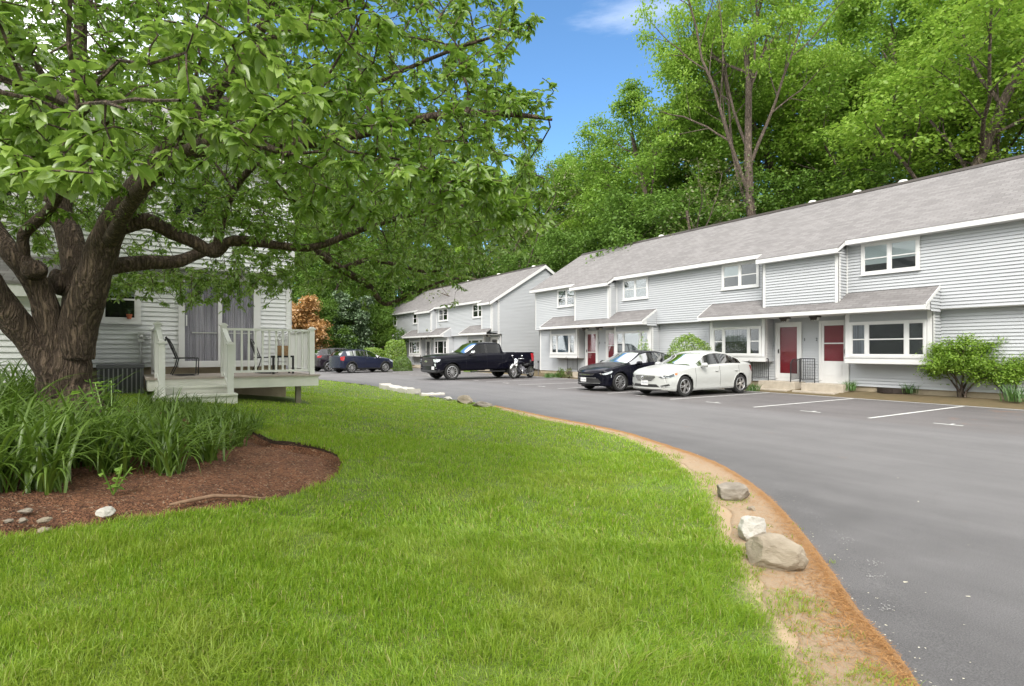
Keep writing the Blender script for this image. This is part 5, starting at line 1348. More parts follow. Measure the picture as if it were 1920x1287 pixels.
HB = dict(cat='car', L=4.35, R=.335, wheels=(.92, 3.46), paint='paint_navy', gap=.05, bow=.2, tbow=.14, spokes=10, sw=.03, black_below=.33, arch_trim=.05,
    low=[(0, .30), (.1, .24), (.5, .22), (3.9, .24), (4.35, .36)], sh=[(0, .66), (.15, .76), (.5, .86), (1.1, .95), (2.3, 1.0), (3.4, 1.07), (4.1, 1.12), (4.35, 1.04)],
    top=[(0, .74), (.12, .86), (.5, .96), (1.05, 1.05), (1.2, 1.09), (1.95, 1.46), (2.3, 1.545), (2.8, 1.56), (3.3, 1.54), (3.85, 1.46), (4.0, 1.40), (4.22, 1.16), (4.35, 1.08)],
    w=[(0, .68), (.06, .76), (.2, .85), (.5, .89), (.9, .90), (3.5, .90), (4.1, .86), (4.3, .79), (4.35, .72)], cab=[(1.0, 0), (1.95, 1), (3.9, 1), (4.25, .1)], wr=[(1.0, .68), (1.95, .60), (3.9, .57), (4.3, .66)],
    ws=(1.12, 1.98), rw=(3.92, 4.22), sg=(1.3, 3.75), bp=(2.42, 2.52), cp=(3.26, 3.31), doors=(1.3, 2.46, 3.36), handles=(2.3, 3.2), hz=.92, mirror=(1.55, 1.06), seat=(2.3, 1.0), sideg='car_glass', mm='plastic',
    patches=[('headlight', 'side', 'lens', [(.08, .74), (.52, .86), (.60, .84), (.45, .74), (.12, .66)]), ('tail_light', 'side', 'red_lens', [(3.98, 1.10), (4.32, 1.05), (4.33, .84), (4.12, .80), (4.02, .95)]), ('grille', 'front', 'plastic', [(-.45, .66), (.45, .66), (.4, .5), (-.4, .5)])])
def axle_pose(sp, rear, front_, near_w):
    """place a car from the ground points of its visible rear and front wheels (s, t)"""
    r = Vector((-rear[0], rear[1])); f = Vector((-front_[0], front_[1])); d = (f - r).normalized(); rz = math.atan2(d.y, d.x)
    left = Vector((-d.y, d.x)); wm = (sp['wheels'][0] + sp['wheels'][1]) / 2
    c = (f + r) / 2 + left * near_w - d * (sp['L'] / 2 - wm)
    return c.x, c.y, rz
x, y, rz = axle_pose(HB, (36.35, 10.85), (36.9, 13.1), .86)
car('parked_hatchback', 'navy blue hatchback with red tail lights, parked nosed towards the hedges', x, y, rz, HB)
SUV = dict(HB); SUV.update(cat='suv', paint='paint_plum', L=4.6, wheels=(.95, 3.66), R=.36, spokes=5, double=True, arch_trim=.0, black_below=.36,
    sh=[(0, .72), (.15, .84), (.5, .94), (1.1, 1.02), (2.3, 1.08), (3.5, 1.14), (4.3, 1.17), (4.6, 1.08)],
    top=[(0, .8), (.12, .94), (.5, 1.04), (1.05, 1.12), (1.2, 1.17), (1.95, 1.56), (2.3, 1.65), (2.8, 1.67), (3.5, 1.65), (4.1, 1.57), (4.25, 1.50), (4.48, 1.22), (4.6, 1.12)],
    low=[(0, .32), (.1, .26), (.5, .25), (4.1, .27), (4.6, .40)], w=[(0, .70), (.06, .79), (.2, .88), (.5, .92), (.9, .93), (3.8, .93), (4.35, .88), (4.55, .81), (4.6, .74)],
    cab=[(1.0, 0), (1.95, 1), (4.15, 1), (4.5, .1)], wr=[(1.0, .7), (1.95, .63), (4.1, .60), (4.5, .68)], rw=(4.18, 4.48), sg=(1.3, 4.05), bp=(2.45, 2.55), cp=(3.38, 3.46), doors=(1.3, 2.5, 3.48), handles=(2.32, 3.3), hz=.98, mirror=(1.55, 1.14), seat=(2.35, 1.08),
    patches=[('headlight', 'side', 'lens', [(.08, .82), (.52, .94), (.60, .90), (.45, .82), (.12, .74)]), ('tail_light', 'side', 'red_lens', [(4.2, 1.13), (4.57, 1.08), (4.58, .96), (4.3, .98)]), ('grille', 'front', 'plastic', [(-.45, .74), (.45, .74), (.4, .55), (-.4, .55)])])
x, y, rz = axle_pose(SUV, (39.75, 10.25), (40.35, 12.7), .88)
car('parked_suv', 'dark plum suv with silvery roof rails, parked beyond the navy hatchback', x, y, rz, SUV)

# ---- motorcycle
f_ = g0(964, 710.5); r_ = g0(993, 708.5); fw = Vector(cw(*f_)[:2]); rw_ = Vector(cw(*r_)[:2]); d = (fw - rw_).normalized(); c_ = (fw + rw_) / 2
mo = thing('motorcycle', 'black and chrome motorcycle parked beside the pickup tailgate', 'motorcycle', (c_.x, c_.y, 0), math.atan2(d.y, d.x))
WB = .76
for xw, R_, wd in ((WB, .34, .05), (-WB, .33, .075)):
    mb = MB(); mb.lathe([(R_ * .72, -wd), (R_ * .9, -wd), (R_, 0), (R_ * .9, wd), (R_ * .72, wd)], (xw, 0, R_), 'y', 28, closed=True); w_ = mb.build('wheel', M['rubber'], mo, smooth=True)
    mb = MB(); mb.lathe([(R_ * .62, -.03), (R_ * .73, -.04), (R_ * .73, .04), (R_ * .62, .03)], (xw, 0, R_), 'y', 24, closed=True); mb.lathe([(0, -.06), (.05, -.06), (.05, .06), (0, .06)], (xw, 0, R_), 'y', 10)
    for k in range(10): t = k * math.pi / 5; mb.bar((xw, .0, R_), (xw + R_ * .66 * math.cos(t), .0, R_ + R_ * .66 * math.sin(t)), .02, .02)
    mb.build('rim', M['alloy'], w_)
mb = MB()
for y in (-.09, .09): mb.tube([(WB, y, .34), (WB - .16, y, .72), (WB - .26, y, .98)], .024, 8)
mb.build('fork', M['chrome'], mo, smooth=True)
mb = MB(); mb.tube([(WB + .28 * math.cos(t), 0, .34 + .38 * math.sin(t)) for t in [math.pi * (.12 + .1 * k) for k in range(8)]], .075, 8); mb.ball((WB - .20, 0, .80), (.12, .13, .15)); mb.build('front_fairing', M['chrome'], mo, smooth=True)
mb = MB(); mb.tube([(WB - .28, 0, .98), (WB - .33, -.12, 1.04), (WB - .42, -.36, 1.04)], .014, 6); mb.tube([(WB - .28, 0, .98), (WB - .33, .12, 1.04), (WB - .42, .36, 1.04)], .014, 6)
for y in (-.28, .28): mb.tube([(WB - .38, y, 1.04), (WB - .3, y * 1.1, 1.16)], .008, 5); mb.ball((WB - .3, y * 1.12, 1.18), (.02, .06, .045), 8, 6)
mb.build('handlebar', M['chrome'], mo, smooth=True)
mb = MB(); mb.ball((WB - .19, 0, .96), (.09, .09, .09)); mb.build('headlight', M['lens'], mo, smooth=True)
mb = MB(); mb.ball((.12, 0, .80), (.30, .14, .13)); mb.build('fuel_tank', M['paint_black'], mo, smooth=True)
mb = MB(); mb.ball((-.26, 0, .69), (.26, .14, .07)); mb.ball((-.55, 0, .74), (.2, .11, .06)); mb.ball((-.72, 0, .86), (.05, .12, .12)); mb.build('seat', M['plastic'], mo, smooth=True)
mb = MB(); mb.ball((.02, 0, .45), (.24, .17, .20)); mb.lathe([(.07, -.2), (.12, -.2), (.12, .2), (.07, .2)], (.0, 0, .38), 'y', 14); mb.bar((.12, 0, .5), (.25, 0, .74), .2, .12); mb.build('engine', M['ac'], mo, smooth=True, sharp=40)
mb = MB()
for y in (-.15, .15): mb.tube([(.45, 0, .90), (.3, y * .4, .5), (.15, y, .28), (-.3, y, .28), (-.5, y, .5), (-.7, y * .8, .62)], .02, 6); mb.tube([(-.35, y, .33), (-WB, y, .33)], .022, 6)
mb.build('frame', M['iron'], mo, smooth=True)
mb = MB()
for y in (-.19, .19): mb.tube([(.2, y * .8, .5), (.22, y, .25), (-.1, y, .22), (-.8, y * 1.1, .3)], [.025, .025, .03, .045], 8)
mb.build('exhaust', M['chrome'], mo, smooth=True)
mb = MB(); mb.tube([(-WB + .38 * math.cos(t), 0, .33 + .39 * math.sin(t)) for t in [math.pi * (.3 + .09 * k) for k in range(8)]], .085, 8); mb.build('rear_mudguard', M['paint_black'], mo, smooth=True)
mb = MB(); mb.ball((-WB - .25, 0, .64), (.04, .07, .05)); mb.build('tail_light', M['red_lens'], mo, smooth=True)
mb = MB(); mb.bar((-.05, -.15, .28), (-.12, -.3, .0), .025); mb.build('kickstand', M['iron'], mo)
# ---------------------------------------------------------------- vegetation
def rngN(s): return np.random.default_rng(s)
def quads_from(centers, normals, ups, size, aspect, bend=.0):
    """one bent diamond leaf per centre: 4 verts, 1 quad"""
    n = len(centers); s = size[:, None]
    side = np.cross(normals, ups); side /= np.linalg.norm(side, axis=1, keepdims=True) + 1e-9
    a = centers - ups * s * .5; b = centers + side * s * aspect * .5 + normals * s * bend; c = centers + ups * s * .5; d = centers - side * s * aspect * .5 + normals * s * bend
    V = np.stack([a, b, c, d], 1).reshape(-1, 3); F = np.arange(4 * n).reshape(n, 4); return V, F
def rand_dirs(r, n):
    v = r.normal(size=(n, 3)); return v / np.linalg.norm(v, axis=1, keepdims=True)
def grow(r, base, d, length, rad0, level, maxlev, out, tips, P):
    """recursive limb growth; out collects (points, radii), tips the ends of the finest twigs"""
    n = max(3, int(P['segs'] - level)); p = np.array(base, float); pts = [p.copy()]; rs = [rad0]; dd = np.array(d, float)
    for i in range(n):
        dd = dd + r.normal(size=3) * P['wob'] + np.array([0, 0, P['up'] * (1 if level < 2 else .4)])
        dd /= np.linalg.norm(dd); p = p + dd * length / n; pts.append(p.copy()); rs.append(rad0 * (1 - (1 - P['taper']) * (i + 1) / n))
    out.append((pts, rs, level))
    if level >= maxlev: tips.append((pts[-1], dd)); tips.append((pts[-2], dd)); return
    k = P['kids'][level]
    for j in range(k):
        f = P['start'][level] + (1 - P['start'][level]) * (j + r.uniform(.1, .9)) / k
        i = min(n - 1, int(f * n)); t = f * n - i; q = pts[i] * (1 - t) + pts[i + 1] * t
        az = 2.4 * j + r.uniform(-.5, .5) + level
        ax = np.array(pts[i + 1]) - pts[i]; ax /= np.linalg.norm(ax)
        o1 = np.cross(ax, [0.2, .3, 1]); o1 /= np.linalg.norm(o1) + 1e-9; o2 = np.cross(ax, o1)
        ang = P['ang'][level] * r.uniform(.75, 1.2)
        nd = ax * math.cos(ang) + (o1 * math.cos(az) + o2 * math.sin(az)) * math.sin(ang)
        ln = length * P['len'][level] * r.uniform(.75, 1.15) * (1.1 - .45 * (f - P['start'][level]) / (1.001 - P['start'][level]))
        grow(r, q, nd, ln, max(rs[i] * P['rk'][level], .012), level + 1, maxlev, out, tips, P)
    tips.append((pts[-1], dd))
def limb_mesh(out, base_n=10):
    mb = MB()
    for pts, rs, lv in out:
        mb.tube(pts, rs, max(4, base_n - 2 * lv), cap=False, rough=.12 if lv == 0 else 0)
    return mb
def spray_leaves(r, tips, per, R, flat, size, up_bias=.9, droop=.25):
    C = []; Nn = []; U = []
    for (p, d) in tips:
        n = int(per * r.uniform(.6, 1.4)); q = r.normal(size=(n, 3)) * np.array([R, R, R * flat]) * .55
        rr = np.hypot(q[:, 0], q[:, 1]); q[:, 2] -= droop * rr * rr / R
        C.append(np.array(p) + q); nn = rand_dirs(r, n) * .75 + np.array([0, 0, up_bias]) + q / R * .3
        Nn.append(nn / np.linalg.norm(nn, axis=1, keepdims=True)); u = rand_dirs(r, n) + q / R * .8 + np.array([0, 0, -.35]); U.append(u)
    C = np.vstack(C); Nn = np.vstack(Nn); U = np.vstack(U); U -= Nn * (U * Nn).sum(1, keepdims=True); U /= np.linalg.norm(U, axis=1, keepdims=True) + 1e-9
    return quads_from(C, Nn, U, size * r.uniform(.6, 1.35, len(C)), .62, .08)

M['leaf_spring'] = leaf_mat('young yellow green leaf', (.17, .305, .035), (.28, .41, .06), .45, .02)
M['leaf_mid'] = leaf_mat('green leaf', (.13, .25, .03), (.225, .345, .055), .43, .02)
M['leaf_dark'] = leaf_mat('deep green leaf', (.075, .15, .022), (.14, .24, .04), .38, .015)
M['leaf_brown'] = leaf_mat('sparse dull foliage', (.08, .11, .03), (.19, .2, .07), .35)
M['leaf_orange'] = leaf_mat('orange maple leaf', (.38, .20, .065), (.50, .31, .12), .35)
M['needle'] = leaf_mat('blue green needles', (.07, .125, .055), (.14, .21, .10), .15)
WOOD_P = dict(segs=8, wob=.10, up=.05, taper=.45, kids=[9, 6, 4], start=[.35, .3, .25], ang=[.95, .75, .7], len=[.50, .52, .52], rk=[.42, .45, .5])
TREES = {}
def tree_kind(key, seed, H, r0, P, per, R, flat, size, lm, bm='bark_grey', maxlev=3, lean=(0, 0), forks=None):
    r = rngN(seed); out = []; tips = []
    grow(r, (0, 0, -.6), (lean[0], lean[1], 1), H, r0, 0, maxlev, out, tips, P)
    V, F = spray_leaves(r, tips, per, R, flat, size); print(key, len(tips), len(F))
    tr = limb_mesh(out, 12)
    TREES[key] = (tr, bm, V, F, lm)
def put_tree(key, u, Yd, base_dz=0.0, scale=1.0, rz=0.0, label='', name='tree', group=None, cat='tree', sz=None, protos={}, zabs=None):
    a = (u - CU) / FPX * Yd; X, Yw, _ = cw(a, Yd); z = H1(a, Yd) + base_dz if zabs is None else zabs
    if key not in protos:
        root = thing(name, label, cat, (X, Yw, z), rz, group)
        tr, bm, V, F, lm = TREES[key]
        tr.build('trunk', M[bm], root, smooth=True); mesh_np('crown', V, F, M[lm], root); protos[key] = root
    else:
        root = copy_tree(protos[key]); root.name = name; root.location = (X, Yw, z); root.rotation_euler = (0, 0, rz)
        for k in ('group',):
            if k in root: del root[k]
        tag(root, label, cat, group)
    root.scale = (scale, scale, sz if sz else scale)
    return root
P1 = dict(WOOD_P); P1.update(kids=[8, 6, 4], start=[.40, .25, .2], ang=[.70, .7, .7], len=[.62, .52, .5], up=.06, rk=[.42, .5, .5])
P2 = dict(WOOD_P); P2.update(kids=[12, 5, 4], start=[.3, .25, .2], ang=[1.0, .7, .7], len=[.36, .55, .5], up=.04)
P3 = dict(WOOD_P); P3.update(kids=[10, 5, 4], start=[.42, .25, .2], ang=[.9, .75, .7], len=[.42, .55, .5], up=.07)
P4 = dict(WOOD_P); P4.update(kids=[9, 5, 3], start=[.15, .2, .2], ang=[1.0, .8, .7], len=[.55, .55, .5], up=.03, wob=.14)
P5 = dict(WOOD_P); P5.update(kids=[14, 6, 3], start=[.12, .2, .2], ang=[.9, .6, .6], len=[.42, .5, .5], up=.05)
tree_kind('big', 11, 24, .55, P1, 96, 1.15, .34, .27, 'leaf_spring', 'bark_grey')
tree_kind('tall', 12, 23, .40, P2, 58, 1.0, .45, .27, 'leaf_mid', 'bark_grey')
tree_kind('loose', 13, 22, .42, P3, 68, 1.12, .30, .27, 'leaf_spring', 'bark_grey', lean=(.08, .02))
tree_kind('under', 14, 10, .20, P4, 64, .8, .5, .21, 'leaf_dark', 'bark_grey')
tree_kind('bare', 15, 15, .22, P4, 7, .9, .5, .22, 'leaf_brown', 'bark_grey')
tree_kind('bush', 16, 6.5, .16, P5, 60, .6, .5, .24, 'leaf_mid', 'bark_grey')
tree_kind('maple', 17, 3.6, .10, P5, 36, .34, .4, .13, 'leaf_orange', 'bark_grey')
tree_kind('pine', 18, 8.0, .18, dict(P5, kids=[18, 6, 3], up=.02, ang=[1.15, .6, .6], len=[.32, .5, .5]), 42, .5, .35, .2, 'needle', 'bark_grey')

put_tree('big', 1412, 36, 0, .66, .4, 'tallest spreading yellow-green tree with its thick forked trunk bare above the near roof', 'broadleaf_tree', sz=.98)
put_tree('loose', 1935, 29, 0, .80, 2.5, 'leaning pale-barked tree at the right edge of the wood, above the near roof', 'broadleaf_tree')
put_tree('loose', 1692, 33, 0, .88, .3, 'yellow-green tree whose dark trunk rises by a roof vent on the near row', 'broadleaf_tree')
put_tree('tall', 1755, 38, 0, 1.0, 1.3, 'slender dark-trunked tree between the vent tree and the right edge of the wood', 'broadleaf_tree')
put_tree('loose', 1560, 42, 0, 1.05, 3.4, 'feathery light green tree just right of the tallest forked tree', 'broadleaf_tree')
put_tree('tall', 1262, 46, 0, .86, 2.2, 'full green tree left of the tallest forked tree, at the blue sky edge', 'broadleaf_tree')
put_tree('tall', 1150, 54, 0, .70, .7, 'rounded green tree lower than its neighbours below the blue sky', 'broadleaf_tree')
put_tree('big', 1420, 54, 0, .95, 5.2, 'wide yellow-green tree behind the tallest forked tree', 'broadleaf_tree')
put_tree('loose', 1062, 60, 0, .86, 1.1, 'green tree seen just past the tip of the nearest branches', 'broadleaf_tree')
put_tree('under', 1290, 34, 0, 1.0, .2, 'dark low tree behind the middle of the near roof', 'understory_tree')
put_tree('bare', 1345, 33, 0, .72, 1.2, 'nearly leafless twiggy tree with pale stems behind the near roof', 'bare_tree')
put_tree('bare', 1010, 52, 0, 1.05, 2.0, 'half bare brown tree above the far row gable', 'bare_tree')
put_tree('bare', 935, 56, 0, 1.0, 4.0, 'half bare brown tree over the ridge of the far row', 'bare_tree')
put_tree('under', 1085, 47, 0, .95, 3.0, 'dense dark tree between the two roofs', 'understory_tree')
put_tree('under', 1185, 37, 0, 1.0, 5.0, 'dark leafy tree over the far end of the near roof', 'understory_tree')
rr = random.Random(21)
wl = 'tall leafy tree in the massed woods behind the townhouse rows'
for (u, Y, k, s) in [(1100, 57, 'tall', .80), (1022, 64, 'tall', .84), (1345, 50, 'tall', .92), (1455, 46, 'loose', .95), (1520, 50, 'loose', .95), (1600, 50, 'loose', .8), (1740, 46, 'big', .72), (1825, 42, 'loose', .85), (1880, 38, 'tall', .8), (1975, 36, 'loose', 1.0), (2080, 36, 'big', 1.0), (1345, 62, 'tall', .9), (1215, 66, 'loose', .72), (1010, 70, 'tall', .66), (960, 66, 'big', .6), (900, 70, 'tall', .8), (850, 66, 'loose', .85), (800, 72, 'big', .8), (745, 68, 'tall', .9), (690, 72, 'loose', .85), (640, 66, 'tall', .85), (590, 70, 'big', .8), (530, 62, 'tall', .85), (470, 58, 'loose', .9), (400, 55, 'tall', .9), (300, 52, 'big', .8), (180, 50, 'tall', .9), (60, 46, 'loose', .9), (-80, 44, 'tall', .9)]:
    put_tree(k, u, Y, 0, s, rr.uniform(0, 6.28), wl, 'broadleaf_tree', 'tall trees massed in the woods')
ul = 'low bushy dark tree filling the shade under the woods'
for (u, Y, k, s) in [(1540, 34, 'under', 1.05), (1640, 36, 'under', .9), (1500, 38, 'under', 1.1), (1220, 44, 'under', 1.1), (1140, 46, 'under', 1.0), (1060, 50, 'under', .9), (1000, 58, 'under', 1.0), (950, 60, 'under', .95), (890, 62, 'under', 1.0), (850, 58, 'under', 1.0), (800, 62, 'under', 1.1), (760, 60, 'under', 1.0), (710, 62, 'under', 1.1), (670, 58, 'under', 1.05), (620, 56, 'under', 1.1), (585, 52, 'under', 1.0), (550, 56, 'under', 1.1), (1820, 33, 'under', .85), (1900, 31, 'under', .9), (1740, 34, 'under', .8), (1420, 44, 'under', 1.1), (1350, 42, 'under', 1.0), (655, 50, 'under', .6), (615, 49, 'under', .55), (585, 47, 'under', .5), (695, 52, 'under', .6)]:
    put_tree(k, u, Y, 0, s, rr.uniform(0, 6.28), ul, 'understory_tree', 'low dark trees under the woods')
# unseen woods added behind the viewer, to darken reflections in panes and paint
Vs = []; Fs = []; base = 0
for (xc, yc, k, s_) in [(-26, -14, 'tall', .8), (-17, -22, 'big', .7), (-6, -25, 'tall', .85), (5, -27, 'loose', .85), (14, -22, 'tall', .8), (23, -17, 'big', .7), (31, -8, 'tall', .85), (-32, -3, 'loose', .8), (38, 2, 'loose', .9), (-11, -30, 'under', 1.2), (9, -24, 'under', 1.2), (19, -15, 'under', 1.1), (27, -12, 'under', 1.2), (-22, -20, 'under', 1.2), (0, -22, 'under', 1.1)]:
    V = TREES[k][2].reshape(-1, 4, 3)[::3]; c_ = V.mean(1, keepdims=True); V = (c_ + (V - c_) * 1.7).reshape(-1, 3) * s_
    ca, sa = math.cos(xc), math.sin(xc); o_ = np.array(cw(xc, yc, 0)); V = np.stack([V[:, 0] * ca - V[:, 1] * sa, V[:, 0] * sa + V[:, 1] * ca, V[:, 2]], 1) + o_
    Vs.append(V); Fs.append(np.arange(len(V)).reshape(-1, 4) + base); base += len(V)
o = mesh_np('woods', np.vstack(Vs), np.vstack(Fs), M['leaf_mid']); tag(o, 'unseen leafy woods behind the viewpoint, added to darken reflections', 'woods', kind='stuff')
put_tree('maple', 572, 46, -.2, 1.55, .5, 'orange-leaved maple behind the corner of the pale house', 'orange_maple', zabs=.2)
put_tree('pine', 652, 49, 0, .80, .5, 'blue-green soft-needled tree beyond the dark suv', 'needle_tree', zabs=0.0)
put_tree('bush', 735, 55, 0, .8, 1.5, 'green bushy tree at the far end of the parking lot', 'bushy_tree', zabs=0)

ORD = 'first second third fourth fifth sixth seventh eighth ninth tenth eleventh twelfth'.split()
def land(u):
    for lim, nm in ((330, 'behind the pale house'), (560, 'behind the pale house corner'), (720, 'over the far parked cars'), (935, 'over the far row roof'), (1105, 'over the gap between the rows'), (1330, 'over the far half of the near row'), (1620, 'over the middle of the near row'), (9999, 'over the near end of the near row')):
        if u < lim: return nm
for grp, word in (('tall trees massed in the woods', 'tall backdrop tree'), ('low dark trees under the woods', 'low bushy tree')):
    byl = {}
    for o in [o for o in COL.objects if o.get('group') == grp]: byl.setdefault(land(proj(o.location)[0]), []).append(o)
    for nm, L_ in byl.items():
        L_.sort(key=lambda o: proj(o.location)[0])
        for i, o in enumerate(L_): o['label'] = f"{word} {nm}" + ('' if len(L_) == 1 else f", {ORD[i]} from the left")

# ---- clipped hedges and shrubs
def clipped(name, label, u, Yd, rx, ry, rz_, seed, lm, n, size, cat='bush', power=2.6, group=None, zc=None, rough=.08):
    a = (u - CU) / FPX * Yd; X, Yw, _ = cw(a, Yd); z = H1(a, Yd)
    root = thing(name, label, cat, (X, Yw, z), 0, group); r = rngN(seed)
    dv = rand_dirs(r, n); dv[:, 2] = np.abs(dv[:, 2]) * 1.15 - .15; dv /= np.linalg.norm(dv, axis=1, keepdims=True)
    k = 1 / (np.abs(dv) ** power).sum(1) ** (1 / power)
    nzv = fbm(dv[:, 0] * 2.2 + seed, dv[:, 1] * 2.2 + dv[:, 2] * 1.3, 1.0, seed)
    rad_ = k * (1 + rough * nzv * 1.6) * (1 - np.abs(r.normal(size=n)) * .06)
    C = dv * rad_[:, None] * np.array([rx, ry, rz_]); C[:, 2] = C[:, 2] * .5 * 2
    C[:, 2] = np.maximum(C[:, 2] + rz_ * .12, .02)
    Nn = dv * .8 + rand_dirs(r, n) * .8; Nn /= np.linalg.norm(Nn, axis=1, keepdims=True); U = rand_dirs(r, n); U -= Nn * (U * Nn).sum(1, keepdims=True); U /= np.linalg.norm(U, axis=1, keepdims=True)
    V, F = quads_from(C, Nn, U, size * r.uniform(.6, 1.3, n), .6, .08)
    mesh_np('foliage', V, F, M[lm], root)
    mb = MB(); rr = random.Random(seed)
    for i in range(14):
        t = rr.uniform(0, 6.28); q = rr.uniform(.3, .8); mb.tube([(0, 0, -.1), (rx * q * .5 * math.cos(t), ry * q * .5 * math.sin(t), rz_ * .45), (rx * q * .85 * math.cos(t), ry * q * .85 * math.sin(t), rz_ * .85)], [.03, .02, .008], 5)
    mb.build('stem', M['bark_grey'], root, smooth=True)
    return root
M['leaf_hedge'] = leaf_mat('clipped hedge leaf', (.12, .23, .02), (.24, .36, .03), .3)
M['leaf_hedge2'] = leaf_mat('dark hedge leaf', (.07, .15, .015), (.15, .24, .03), .3)
clipped('hedge', 'tall clipped bright green hedge block left of the far row windows', 742, 45.0, .62, .85, 2.05, 31, 'leaf_hedge', 9000, .10, 'hedge', 3.6)
clipped('hedge', 'lower clipped hedge left of the tall one, behind the navy hatchback', 700, 47.0, .7, 1.2, 1.45, 32, 'leaf_hedge', 7000, .10, 'hedge', 3.2)
clipped('round_bush', 'low round clipped bush by the far row steps', 755, 40.5, .55, .68, .92, 33, 'leaf_hedge2', 6000, .07, 'bush', 2.4)
clipped('round_bush', 'rounded bright green shrub behind the white sedan', 1292, 22.6, .78, 1.1, 1.86, 34, 'leaf_hedge', 9000, .06, 'bush', 2.4)
clipped('yellow_shrub', 'small yellow-green shrub between the pickup nose and the far row', 882, 39.0, .45, .45, .75, 35, 'leaf_spring', 1500, .08, 'shrub', 2.0, rough=.4)
clipped('yellow_shrub', 'small yellow-green shrub above the black sedan roof', 1207, 24.8, .32, .4, 1.72, 36, 'leaf_spring', 1800, .06, 'shrub', 2.0, rough=.35)

def open_shrub(label, u, Yd, H, R, seed, per, size, lm, stems=13):
    a = (u - CU) / FPX * Yd; X, Yw, _ = cw(a, Yd); z = H1(a, Yd)
    root = thing('open_shrub', label, 'shrub', (X, Yw, z)); r = rngN(seed); out = []; tips = []
    P = dict(segs=7, wob=.16, up=.06, taper=.4, kids=[5, 4, 0], start=[.42, .3, .3], ang=[.6, .65, .6], len=[.42, .5, .5], rk=[.5, .55, .5])
    for i in range(stems):
        t = 2 * math.pi * i / stems + r.uniform(-.3, .3); q = r.uniform(.2, .75)
        grow(r, (r.uniform(-.12, .12), r.uniform(-.12, .12), -.05), (math.cos(t) * q * R / H * 1.5, math.sin(t) * q * R / H * 1.2, 1), H * r.uniform(.68, .98), .02, 0, 2, out, tips, P)
    tips = [t for t in tips if t[0][2] > H * .22]
    V, F = spray_leaves(r, tips, per, .22, .5, size)
    mesh_np('foliage', V, F, M[lm], root); limb_mesh(out, 7).build('stem', M['bark_grey'], root, smooth=True)
open_shrub('large open shrub with many bare stems against the near row siding', 1805, 16.4, 1.60, 1.15, 41, 44, .058, 'leaf_spring')
open_shrub('smaller open shrub at the right edge beside the larger one', 1893, 15.6, 1.15, .7, 42, 34, .052, 'leaf_spring', 7)

def blade_tuft(name, label, u, Yd, n, h, spread, w, seed, lm, cat, group=None):
    a = (u - CU) / FPX * Yd; X, Yw, _ = cw(a, Yd); z = H1(a, Yd)
    root = thing(name, label, cat, (X, Yw, z), 0, group); V, F = strap_leaves(rngN(seed), n, h, spread, w, .12)
    mesh_np('foliage', V, F, M[lm], root, smooth=True); return root
def strap_leaves(r, n, h, spread, w, base_r, segs=7):
    """arching strap leaves from one crown, each folded along its midrib"""
    Vs = []; Fs = []; k = 0
    for i in range(n):
        az = r.uniform(0, 2 * math.pi); L = h * r.uniform(.7, 1.25); lean = r.uniform(.15, 1.0) * spread; ww = w * r.uniform(.7, 1.2)
        b = np.array([r.normal() * base_r, r.normal() * base_r, -.03]); dirh = np.array([math.cos(az), math.sin(az), 0.0]); sd = np.array([-math.sin(az), math.cos(az), 0.0])
        th = .08 + .25 * lean * r.uniform(.5, 1); p = b.copy(); curl = (.9 + 1.5 * lean) * r.uniform(.7, 1.2) / segs
        for s in range(segs + 1):
            f = s / segs; wid_ = ww * (1 - f ** 2.2) * (.55 + .45 * min(1, f * 4)); up = np.array([0, 0, 1.0]); nrm_ = up * math.sin(th) - dirh * math.cos(th)
            Vs += [p - sd * wid_ + nrm_ * wid_ * -.5, p, p + sd * wid_ + nrm_ * wid_ * -.5]
            if s < segs:
                Fs += [(k, k + 1, k + 4, k + 3), (k + 1, k + 2, k + 5, k + 4)]; k += 3
                p = p + (dirh * math.sin(th) + up * math.cos(th)) * (L / segs); th = min(2.75, th + curl * (.35 + 1.3 * f))
        k += 3
    return np.array(Vs), np.array(Fs)
M['leaf_lily'] = leaf_mat('daylily strap leaf', (.085, .16, .016), (.16, .26, .035), .34, .05, rough=.45)
M['leaf_tuft'] = leaf_mat('grassy tuft leaf', (.06, .15, .03), (.12, .25, .05), .3)
for i, (u, Y, l) in enumerate([(1409, 20.6, 'dark grassy tuft beside the rear wheel of the white sedan'), (1592, 18.9, 'grassy tuft at the end of the stoop under the half-glass door'), (1706, 17.7, 'grassy tuft under the large bay window'), (1905, 15.0, 'grassy tuft at the foot of the rightmost shrub'),
                               (1028, 30.5, 'yellowish tuft by the corner of the near row'), (1042, 30.8, 'green tuft left of the far red door')]):
    blade_tuft('grass_tuft', l, u, Y, 110, .36 if u < 1900 else .5, .9, .010, 60 + i, 'leaf_tuft', 'grass tuft')
clipped('small_plant', 'dark small plant beside the green tuft at the near row bed', 1052, 30.6, .2, .2, .42, 45, 'leaf_dark', 500, .06, 'plant', 2.0, rough=.4)
clipped('small_plant', 'brownish small plant in front of the black sedan', 1066, 30.2, .22, .22, .40, 46, 'leaf_brown', 500, .06, 'plant', 2.0, rough=.4)

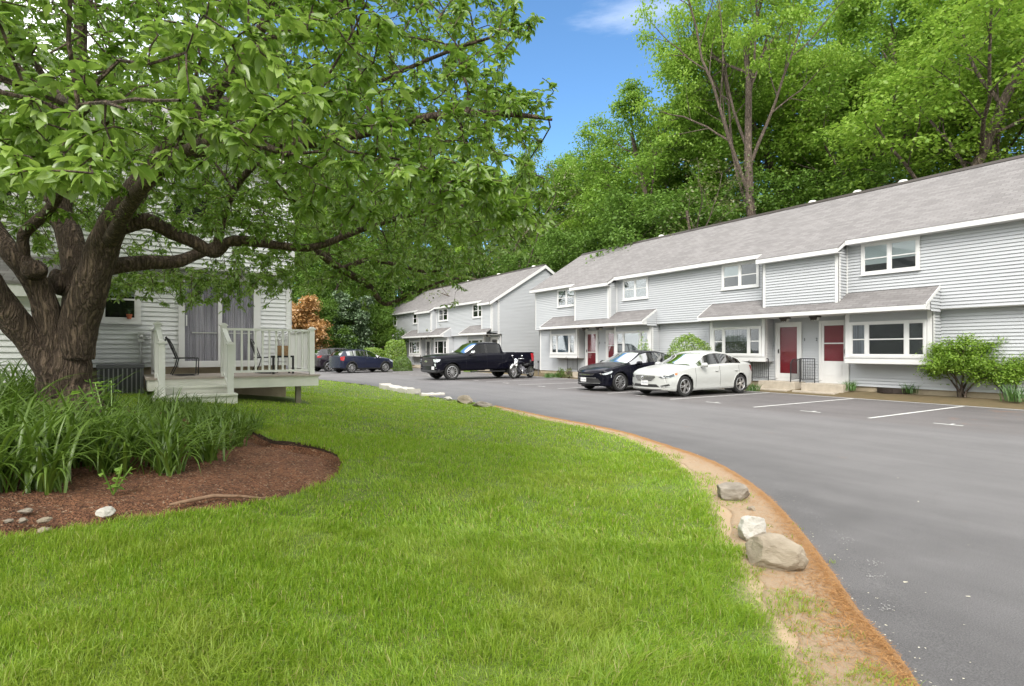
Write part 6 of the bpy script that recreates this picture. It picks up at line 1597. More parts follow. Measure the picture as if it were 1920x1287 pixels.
# ---- daylilies round the tree
LILY = np.array([pixg(*p) for p in [(-260, 955), (0, 925), (130, 915), (240, 908), (330, 885), (420, 858), (462, 832), (486, 806), (440, 784), (300, 770), (0, 768), (-260, 775)]])
rr = random.Random(77); spots = []
lo, hi = LILY.min(0), LILY.max(0); tries = 0
TRK_C = (-5.25, 6.75)
while len(spots) < 112 and tries < 20000:
    tries += 1; x, y = rr.uniform(lo[0], hi[0]), rr.uniform(lo[1], hi[1])
    if not inside(LILY, np.array([x]), np.array([y]))[0] or math.hypot(x - TRK_C[0], y - TRK_C[1]) < .62: continue
    if all(math.hypot(x - a, y - b) > .205 for a, b in spots): spots.append((x, y))
lil_label = 'arching strap-leaved daylily clump in the mulch round the big tree'
protos = []
for i, (x, y) in enumerate(spots):
    X, Yw, z = GP(x, y, -.04)
    if i < 6:
        o = thing('daylily', lil_label, 'daylily', (X, Yw, z), 0, 'daylilies round the big tree')
        V, F = strap_leaves(rngN(100 + i), 46, .84, 1.5, .016, .07, 9); mesh_np('foliage', V, F, M['leaf_lily'], o, smooth=True); protos.append(o)
    else:
        o = copy_tree(protos[i % 6]); o.location = (X, Yw, z); o.rotation_euler = (0, 0, rr.uniform(0, 6.28))
    pu_, pv_, _ = proj((X, Yw, z)); s = rr.uniform(.8, 1.12) * (.52 if pu_ > 150 and pv_ < 822 else .64 if pu_ > 150 and pv_ < 850 else .46 if False else .72 if y > 5.3 and x > -4.9 else 1.0); o.scale = (s, s, s)
# leafy weed among the daylilies
M['leaf_weed'] = leaf_mat('light green weed leaf', (.16, .30, .035), (.25, .40, .06), .4)
def weed(label, u, v, H, seed, n, size):
    x, y = pixg(u, v); X, Yw, z = GP(x, y); o = thing('leafy_weed', label, 'weed', (X, Yw, z)); r = rngN(seed); mb = MB(); C = []; U = []
    for s in range(4):
        t = r.uniform(0, 6.28); q = r.uniform(.05, .28); pts = [np.array([0, 0, 0.]) + np.array([math.cos(t) * q * f, math.sin(t) * q * f, H * f * r.uniform(.9, 1.0)]) for f in np.linspace(0, 1, 6)]
        mb.tube(pts, .006, 5)
        for k in range(n):
            f = r.uniform(.25, 1); i = min(4, int(f * 5)); p = pts[i] + (pts[i + 1] - pts[i]) * (f * 5 - i); a = r.uniform(0, 6.28); d_ = np.array([math.cos(a), math.sin(a), r.uniform(-.5, .3)]); C.append(p + d_ * size * .7); U.append(d_)
    C = np.array(C); U = np.array(U); U /= np.linalg.norm(U, axis=1, keepdims=True); Nn = rand_dirs(r, len(C)) * .5 + np.array([0, 0, 1.]); Nn -= U * (Nn * U).sum(1, keepdims=True); Nn /= np.linalg.norm(Nn, axis=1, keepdims=True)
    V, F = quads_from(C, Nn, U, size * r.uniform(.6, 1.3, len(C)), .75, .1); mb.build('stem', M['leaf_weed'], o); mesh_np('foliage', V, F, M['leaf_weed'], o)
weed('tall light green leafy weed among the daylilies, in front of the air conditioner', 210, 845, .72, 1, 20, .08)
weed('small leafy weed seedling on the mulch in front of the daylilies', 212, 928, .22, 2, 7, .05)

# ---------------------------------------------------------------- the big tree in front
BT = {}
bx0, by0 = TRK_C; bz0 = H1(bx0, by0)
big = thing('crab_apple_tree', 'big multi-stemmed shade tree with furrowed trunk beside the pale house', 'tree', cw(bx0, by0, bz0 - .1))
BORG = tuple(big.location)
limbs = []      # (points, radii)
def limb(pts, rs, n=16, sub=7):
    P = [pix(*p) for p in pts]; out = []; R_ = []; rs = [q * .94 for q in rs]
    for i in range(len(P) - 1):
        p0, p1, p2, p3 = P[max(i - 1, 0)], P[i], P[i + 1], P[min(i + 2, len(P) - 1)]
        for k in range(sub):
            t = k / sub; out.append(.5 * ((2 * p1) + (p2 - p0) * t + (2 * p0 - 5 * p1 + 4 * p2 - p3) * t * t + (3 * p1 - p0 - 3 * p2 + p3) * t ** 3)); R_.append(rs[i] + (rs[i + 1] - rs[i]) * t)
    out.append(P[-1]); R_.append(rs[-1]); limbs.append((out, R_, n)); return out
limb([(124, 812, 6.75), (122, 770, 6.75), (122, 725, 6.72), (122, 690, 6.7), (124, 655, 6.7), (135, 610, 6.7)], [.33, .295, .285, .27, .24, .17], 40, 9)
limb([(112, 730, 6.7), (98, 692, 6.6), (62, 645, 6.5), (15, 585, 6.3), (-25, 530, 6.1), (-70, 450, 5.8), (-120, 340, 5.4)], [.20, .18, .16, .155, .15, .12, .07], 26)
limb([(116, 700, 6.7), (106, 650, 6.6), (91, 600, 6.55), (76, 548, 6.5), (50, 507, 6.4), (22, 476, 6.35), (-5, 440, 6.4), (-50, 340, 6.5)], [.17, .155, .142, .135, .13, .12, .10, .05], 24)
limb([(42, 495, 6.4), (44, 468, 6.35), (45, 440, 6.3), (70, 414, 6.2), (95, 390, 6.0), (150, 300, 5.6), (230, 180, 5.2)], [.075, .066, .062, .06, .055, .045, .025], 16)
limb([(140, 650, 6.75), (145, 600, 6.8), (146, 550, 6.85), (143, 500, 6.9), (130, 440, 6.95), (113, 390, 7.0), (128, 300, 7.0), (146, 160, 6.9), (152, 0, 6.7), (150, -160, 6.5)], [.17, .165, .16, .155, .15, .125, .10, .08, .065, .035], 26)
limb([(138, 670, 6.7), (144, 625, 6.68), (153, 590, 6.65), (167, 550, 6.6), (180, 505, 6.55), (200, 445, 6.5), (232, 388, 6.4), (300, 300, 6.2), (380, 200, 6.0), (470, 90, 5.8), (540, -60, 5.6)], [.22, .21, .20, .19, .175, .165, .145, .11, .085, .06, .035], 28)
limb([(185, 505, 6.65), (225, 498, 6.8), (275, 493, 7.0), (335, 490, 7.3), (385, 470, 7.6), (440, 455, 8.0), (520, 462, 8.5), (590, 470, 9.0)], [.11, .10, .09, .085, .075, .06, .05, .03], 18)
limb([(225, 425, 6.5), (275, 415, 6.6), (325, 438, 6.8), (365, 455, 6.9), (402, 474, 7.0), (425, 455, 7.0), (455, 450, 7.0), (520, 460, 7.1), (590, 463, 7.2), (680, 430, 7.2), (780, 400, 7.1), (880, 385, 7.0), (960, 380, 7.0)], [.105, .095, .088, .084, .08, .068, .06, .056, .048, .04, .032, .024, .016], 16)
limb([(405, 472, 7.0), (412, 440, 7.0), (420, 400, 6.9), (450, 340, 6.7), (520, 270, 6.4), (620, 200, 6.2), (740, 140, 6.0), (860, 90, 5.9), (960, 60, 5.8)], [.065, .058, .05, .042, .036, .03, .024, .018, .012], 12)
limb([(590, 470, 9.0), (640, 505, 9.6), (690, 535, 10.0), (722, 570, 10.2), (770, 552, 10.2), (830, 528, 10.2), (880, 520, 10.2)], [.055, .068, .06, .044, .032, .024, .014], 12)
limb([(640, 505, 9.6), (690, 488, 9.8), (740, 496, 10), (800, 510, 10.1), (850, 500, 10.2)], [.05, .045, .035, .025, .012], 10)
limb([(300, 300, 6.2), (380, 280, 5.6), (480, 270, 5.2), (600, 265, 4.9), (720, 240, 4.8), (840, 215, 4.8), (960, 215, 4.9), (1035, 225, 5.0)], [.09, .075, .065, .055, .045, .035, .025, .012], 12)
limb([(132, 300, 7.0), (110, 240, 5.6), (100, 190, 4.4), (110, 180, 3.4), (150, 220, 2.8)], [.08, .065, .05, .035, .02], 12)
limb([(205, 455, 6.5), (260, 360, 5.4), (340, 290, 4.5), (430, 260, 3.8), (540, 290, 3.5)], [.09, .07, .05, .035, .018], 12)
limb([(118, 395, 7.0), (20, 300, 7.6), (-120, 230, 8.2), (-260, 200, 8.6)], [.1, .08, .06, .03], 12)
limb([(380, 200, 6.0), (470, 190, 7.4), (580, 200, 8.4), (700, 240, 9.2), (800, 300, 9.6)], [.08, .065, .05, .035, .02], 12)
limb([(470, 90, 5.8), (600, 20, 6.2), (760, -60, 6.6), (900, -120, 6.8)], [.05, .04, .03, .015], 10)
nodes = np.array([tuple(p) for L_ in limbs for p in L_[0][3:]]); nrad = np.array([q for L_ in limbs for q in L_[1][3:]])

UMAX = ([-900, 40, 110, 150, 175, 215, 265, 330, 420, 470, 520, 565, 580], [1010, 1005, 985, 965, 1020, 1040, 1035, 1030, 1010, 985, 900, 850, 800])
def allowed(P, pad=0):
    """keep the foliage inside the dome the tree really has: a skirt that hangs higher over the near side"""
    u, v, Y = proj(P)
    if Y < 1.7: return False
    if u > np.interp(v, *UMAX) - pad - 14 * abs(mnoise.noise(Vector(P) * 1.3)) * 3: return False
    near = Y < 7.6
    vm = np.interp(u, [-300, 0, 60, 140, 250, 330, 420, 560, 700, 860, 1050], [430, 432, 418, 402, 398, 425, 462, 480, 492, 470, 465]) if near else np.interp(u, [-300, 0, 110, 190, 300, 420, 545, 640, 760, 860], [470, 500, 540, 555, 562, 575, 578, 552, 556, 540])
    vm += 26 * mnoise.noise(Vector((u * .012, Y, 3)))
    if v > vm - pad: return False
    if not near and u < 470 and 425 < v < 520 and mnoise.noise(Vector((u * .02, v * .02, 7))) > -.18: return False
    if 925 < u < 1005 and 270 < v < 335 and mnoise.noise(Vector((u * .03, v * .03, 1))) > -.05: return False
    return True
r = rngN(500)
RT_, cen = 6.1, np.array(TRK_C)
def dome(n):
    out = []
    while len(out) < n:
        rho = RT_ * math.sqrt(r.uniform(.01, 1)); th = r.uniform(0, 2 * math.pi); x, y = cen[0] + rho * math.cos(th), cen[1] + rho * math.sin(th)
        if y > 11.6 or x < -10.6: continue
        f = rho / RT_; ztop = 7.9 * (1 - f ** 3.2) ** .5 + .6; zlow = 3.15 - .8 * f ** 1.5
        if y > 11.0 - .1 * x and x < -1: zlow = max(zlow, 2.2)
        q = r.uniform(0, 1); z = zlow + max(.3, ztop - zlow) * q ** 1.25
        p = (*cw(x, y)[:2], z)
        if not allowed(p, 16): continue
        out.append(p)
    return np.array(out)
tg = dome(330)
br_nodes = [nodes]; sec = []
allN = nodes.copy(); allR = nrad.copy()
for p in tg[np.argsort(np.min(np.linalg.norm(tg[:, None] - nodes[None, ::4], axis=2), axis=1))]:
    dd = np.linalg.norm(allN - p, axis=1); i = int(np.argmin(dd + 25 * (allR < .012))); a = allN[i]; L_ = dd[i]
    if L_ < .25: continue
    m = max(4, int(L_ / .22)); c1 = a + (p - a) * .45 + np.array([0, 0, .18 * L_]) + r.normal(size=3) * .09 * L_
    pts = []
    for k in range(m + 1):
        t = k / m; q = a * (1 - t) ** 2 + 2 * c1 * t * (1 - t) + p * t * t; pts.append(q + (r.normal(size=3) * .02 if 0 < k < m else 0))
    r0 = min(.6 * allR[i], .011 * L_ + .012); rs = np.linspace(r0, .006, m + 1)
    sec.append((pts, rs)); allN = np.vstack([allN, pts[1:]]); allR = np.r_[allR, rs[1:]]
mb = MB(BORG)
for k, (pts, rs, n) in enumerate(limbs): mb.tube(pts, rs, n, rough=.11 if n >= 16 else .06, seed=k)
# root flare
for t in np.linspace(0, 2 * math.pi, 7)[:-1]:
    c0 = Vector(cw(bx0, by0, bz0)); d_ = Vector((math.cos(t), math.sin(t), 0)); mb.tube([c0 + d_ * .14 + Vector((0, 0, .45)), c0 + d_ * .24 + Vector((0, 0, .15)), c0 + d_ * .42 + Vector((0, 0, -.06))], [.12, .12, .07], 12, rough=.1)
# burl on the middle stem
c0 = pix(111, 530, 6.75); mb.ball(c0, (.11, .11, .17), 16, 12, .25, 3)
c0 = pix(62, 508, 6.35); mb.ball(c0, (.12, .12, .12), 14, 10, .3, 5)
mb.build('trunk', M['bark'], big, smooth=True)
mb = MB(BORG)
for pts, rs in sec: mb.tube(pts, rs, 5, cap=False)
# leaf clusters on twigs
NCL = 14000
cand = dome(int(NCL))
thin = []
for p in cand:
    u, v, Y = proj(p)
    if Y < 2.5 or ((u < -260 or v < -300) and r.uniform() < .6): continue
    thin.append(p)
# extra sprays: near bunch and the tips along the outline
def bunch(u, v, Y, n, su, sv, sy):
    k = 0; t_ = 0
    while k < n and t_ < n * 20:
        t_ += 1; p = pix(u + r.normal() * su, v + r.normal() * sv, Y + r.normal() * sy)
        if p is not None and proj(p)[2] > 1.6: thin.append(tuple(p)); k += 1
bunch(130, 300, 2.75, 46, 75, 42, .25); bunch(30, 290, 3.0, 26, 45, 45, .25)
bunch(690, 400, 3.9, 7, 22, 16, .15); bunch(600, 395, 3.8, 8, 25, 16, .15); bunch(830, 380, 4.6, 14, 40, 20, .2); bunch(970, 185, 5.0, 26, 34, 16, .2); bunch(1000, 360, 5.2, 20, 22, 22, .2); bunch(965, 60, 5.2, 16, 25, 22, .2); bunch(780, 340, 4.4, 20, 60, 30, .25); bunch(480, 170, 3.6, 22, 80, 30, .25); bunch(1010, 430, 5.4, 12, 14, 26, .2)
for _k in range(9): bunch(200 + 40 * _k, 538 - 8 * math.sin(_k), 10.0, 34, 24, 17, .5)
bunch(290, 515, 9.2, 36, 80, 14, .4); bunch(470, 500, 9.4, 40, 60, 24, .5); bunch(380, 425, 6.5, 16, 30, 14, .3); bunch(490, 432, 6.7, 20, 34, 14, .3); bunch(580, 440, 6.9, 18, 34, 16, .3); bunch(235, 385, 6.0, 14, 22, 14, .2); bunch(110, 400, 6.2, 12, 22, 12, .2); bunch(30, 430, 7.4, 26, 40, 24, .4); bunch(300, 450, 8.4, 22, 40, 20, .4); bunch(700, 520, 10, 60, 80, 24, .5); bunch(690, 545, 10.0, 30, 40, 14, .4); bunch(800, 525, 10.2, 40, 45, 18, .4); bunch(740, 470, 9.6, 40, 60, 22, .5); bunch(850, 470, 9.8, 30, 30, 22, .4)
thin = np.array(thin)
tw = []; LC = []; LD = []; LS = []; LY = []
from mathutils import kdtree
kdp = [tuple(q) for q in allN]
def make_kd():
    k = kdtree.KDTree(len(kdp))
    for i, p in enumerate(kdp): k.insert(p, i)
    k.balance(); return k
kd = make_kd()
order = np.argsort([kd.find(Vector(p))[2] for p in thin]); thin = thin[order]
for ci, p in enumerate(thin):
    if ci % 350 == 349: kd = make_kd()
    co, i, L_ = kd.find(Vector(p)); a = np.array(co); kdp.append(tuple(p))
    if L_ > .03: mid_ = (a + p) / 2 + np.array([0, 0, .08 * L_]) + r.normal(size=3) * .05 * L_; mb.tube([a, mid_, p], [.004 + .003 * L_, .004, .003], 4, cap=False)
    n = int(r.integers(13, 20)); d0 = p - a; d0 = d0 / (np.linalg.norm(d0) + 1e-6)
    base = p - d0[None, :] * r.uniform(0, .16, n)[:, None]
    az = r.uniform(0, 6.283, n); dirs = np.stack([np.cos(az), np.sin(az), r.uniform(-.75, .35, n)], 1) + d0 * .5
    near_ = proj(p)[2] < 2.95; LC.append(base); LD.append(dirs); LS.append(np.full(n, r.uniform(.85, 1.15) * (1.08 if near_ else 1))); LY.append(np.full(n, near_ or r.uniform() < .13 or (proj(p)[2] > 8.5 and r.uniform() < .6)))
mb.build('twigs', M['bark'], big, smooth=False)
C = np.vstack(LC); D = np.vstack(LD); D /= np.linalg.norm(D, axis=1, keepdims=True); S_ = np.concatenate(LS) * r.uniform(.045, .092, len(C))
up = np.array([0, 0, 1.0]) + r.normal(size=D.shape) * .45; sdv = np.cross(D, up); sdv /= np.linalg.norm(sdv, axis=1, keepdims=True); nv = np.cross(sdv, D)
nv *= np.sign(nv[:, 2:3] + 1e-6)
# leaf outline: base, three pairs of edge points with the midrib, tip; it folds along the midrib and droops
rows = [(.0, .0), (.25, .17), (.52, .215), (.80, .12), (1.0, 0.0)]
ver = []
for (f, hw) in rows:
    droop_ = -.32 * f * f
    mid_ = C + D * (S_ * (f + .12))[:, None] + nv * (S_ * droop_)[:, None]
    if hw == 0: ver.append(mid_)
    else:
        e = sdv * (S_ * hw)[:, None]; lift = nv * (S_ * hw * .45)[:, None]
        ver += [mid_ - e + lift, mid_, mid_ + e + lift]
NV = len(ver); V = np.stack(ver, 1).reshape(-1, 3) - np.array(BORG)
tri = [(0, 2, 1), (0, 3, 2), (1, 2, 5), (1, 5, 4), (2, 3, 6), (2, 6, 5), (4, 5, 8), (4, 8, 7), (5, 6, 9), (5, 9, 8), (7, 8, 10), (8, 9, 10)]
off = np.arange(len(C)) * NV
Fc = (off[:, None, None] + np.array(tri)[None]).reshape(-1, 3)
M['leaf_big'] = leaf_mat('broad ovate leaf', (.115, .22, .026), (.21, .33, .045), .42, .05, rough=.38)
M['leaf_lit'] = leaf_mat('lit pale green leaf', (.18, .30, .045), (.28, .40, .075), .44, .06, rough=.4)  # paler leaf colour paints light on near and far clusters, plus random ones
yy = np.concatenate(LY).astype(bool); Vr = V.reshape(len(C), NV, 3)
for nm_, sel, mm_ in (('crown', ~yy, 'leaf_big'), ('lit_leaves', yy, 'leaf_lit')):
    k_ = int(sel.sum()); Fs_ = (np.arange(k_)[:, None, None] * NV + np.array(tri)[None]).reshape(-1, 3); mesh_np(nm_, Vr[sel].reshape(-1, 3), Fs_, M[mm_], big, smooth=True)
print('foreground leaves', len(C))

# ---------------------------------------------------------------- stones
def stone(name, label, u, v, size, seed, m, rz=0.0, sink=.25, cat='rock', group=None, facet=.35):
    x, y = pixg(u, v); X, Yw, z = GP(x, y); o = thing(name, label, cat, (X, Yw, z), rz, group)
    bm = bmesh.new(); bmesh.ops.create_icosphere(bm, subdivisions=4, radius=1)
    rr = random.Random(seed); planes = []
    for i in range(13):
        d_ = Vector((rr.gauss(0, 1), rr.gauss(0, 1), rr.gauss(0, .8))).normalized(); planes.append((d_, rr.uniform(.62, .92)))
    for vtx in bm.verts:
        p = vtx.co.copy()
        for d_, h_ in planes:
            e = p.dot(d_) - h_
            if e > 0: p -= d_ * e * (1 - .04)
        p *= 1 + .085 * mnoise.fractal(p * 2.6 + Vector((seed, 0, 0)), 1, 2, 4) + .02 * mnoise.noise(p * 9)
        vtx.co = Vector((p.x * size[0], p.y * size[1], (p.z + 1 - 2 * sink) * size[2]))
    me = bpy.data.meshes.new('stone'); bm.to_mesh(me); bm.free(); me.materials.append(m); me.polygons.foreach_set('use_smooth', [True] * len(me.polygons)); me.set_sharp_from_angle(angle=rad(17))
    # a stone is one body: the mesh sits straight under its thing
    b = bpy.data.objects.new(name, me); COL.objects.link(b); b.location = o.location; b.rotation_euler = o.rotation_euler
    tag(b, label, cat, group); bpy.data.objects.remove(o); b.name = name; return b
import bmesh
def rock_mat(n, a, b, s=3.0):
    return mat(n, a, .85, c2=b, vscale=s, bump=.55, bscale=14, stretch=(1, 1, 2.2), detail=8)
M['rock_tan'] = rock_mat('tan layered rock', (.21, .17, .12), (.40, .345, .27), 4)
M['rock_white'] = rock_mat('pale quartz rock', (.38, .36, .32), (.60, .575, .53), 4)
M['rock_grey'] = rock_mat('grey rock', (.16, .135, .105), (.36, .32, .27), 5)
stone('boulder', 'largest tan layered boulder nearest on the sandy shoulder', 1450, 1062, (.205, .135, .14), 3, M['rock_tan'], rad(-150), .22, 'boulder')
stone('boulder', 'white angular boulder behind the large tan one', 1410, 1010, (.165, .105, .13), 8, M['rock_white'], rad(110), .2, 'boulder')
stone('boulder', 'grey split boulder by the lawn edge, third along the shoulder', 1376, 936, (.19, .14, .115), 5, M['rock_grey'], rad(60), .22, 'boulder')
stone('pebble', 'small yellowish stone between the grey and white boulders', 1409, 958, (.05, .04, .03), 6, M['rock_tan'], 0, .2, 'stone')
stone('boulder', 'pale rounded rock on the lawn edge, left of a lower brown one', 872, 757, (.28, .2, .17), 12, M['rock_tan'], .4, .3, 'boulder')
stone('boulder', 'low brownish rock on the lawn edge halfway along the driveway', 905, 763, (.27, .18, .11), 14, M['rock_grey'], .9, .3, 'boulder')
stone('boulder', 'small whitish rock left of the pale rounded one on the lawn edge', 841, 751, (.16, .14, .08), 15, M['rock_white'], .9, .3, 'boulder')
def slab(label, u0, v0, u1, v1, w, h, seed):
    a = Vector(GP(*pixg(u0, v0))); b = Vector(GP(*pixg(u1, v1))); c = (a + b) / 2; d_ = (b - a)
    rr = random.Random(seed); L_ = d_.length; n = 9; mb = MB((c.x, c.y, c.z)); vs = []
    ang = math.atan2(d_.y, d_.x); nn = Vector((-math.sin(ang), math.cos(ang), 0)); dn = d_.normalized()
    for i in range(n + 1):
        f = i / n; p = a + d_ * f; ww = w * rr.uniform(.85, 1.1) / 2; hh = h * rr.uniform(.75, 1.1)
        vs += [p - nn * ww - Vector((0, 0, .06)), p - nn * ww * .9 + Vector((0, 0, hh)), p + nn * ww * .9 + Vector((0, 0, hh * rr.uniform(.8, 1.1))), p + nn * ww - Vector((0, 0, .06))]
    fs = [(4 * i + k, 4 * i + k + 1, 4 * i + k + 5, 4 * i + k + 4) for i in range(n) for k in range(3)] + [(0, 1, 2, 3), (4 * n + 3, 4 * n + 2, 4 * n + 1, 4 * n)]
    mb.add(vs, fs); o = mb.build('kerb_stone', mat('pale broken concrete', (.52, .49, .44), .85, var=.12, vscale=5, bump=.4), None, bevel=.02); o.location = c
    tag(o, label, 'kerb stone')
slab('long pale broken kerb slab lying at the far lawn edge', 722, 728, 776, 738, .55, .16, 1)
slab('short pale flat slab at the lawn edge beside the long broken one', 788, 741, 832, 740, .5, .06, 2)
for i, (u, v, s, l) in enumerate([(198, 966, .058, 'largest smooth pale stone on the mulch'), (48, 962, .035, 'grey stone left of the pink one at the front of the mulch bed'), (84, 979, .036, 'pinkish stone on the mulch near its front edge'), (44, 979, .030, 'flat stone between the grey stone and the lawn'), (18, 980, .024, 'small stone at the left end of the mulch bed'), (84, 998, .035, 'low stone half sunk where mulch meets lawn')]):
    stone('garden_stone', l, u, v, (s * 1.25, s, s * .62), 20 + i, M['rock_tan' if i in (2, 5) else 'rock_white' if i == 0 else 'rock_grey'], i * 1.1, .18, 'stone')
# a shallow root across the mulch
x0 = [pixg(*p) for p in ((318, 947), (360, 938), (400, 930), (450, 931), (500, 935))]
mb = MB(GP(*x0[2])); mb.tube([GP(*p, .0) for p in x0], [.012, .018, .016, .014, .006], 8, rough=.2); o = mb.build('surface_root', mat('dry brown root', (.24, .15, .095), .9, var=.2, vscale=20), None, smooth=True); o.location = GP(*x0[2]); tag(o, 'thin brown root lying across the mulch near the lawn', 'root')

# ---------------------------------------------------------------- lawn
def lawn_mask(x, y):
    d = edge_dist(x, y); w = np.where(y < 14, shoulder_w(y), 0.04)
    n1 = (.36 * fbm(x, y, 1.5, 4.0) + .30 * fbm(x, y, 6.0, 6.0)) * np.clip(w * 2.5, .1, 1)
    ok = (d > w * .92 + n1 - .07) & ~inside(MULCH, x, y)
    dm = np.where(inside(MULCH, x, y), 0, poly_dist(MULCH, x, y)); ok &= dm > .0
    # house, deck steps, wing
    q = D1[0] * x + D1[1] * y; p = D2[0] * x + D2[1] * y
    ok &= ~((q > QW) & (p < PR)) & ~((q > QF + .1) & (p < PRD - .1) & (p > PL)) & ~((q > QB) & (p < PB)) & ~((q > QF - .68) & (p > .33) & (p < 1.75)) & ~((q > 13.4) & (p > -.7) & (p < .4))
    return ok, d
r = rngN(900)
def lawn_blades(n, y0, y1, h, w, power, seed, ulim=(-160, 1990)):
    r = rngN(seed)
    t = r.uniform(0, 1, n); Y = (y0 ** power + (y1 ** power - y0 ** power) * t) ** (1 / power)
    a0, a1 = (ulim[0] - CU) / FPX, (ulim[1] - CU) / FPX; x = Y * r.uniform(a0, a1, n)
    ok, d = lawn_mask(x, Y); x, Y, d = x[ok], Y[ok], d[ok]; n = len(x)
    # clumping and bald spots
    cl = fbm(x, Y, 1.1, 9.0); cl2 = fbm(x, Y, 3.3, 2.0)
    sh_ = shoulder_w(Y); edgef = np.clip((d - sh_) / .22, .45, 1)
    keep = r.uniform(0, 1, n) < np.clip(1.15 + .7 * cl2 + .3 * cl, .5, 1) * edgef
    for (u, v, s) in ():
        bx_, by_ = pixg(u, v); dd = np.hypot(x - bx_, Y - by_); keep &= ~((dd < s) & (r.uniform(0, 1, n) < .93))
    x, Y, cl, cl2, edgef = x[keep], Y[keep], cl[keep], cl2[keep], edgef[keep]; n = len(x)
    z = Hc(x, Y); az = r.uniform(0, 6.283, n) ; lean = np.abs(r.normal(size=n)) * .55 + .12 + .25 * np.clip(cl, 0, 1)
    hh = h * r.uniform(.5, 1.35, n) * (1 + .55 * cl2 + .35 * cl) * (.6 + .4 * edgef); ww = w * r.uniform(.6, 1.3, n)
    flow = 1.2 * fbm(x, Y, .6, 31.0) * 3
    az = np.where(r.uniform(0, 1, n) < .55, flow + r.normal(size=n) * .7, az)
    X = RX * x - RY * Y; Yw = RY * x + RX * Y; B = np.stack([X, Yw, z - .01], 1)
    dh = np.stack([np.cos(az), np.sin(az), np.zeros(n)], 1); sd = np.stack([-np.sin(az + r.normal(size=n) * .5), np.cos(az), np.zeros(n)], 1); up = np.array([0, 0, 1.0])
    m1 = B + up * (hh * .55)[:, None] + dh * (hh * lean * .35)[:, None]; tp = B + up * (hh * (1 - .25 * lean))[:, None] + dh * (hh * lean * 1.05)[:, None]
    e = sd * ww[:, None]
    V = np.stack([B - e, B + e, m1 + e * .75, m1 - e * .75, tp], 1).reshape(-1, 3); o_ = np.arange(n) * 5
    F = np.stack([np.stack([o_, o_ + 1, o_ + 2], 1), np.stack([o_, o_ + 2, o_ + 3], 1), np.stack([o_ + 3, o_ + 2, o_ + 4], 1)], 1).reshape(-1, 3)
    return V, F
gm = leaf_mat('grass blade', (.18, .325, .02), (.365, .50, .05), .46, .03, straw=(.52, .44, .20), patch=(.36, .42, .07))
Vs = []; Fs = []; base = 0
for (n, y0, y1, h, w, pw, sd_) in [(300000, 1.55, 4.2, .060, .0021, 1.4, 1), (240000, 4.0, 8.0, .055, .0036, 1.2, 2), (170000, 7.8, 16, .050, .0065, 1.2, 3), (90000, 15, 34, .05, .013, 1.2, 4)]:
    V, F = lawn_blades(n, y0, y1, h, w, pw, sd_); Vs.append(V); Fs.append(F + base); base += len(V)
lw = mesh_np('lawn_grass', np.vstack(Vs), np.vstack(Fs), gm); tag(lw, 'bright green mown lawn grass', 'grass', kind='stuff')
print('blades', base // 5)
# dead blades and brown needles over the shoulder, petals and leaf bits lying about
M['needle_dead'] = leaf_mat('dead brown needle', (.28, .13, .045), (.50, .28, .11), .1, .02)
def strewn(n, pick, L0, w0, seed):
    r = rngN(seed); P = []
    while len(P) < n:
        p = pick(r)
        if p is not None: P.append(p)
    P = np.array(P); az = r.uniform(0, 6.283, n); l = L0 * r.uniform(.5, 1.4, n); d_ = np.stack([np.cos(az), np.sin(az), r.normal(size=n) * .12], 1); s_ = np.stack([-np.sin(az), np.cos(az), r.normal(size=n) * .2], 1)
    a = P - d_ * l[:, None] / 2; b = P + d_ * l[:, None] / 2; e = s_ * (w0 * r.uniform(.6, 1.3, n))[:, None]
    V = np.stack([a - e, a + e, b + e * .4, b - e * .4], 1).reshape(-1, 3); return V, np.arange(4 * n).reshape(n, 4)
ec = E2[(E2[:, 1] < 13)]
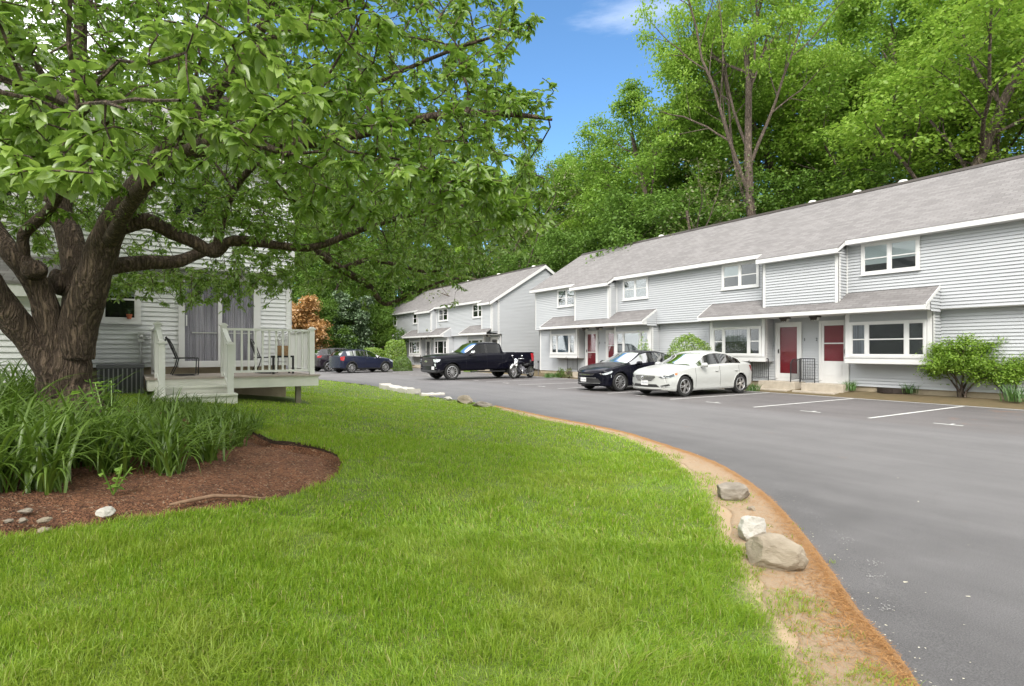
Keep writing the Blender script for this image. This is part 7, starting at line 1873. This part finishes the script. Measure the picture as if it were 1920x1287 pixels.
def pick_sh(r):
    i = int(r.integers(1, len(ec) - 1)); x, y = ec[i]; dx, dy = ec[i + 1] - ec[i - 1]; l = math.hypot(dx, dy); w = float(shoulder_w(np.array([y]))[0])
    if y < 1.5: return None
    q = abs(r.normal()) * .13 if r.uniform() < .72 else r.uniform(0, w + .1)
    if q > w + .15: return None
    if r.uniform() > 3.0 / y: return None
    q -= .03; px_, py_ = x - dy / l * q, y + dx / l * q; return cw(px_, py_, max(H1(px_, py_), 0) + .016 + abs(r.normal()) * .006)
V, F = strewn(9000, pick_sh, .05, .0012, 51); o = mesh_np('pine_needles', V, F, M['needle_dead']); tag(o, 'brown fallen needles drifted along the driveway edge', 'needles', kind='stuff')
def pick_mu(r):
    x, y = MULCH.min(0) + r.uniform(size=2) * (MULCH.max(0) - MULCH.min(0))
    if proj((*cw(x, y)[:2], .4))[0] < -80: return None
    if not inside(MULCH, np.array([x]), np.array([y]))[0]: return None
    return cw(x, y, H1(x, y) + .005 + abs(r.normal()) * .008 - .02 * (poly_dist(MULCH, np.array([x]), np.array([y]))[0] < .15))
M['chip'] = leaf_mat('wood chip', (.10, .04, .02), (.34, .19, .11), .05, .03)
V, F = strewn(4200, pick_mu, .028, .0045, 52); o = mesh_np('wood_chips', V, F, M['chip']); tag(o, 'wood chips scattered over the mulch bed', 'wood chips', kind='stuff')
M['petal'] = leaf_mat('pale fallen petal', (.55, .5, .38), (.75, .72, .6), .2, .03)
def pick_rd(r):
    x, y = pixg(r.uniform(900, 1920), r.uniform(740, 1280)); d = edge_dist(x, y)[0]
    if d > -.05 or r.uniform() > (5.0 / (y + 1)): return None
    return cw(x, y, .008)
V, F = strewn(12, pick_rd, .02, .005, 53); o = mesh_np('fallen_petals', V, F, M['petal']); tag(o, 'pale petals and leaf bits lying on the asphalt', 'petals', kind='stuff')
def pick_cr(r):
    i = int(r.integers(1, len(ec) - 1)); x, y = ec[i]; dx, dy = ec[i + 1] - ec[i - 1]; l = math.hypot(dx, dy)
    if y < 1.8 or r.uniform() > (2.2 / y) ** 2: return None
    q = -abs(r.normal()) * .10 - .01; return cw(x - dy / l * q, y + dx / l * q, .006)
V, F = strewn(110, pick_cr, .009, .0038, 54); o = mesh_np('gravel_crumbs', V, F, M['petal']); tag(o, 'pale gravel crumbs along the broken asphalt edge', 'gravel', kind='stuff')
